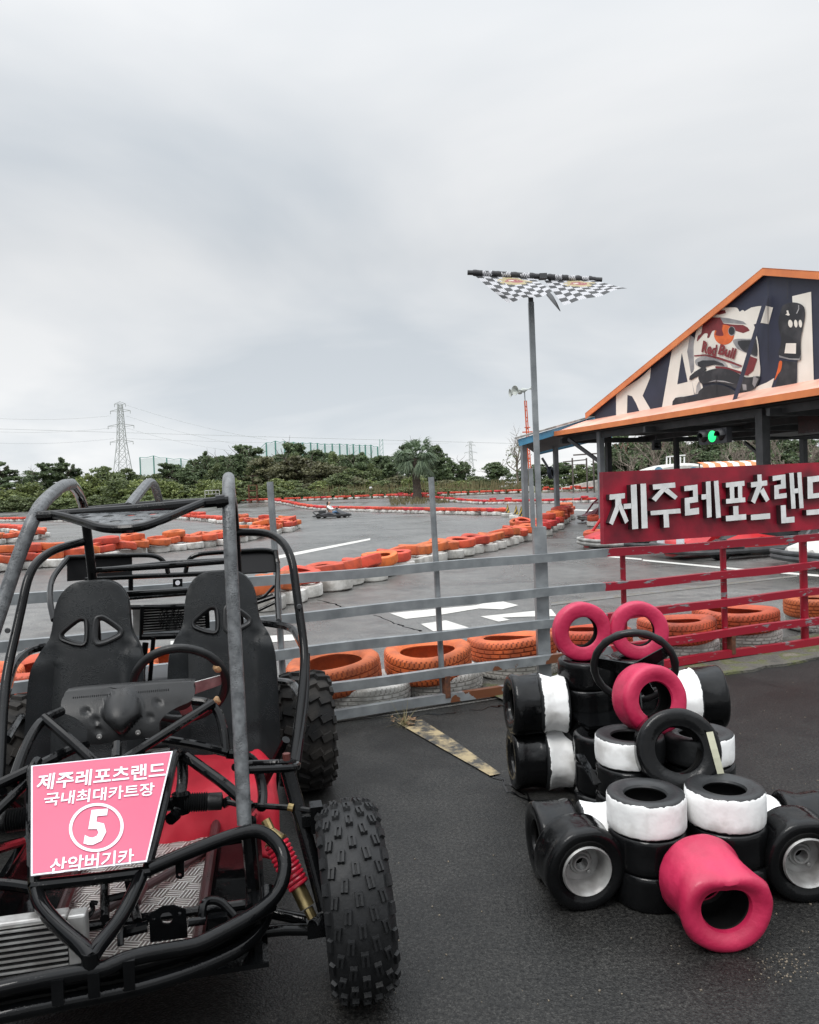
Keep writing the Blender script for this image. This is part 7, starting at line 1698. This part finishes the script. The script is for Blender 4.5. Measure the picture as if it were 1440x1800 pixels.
# steel gantry behind the posts
g0 = P(1030, 850, 72); t = thing('steel_gantry', 'rusty steel gantry with platforms behind the pavilion posts', 'gantry', (g0.x, 72, gh(72))); mb = MB()
def gl(u, v, dy=0): p = P(u, v, 72+dy); return p-Vector((g0.x, 72, gh(72)))
for u in (1006, 1031, 1043, 1060, 1078): mb.beam(gl(u, 805), gl(u+2, 866), .12, .12)
mb.beam(gl(990, 812), gl(1030, 808), .2, .1); mb.beam(gl(990, 818), gl(1030, 816), .1, .06); mb.beam(gl(1008, 800), gl(1085, 795), .2, .12)
part('frame', mb, mat('dull steel', (.12, .1, .09), .8), t, smooth=False)
mb = MB()
for k in range(9): mb.beam(gl(1075+k*8, 850), gl(1095+k*9, 778), .05, .05); mb.beam(gl(1110+k*8, 850), gl(1080+k*8, 780), .05, .05)
part('lattice', mb, mat('rust lattice', (.2, .1, .08), .8), t, smooth=False)
# white cabin with portholes and striped awning
cb = P(1190, 850, 48); t = thing('kiosk_cabin', 'low white rounded cabin with blue round windows behind the sign', 'cabin', (cb.x, 48, 0)); mb = MB(); vs = []
hw = 3.0; n_ = 14; zt_ = P(1190, 815, 48).z
for k in range(n_+1):
    x = -hw+2*hw*k/n_; z = zt_-1.0*(abs(x)/hw)**2.2*.9
    vs += [Vector((x, -1.2, 0)), Vector((x, -1.2, z-.15)), Vector((x, -.8, z)), Vector((x, 1.4, z)), Vector((x, 1.4, 0))]
mb.add(vs, [(5*k+j, 5*k+j+1, 5*k+6+j, 5*k+5+j) for k in range(n_) for j in range(4)]); part('shell', mb, M['wallwhite'], t, angle=30)
for u in (1158, 1219):
    mb = MB(); mb.lathe([(0, .02), (.25, .02), (.25, 0), (0, -.04)], 20, quat_axis((0, -1, .0)).to_matrix().to_4x4(), closed=False); o = part('porthole', mb, M['glass'], t); o.location = (P(u, 828, 46.8).x-cb.x, -1.2, P(u, 828, 46.8).z)
mb = MB()
for u in (1172, 1178, 1186, 1196, 1203): mb.beam(P(u, 803, 48)-Vector((cb.x, 48, 0)), P(u, 818, 48)-Vector((cb.x, 48, 0)), .07, .07)
mb.beam(P(1172, 803, 48)-Vector((cb.x, 48, 0)), P(1205, 800, 48)-Vector((cb.x, 48, 0)), .07, .07); part('roof_railing', mb, M['signwhite'], t, smooth=False)
aw = P(1285, 818, 45); t = thing('striped_awning', 'orange and white striped awning behind the top of the sign', 'awning', aw); mb = MB()
for k in range(10):
    x0, x1 = -1.7+k*.34, -1.7+(k+1)*.34
    for (q0, q1) in (((-.5, -.2), (-.2, .12)), ((-.2, .12), (.6, .25))): mb.add([(x0, q0[0], q0[1]), (x1, q0[0], q0[1]), (x1, q1[0], q1[1]), (x0, q1[0], q1[1])], [(0, 1, 2, 3)], k % 2)
part('canopy', mb, [M['orangefascia'], M['signwhite']], t, smooth=False); mb = MB()
for x in (-1.6, 1.6): mb.beam((x, .5, -2.0), (x, .5, .2), .06, .06)
part('frame', mb, M['galv'], t, smooth=False)
# pylons and power lines
def pylon(name, lab, u, vt, Y, m, th):
    top = P(u, vt, Y); H = top.z; t = thing(name, lab, 'pylon', (top.x, Y, 0)); mb = MB(); W0, W1 = H*.105, H*.018
    def wd(z): f = z/H; return W0*(1-f/.62)+W1*2*(f/.62) if f < .62 else W1*2*(1-(f-.62)/.38)+W1*(f-.62)/.38
    zs = [0, .15, .29, .41, .52, .62, .70, .77, .84, .91, 1.0]
    for i, f in enumerate(zs[:-1]):
        z0, z1 = f*H, zs[i+1]*H; w0, w1 = wd(z0), wd(z1)
        for sx, sy in ((-1, -1), (1, -1), (1, 1), (-1, 1)): mb.beam((sx*w0, sy*w0, z0), (sx*w1, sy*w1, z1), th, th)
        for sy in (-1, 1): mb.beam((-w0, sy*w0, z0), (w1, sy*w1, z1), th*.6, th*.6); mb.beam((w0, sy*w0, z0), (-w1, sy*w1, z1), th*.6, th*.6)
        for sx in (-1, 1): mb.beam((sx*w0, -w0, z0), (sx*w1, w1, z1), th*.6, th*.6)
        mb.beam((-w1, -w1, z1), (w1, -w1, z1), th*.6, th*.6)
    part('tower', mb, m, t, smooth=False)
    mb = MB()
    for f, L in ((.62, .115), (.78, .13), (.93, .10), (1.0, .055)):
        z = f*H; w_ = wd(z)
        for s in (-1, 1): mb.beam((0, 0, z+H*.022), (s*L*H, 0, z), th*.8, th*.8); mb.beam((s*w_, 0, z-H*.01), (s*L*H, 0, z), th*.6, th*.6); mb.beam((s*L*H, 0, z), (s*L*H, 0, z-H*.03), th*.8, th*.8)
    part('cross_arm', mb, m, t, smooth=False); return top, H
t1, H1 = pylon('power_pylon', 'tall pale lattice power pylon rising above the trees at left', 211, 710, 420, M['pylon'], .32)
t2, H2 = pylon('power_pylon', 'small distant lattice pylon right of the palm', 827, 777, 800, M['farpylon'], .5)
lines = [((-40, 733), (195, 731)), ((-40, 757), (198, 752)), ((-40, 777), (200, 771)), ((222, 712), (470, 773)), ((222, 731), (450, 786)), ((222, 752), (430, 795)), ((222, 771), (790, 779))]
for i, (a, b) in enumerate(lines):
    p, q = P(*a, 420), P(*b, 420 if i != 6 else 700); mb = MB(); sag = 1.6
    pts = [p.lerp(q, k/12)-Z1*(sag*4*(k/12)*(1-k/12)) for k in range(13)]
    mb.tube(pts, .055, 4); o = part('power_line', mb, M['pylon']); tag(o, 'thin power line running across the sky %s the tall pylon' % ('left of' if i < 3 else 'right of'), 'power line', 'power lines %s the tall pylon' % ('left of' if i < 3 else 'right of'))
p, q = P(-60, 752, 300), P(1000, 782, 300); mb = MB(); mb.tube([p.lerp(q, k/10)-Z1*.6*(k/10)*(1-k/10) for k in range(11)], .06, 4); o = part('power_line', mb, M['pylon']); tag(o, 'longest thin power line crossing in front of the tall pylon', 'power line')
# golf driving nets
def net(posts, lab, Y):
    t = thing('driving_net', lab, 'net', (P(posts[0][0], 860, Y).x, Y, 0)); o_ = Vector((P(posts[0][0], 860, Y).x, Y, 0)); tops = []
    for u, v in posts:
        p = P(u, v, Y); tops.append(p-o_); mb = MB(); mb.tube([Vector((p.x, Y, 0))-o_, p-o_], .16, 6); part('post', mb, M['netpost'], t)
    mb = MB()
    for a, b in zip(tops, tops[1:]): 
        off = Vector((0, .2, 0)); mb.add([Vector((a.x, .2, 1)), Vector((b.x, .2, 1)), b-Z1*.4+off, a-Z1*.4+off], [(0, 1, 2, 3)])
    part('netting', mb, M['net'], t, smooth=False, fixn=False)
    mb = MB()
    for a, b in zip(tops, tops[1:]): mb.tube([a, a.lerp(b, .5)-Z1*.25, b], .06, 4)
    part('top_cable', mb, M['netpost'], t)
net([(246, 804), (270, 801), (293, 805), (318, 806), (345, 808), (372, 805), (405, 804)], 'pale green golf driving net right of the tall pylon', 190)
net([(440, 800), (468, 778), (484, 775), (500, 776), (516, 777), (532, 778), (546, 778), (558, 779), (571, 780), (584, 780), (597, 780), (610, 781), (621, 781), (632, 782), (642, 782), (652, 782), (664, 785)], 'pale green golf driving net high above the middle trees', 170)
mp_ = P(670, 772, 172); t = thing('net_mast', 'pale lattice mast at the right end of the driving net', 'mast', (mp_.x, 172, 0)); mb = MB()
for s in (-.35, .35): mb.beam((s, 0, 0), (s, 0, mp_.z), .14, .14)
for k in range(14): mb.beam((-.35, 0, mp_.z*k/14), (.35, 0, mp_.z*(k+1)/14), .08, .08)
part('lattice', mb, mat('mast pale', (.35, .5, .47), .6), t, smooth=False)
wl = P(652, 858, 80); t = thing('garden_lamp', 'small white globe lamp at the foot of the trees', 'lamp', (wl.x, 80, gh(80))); mb = MB(); mb.tube([(0, 0, 0), (0, 0, wl.z-gh(80))], .03, 6); part('stem', mb, M['galv'], t); mb = MB(); mb.lathe([(0, -.16), (.11, -.11), (.16, 0), (.11, .11), (0, .16)], 14, closed=False); o = part('globe', mb, M['white'], t); o.location = (0, 0, wl.z-gh(80))
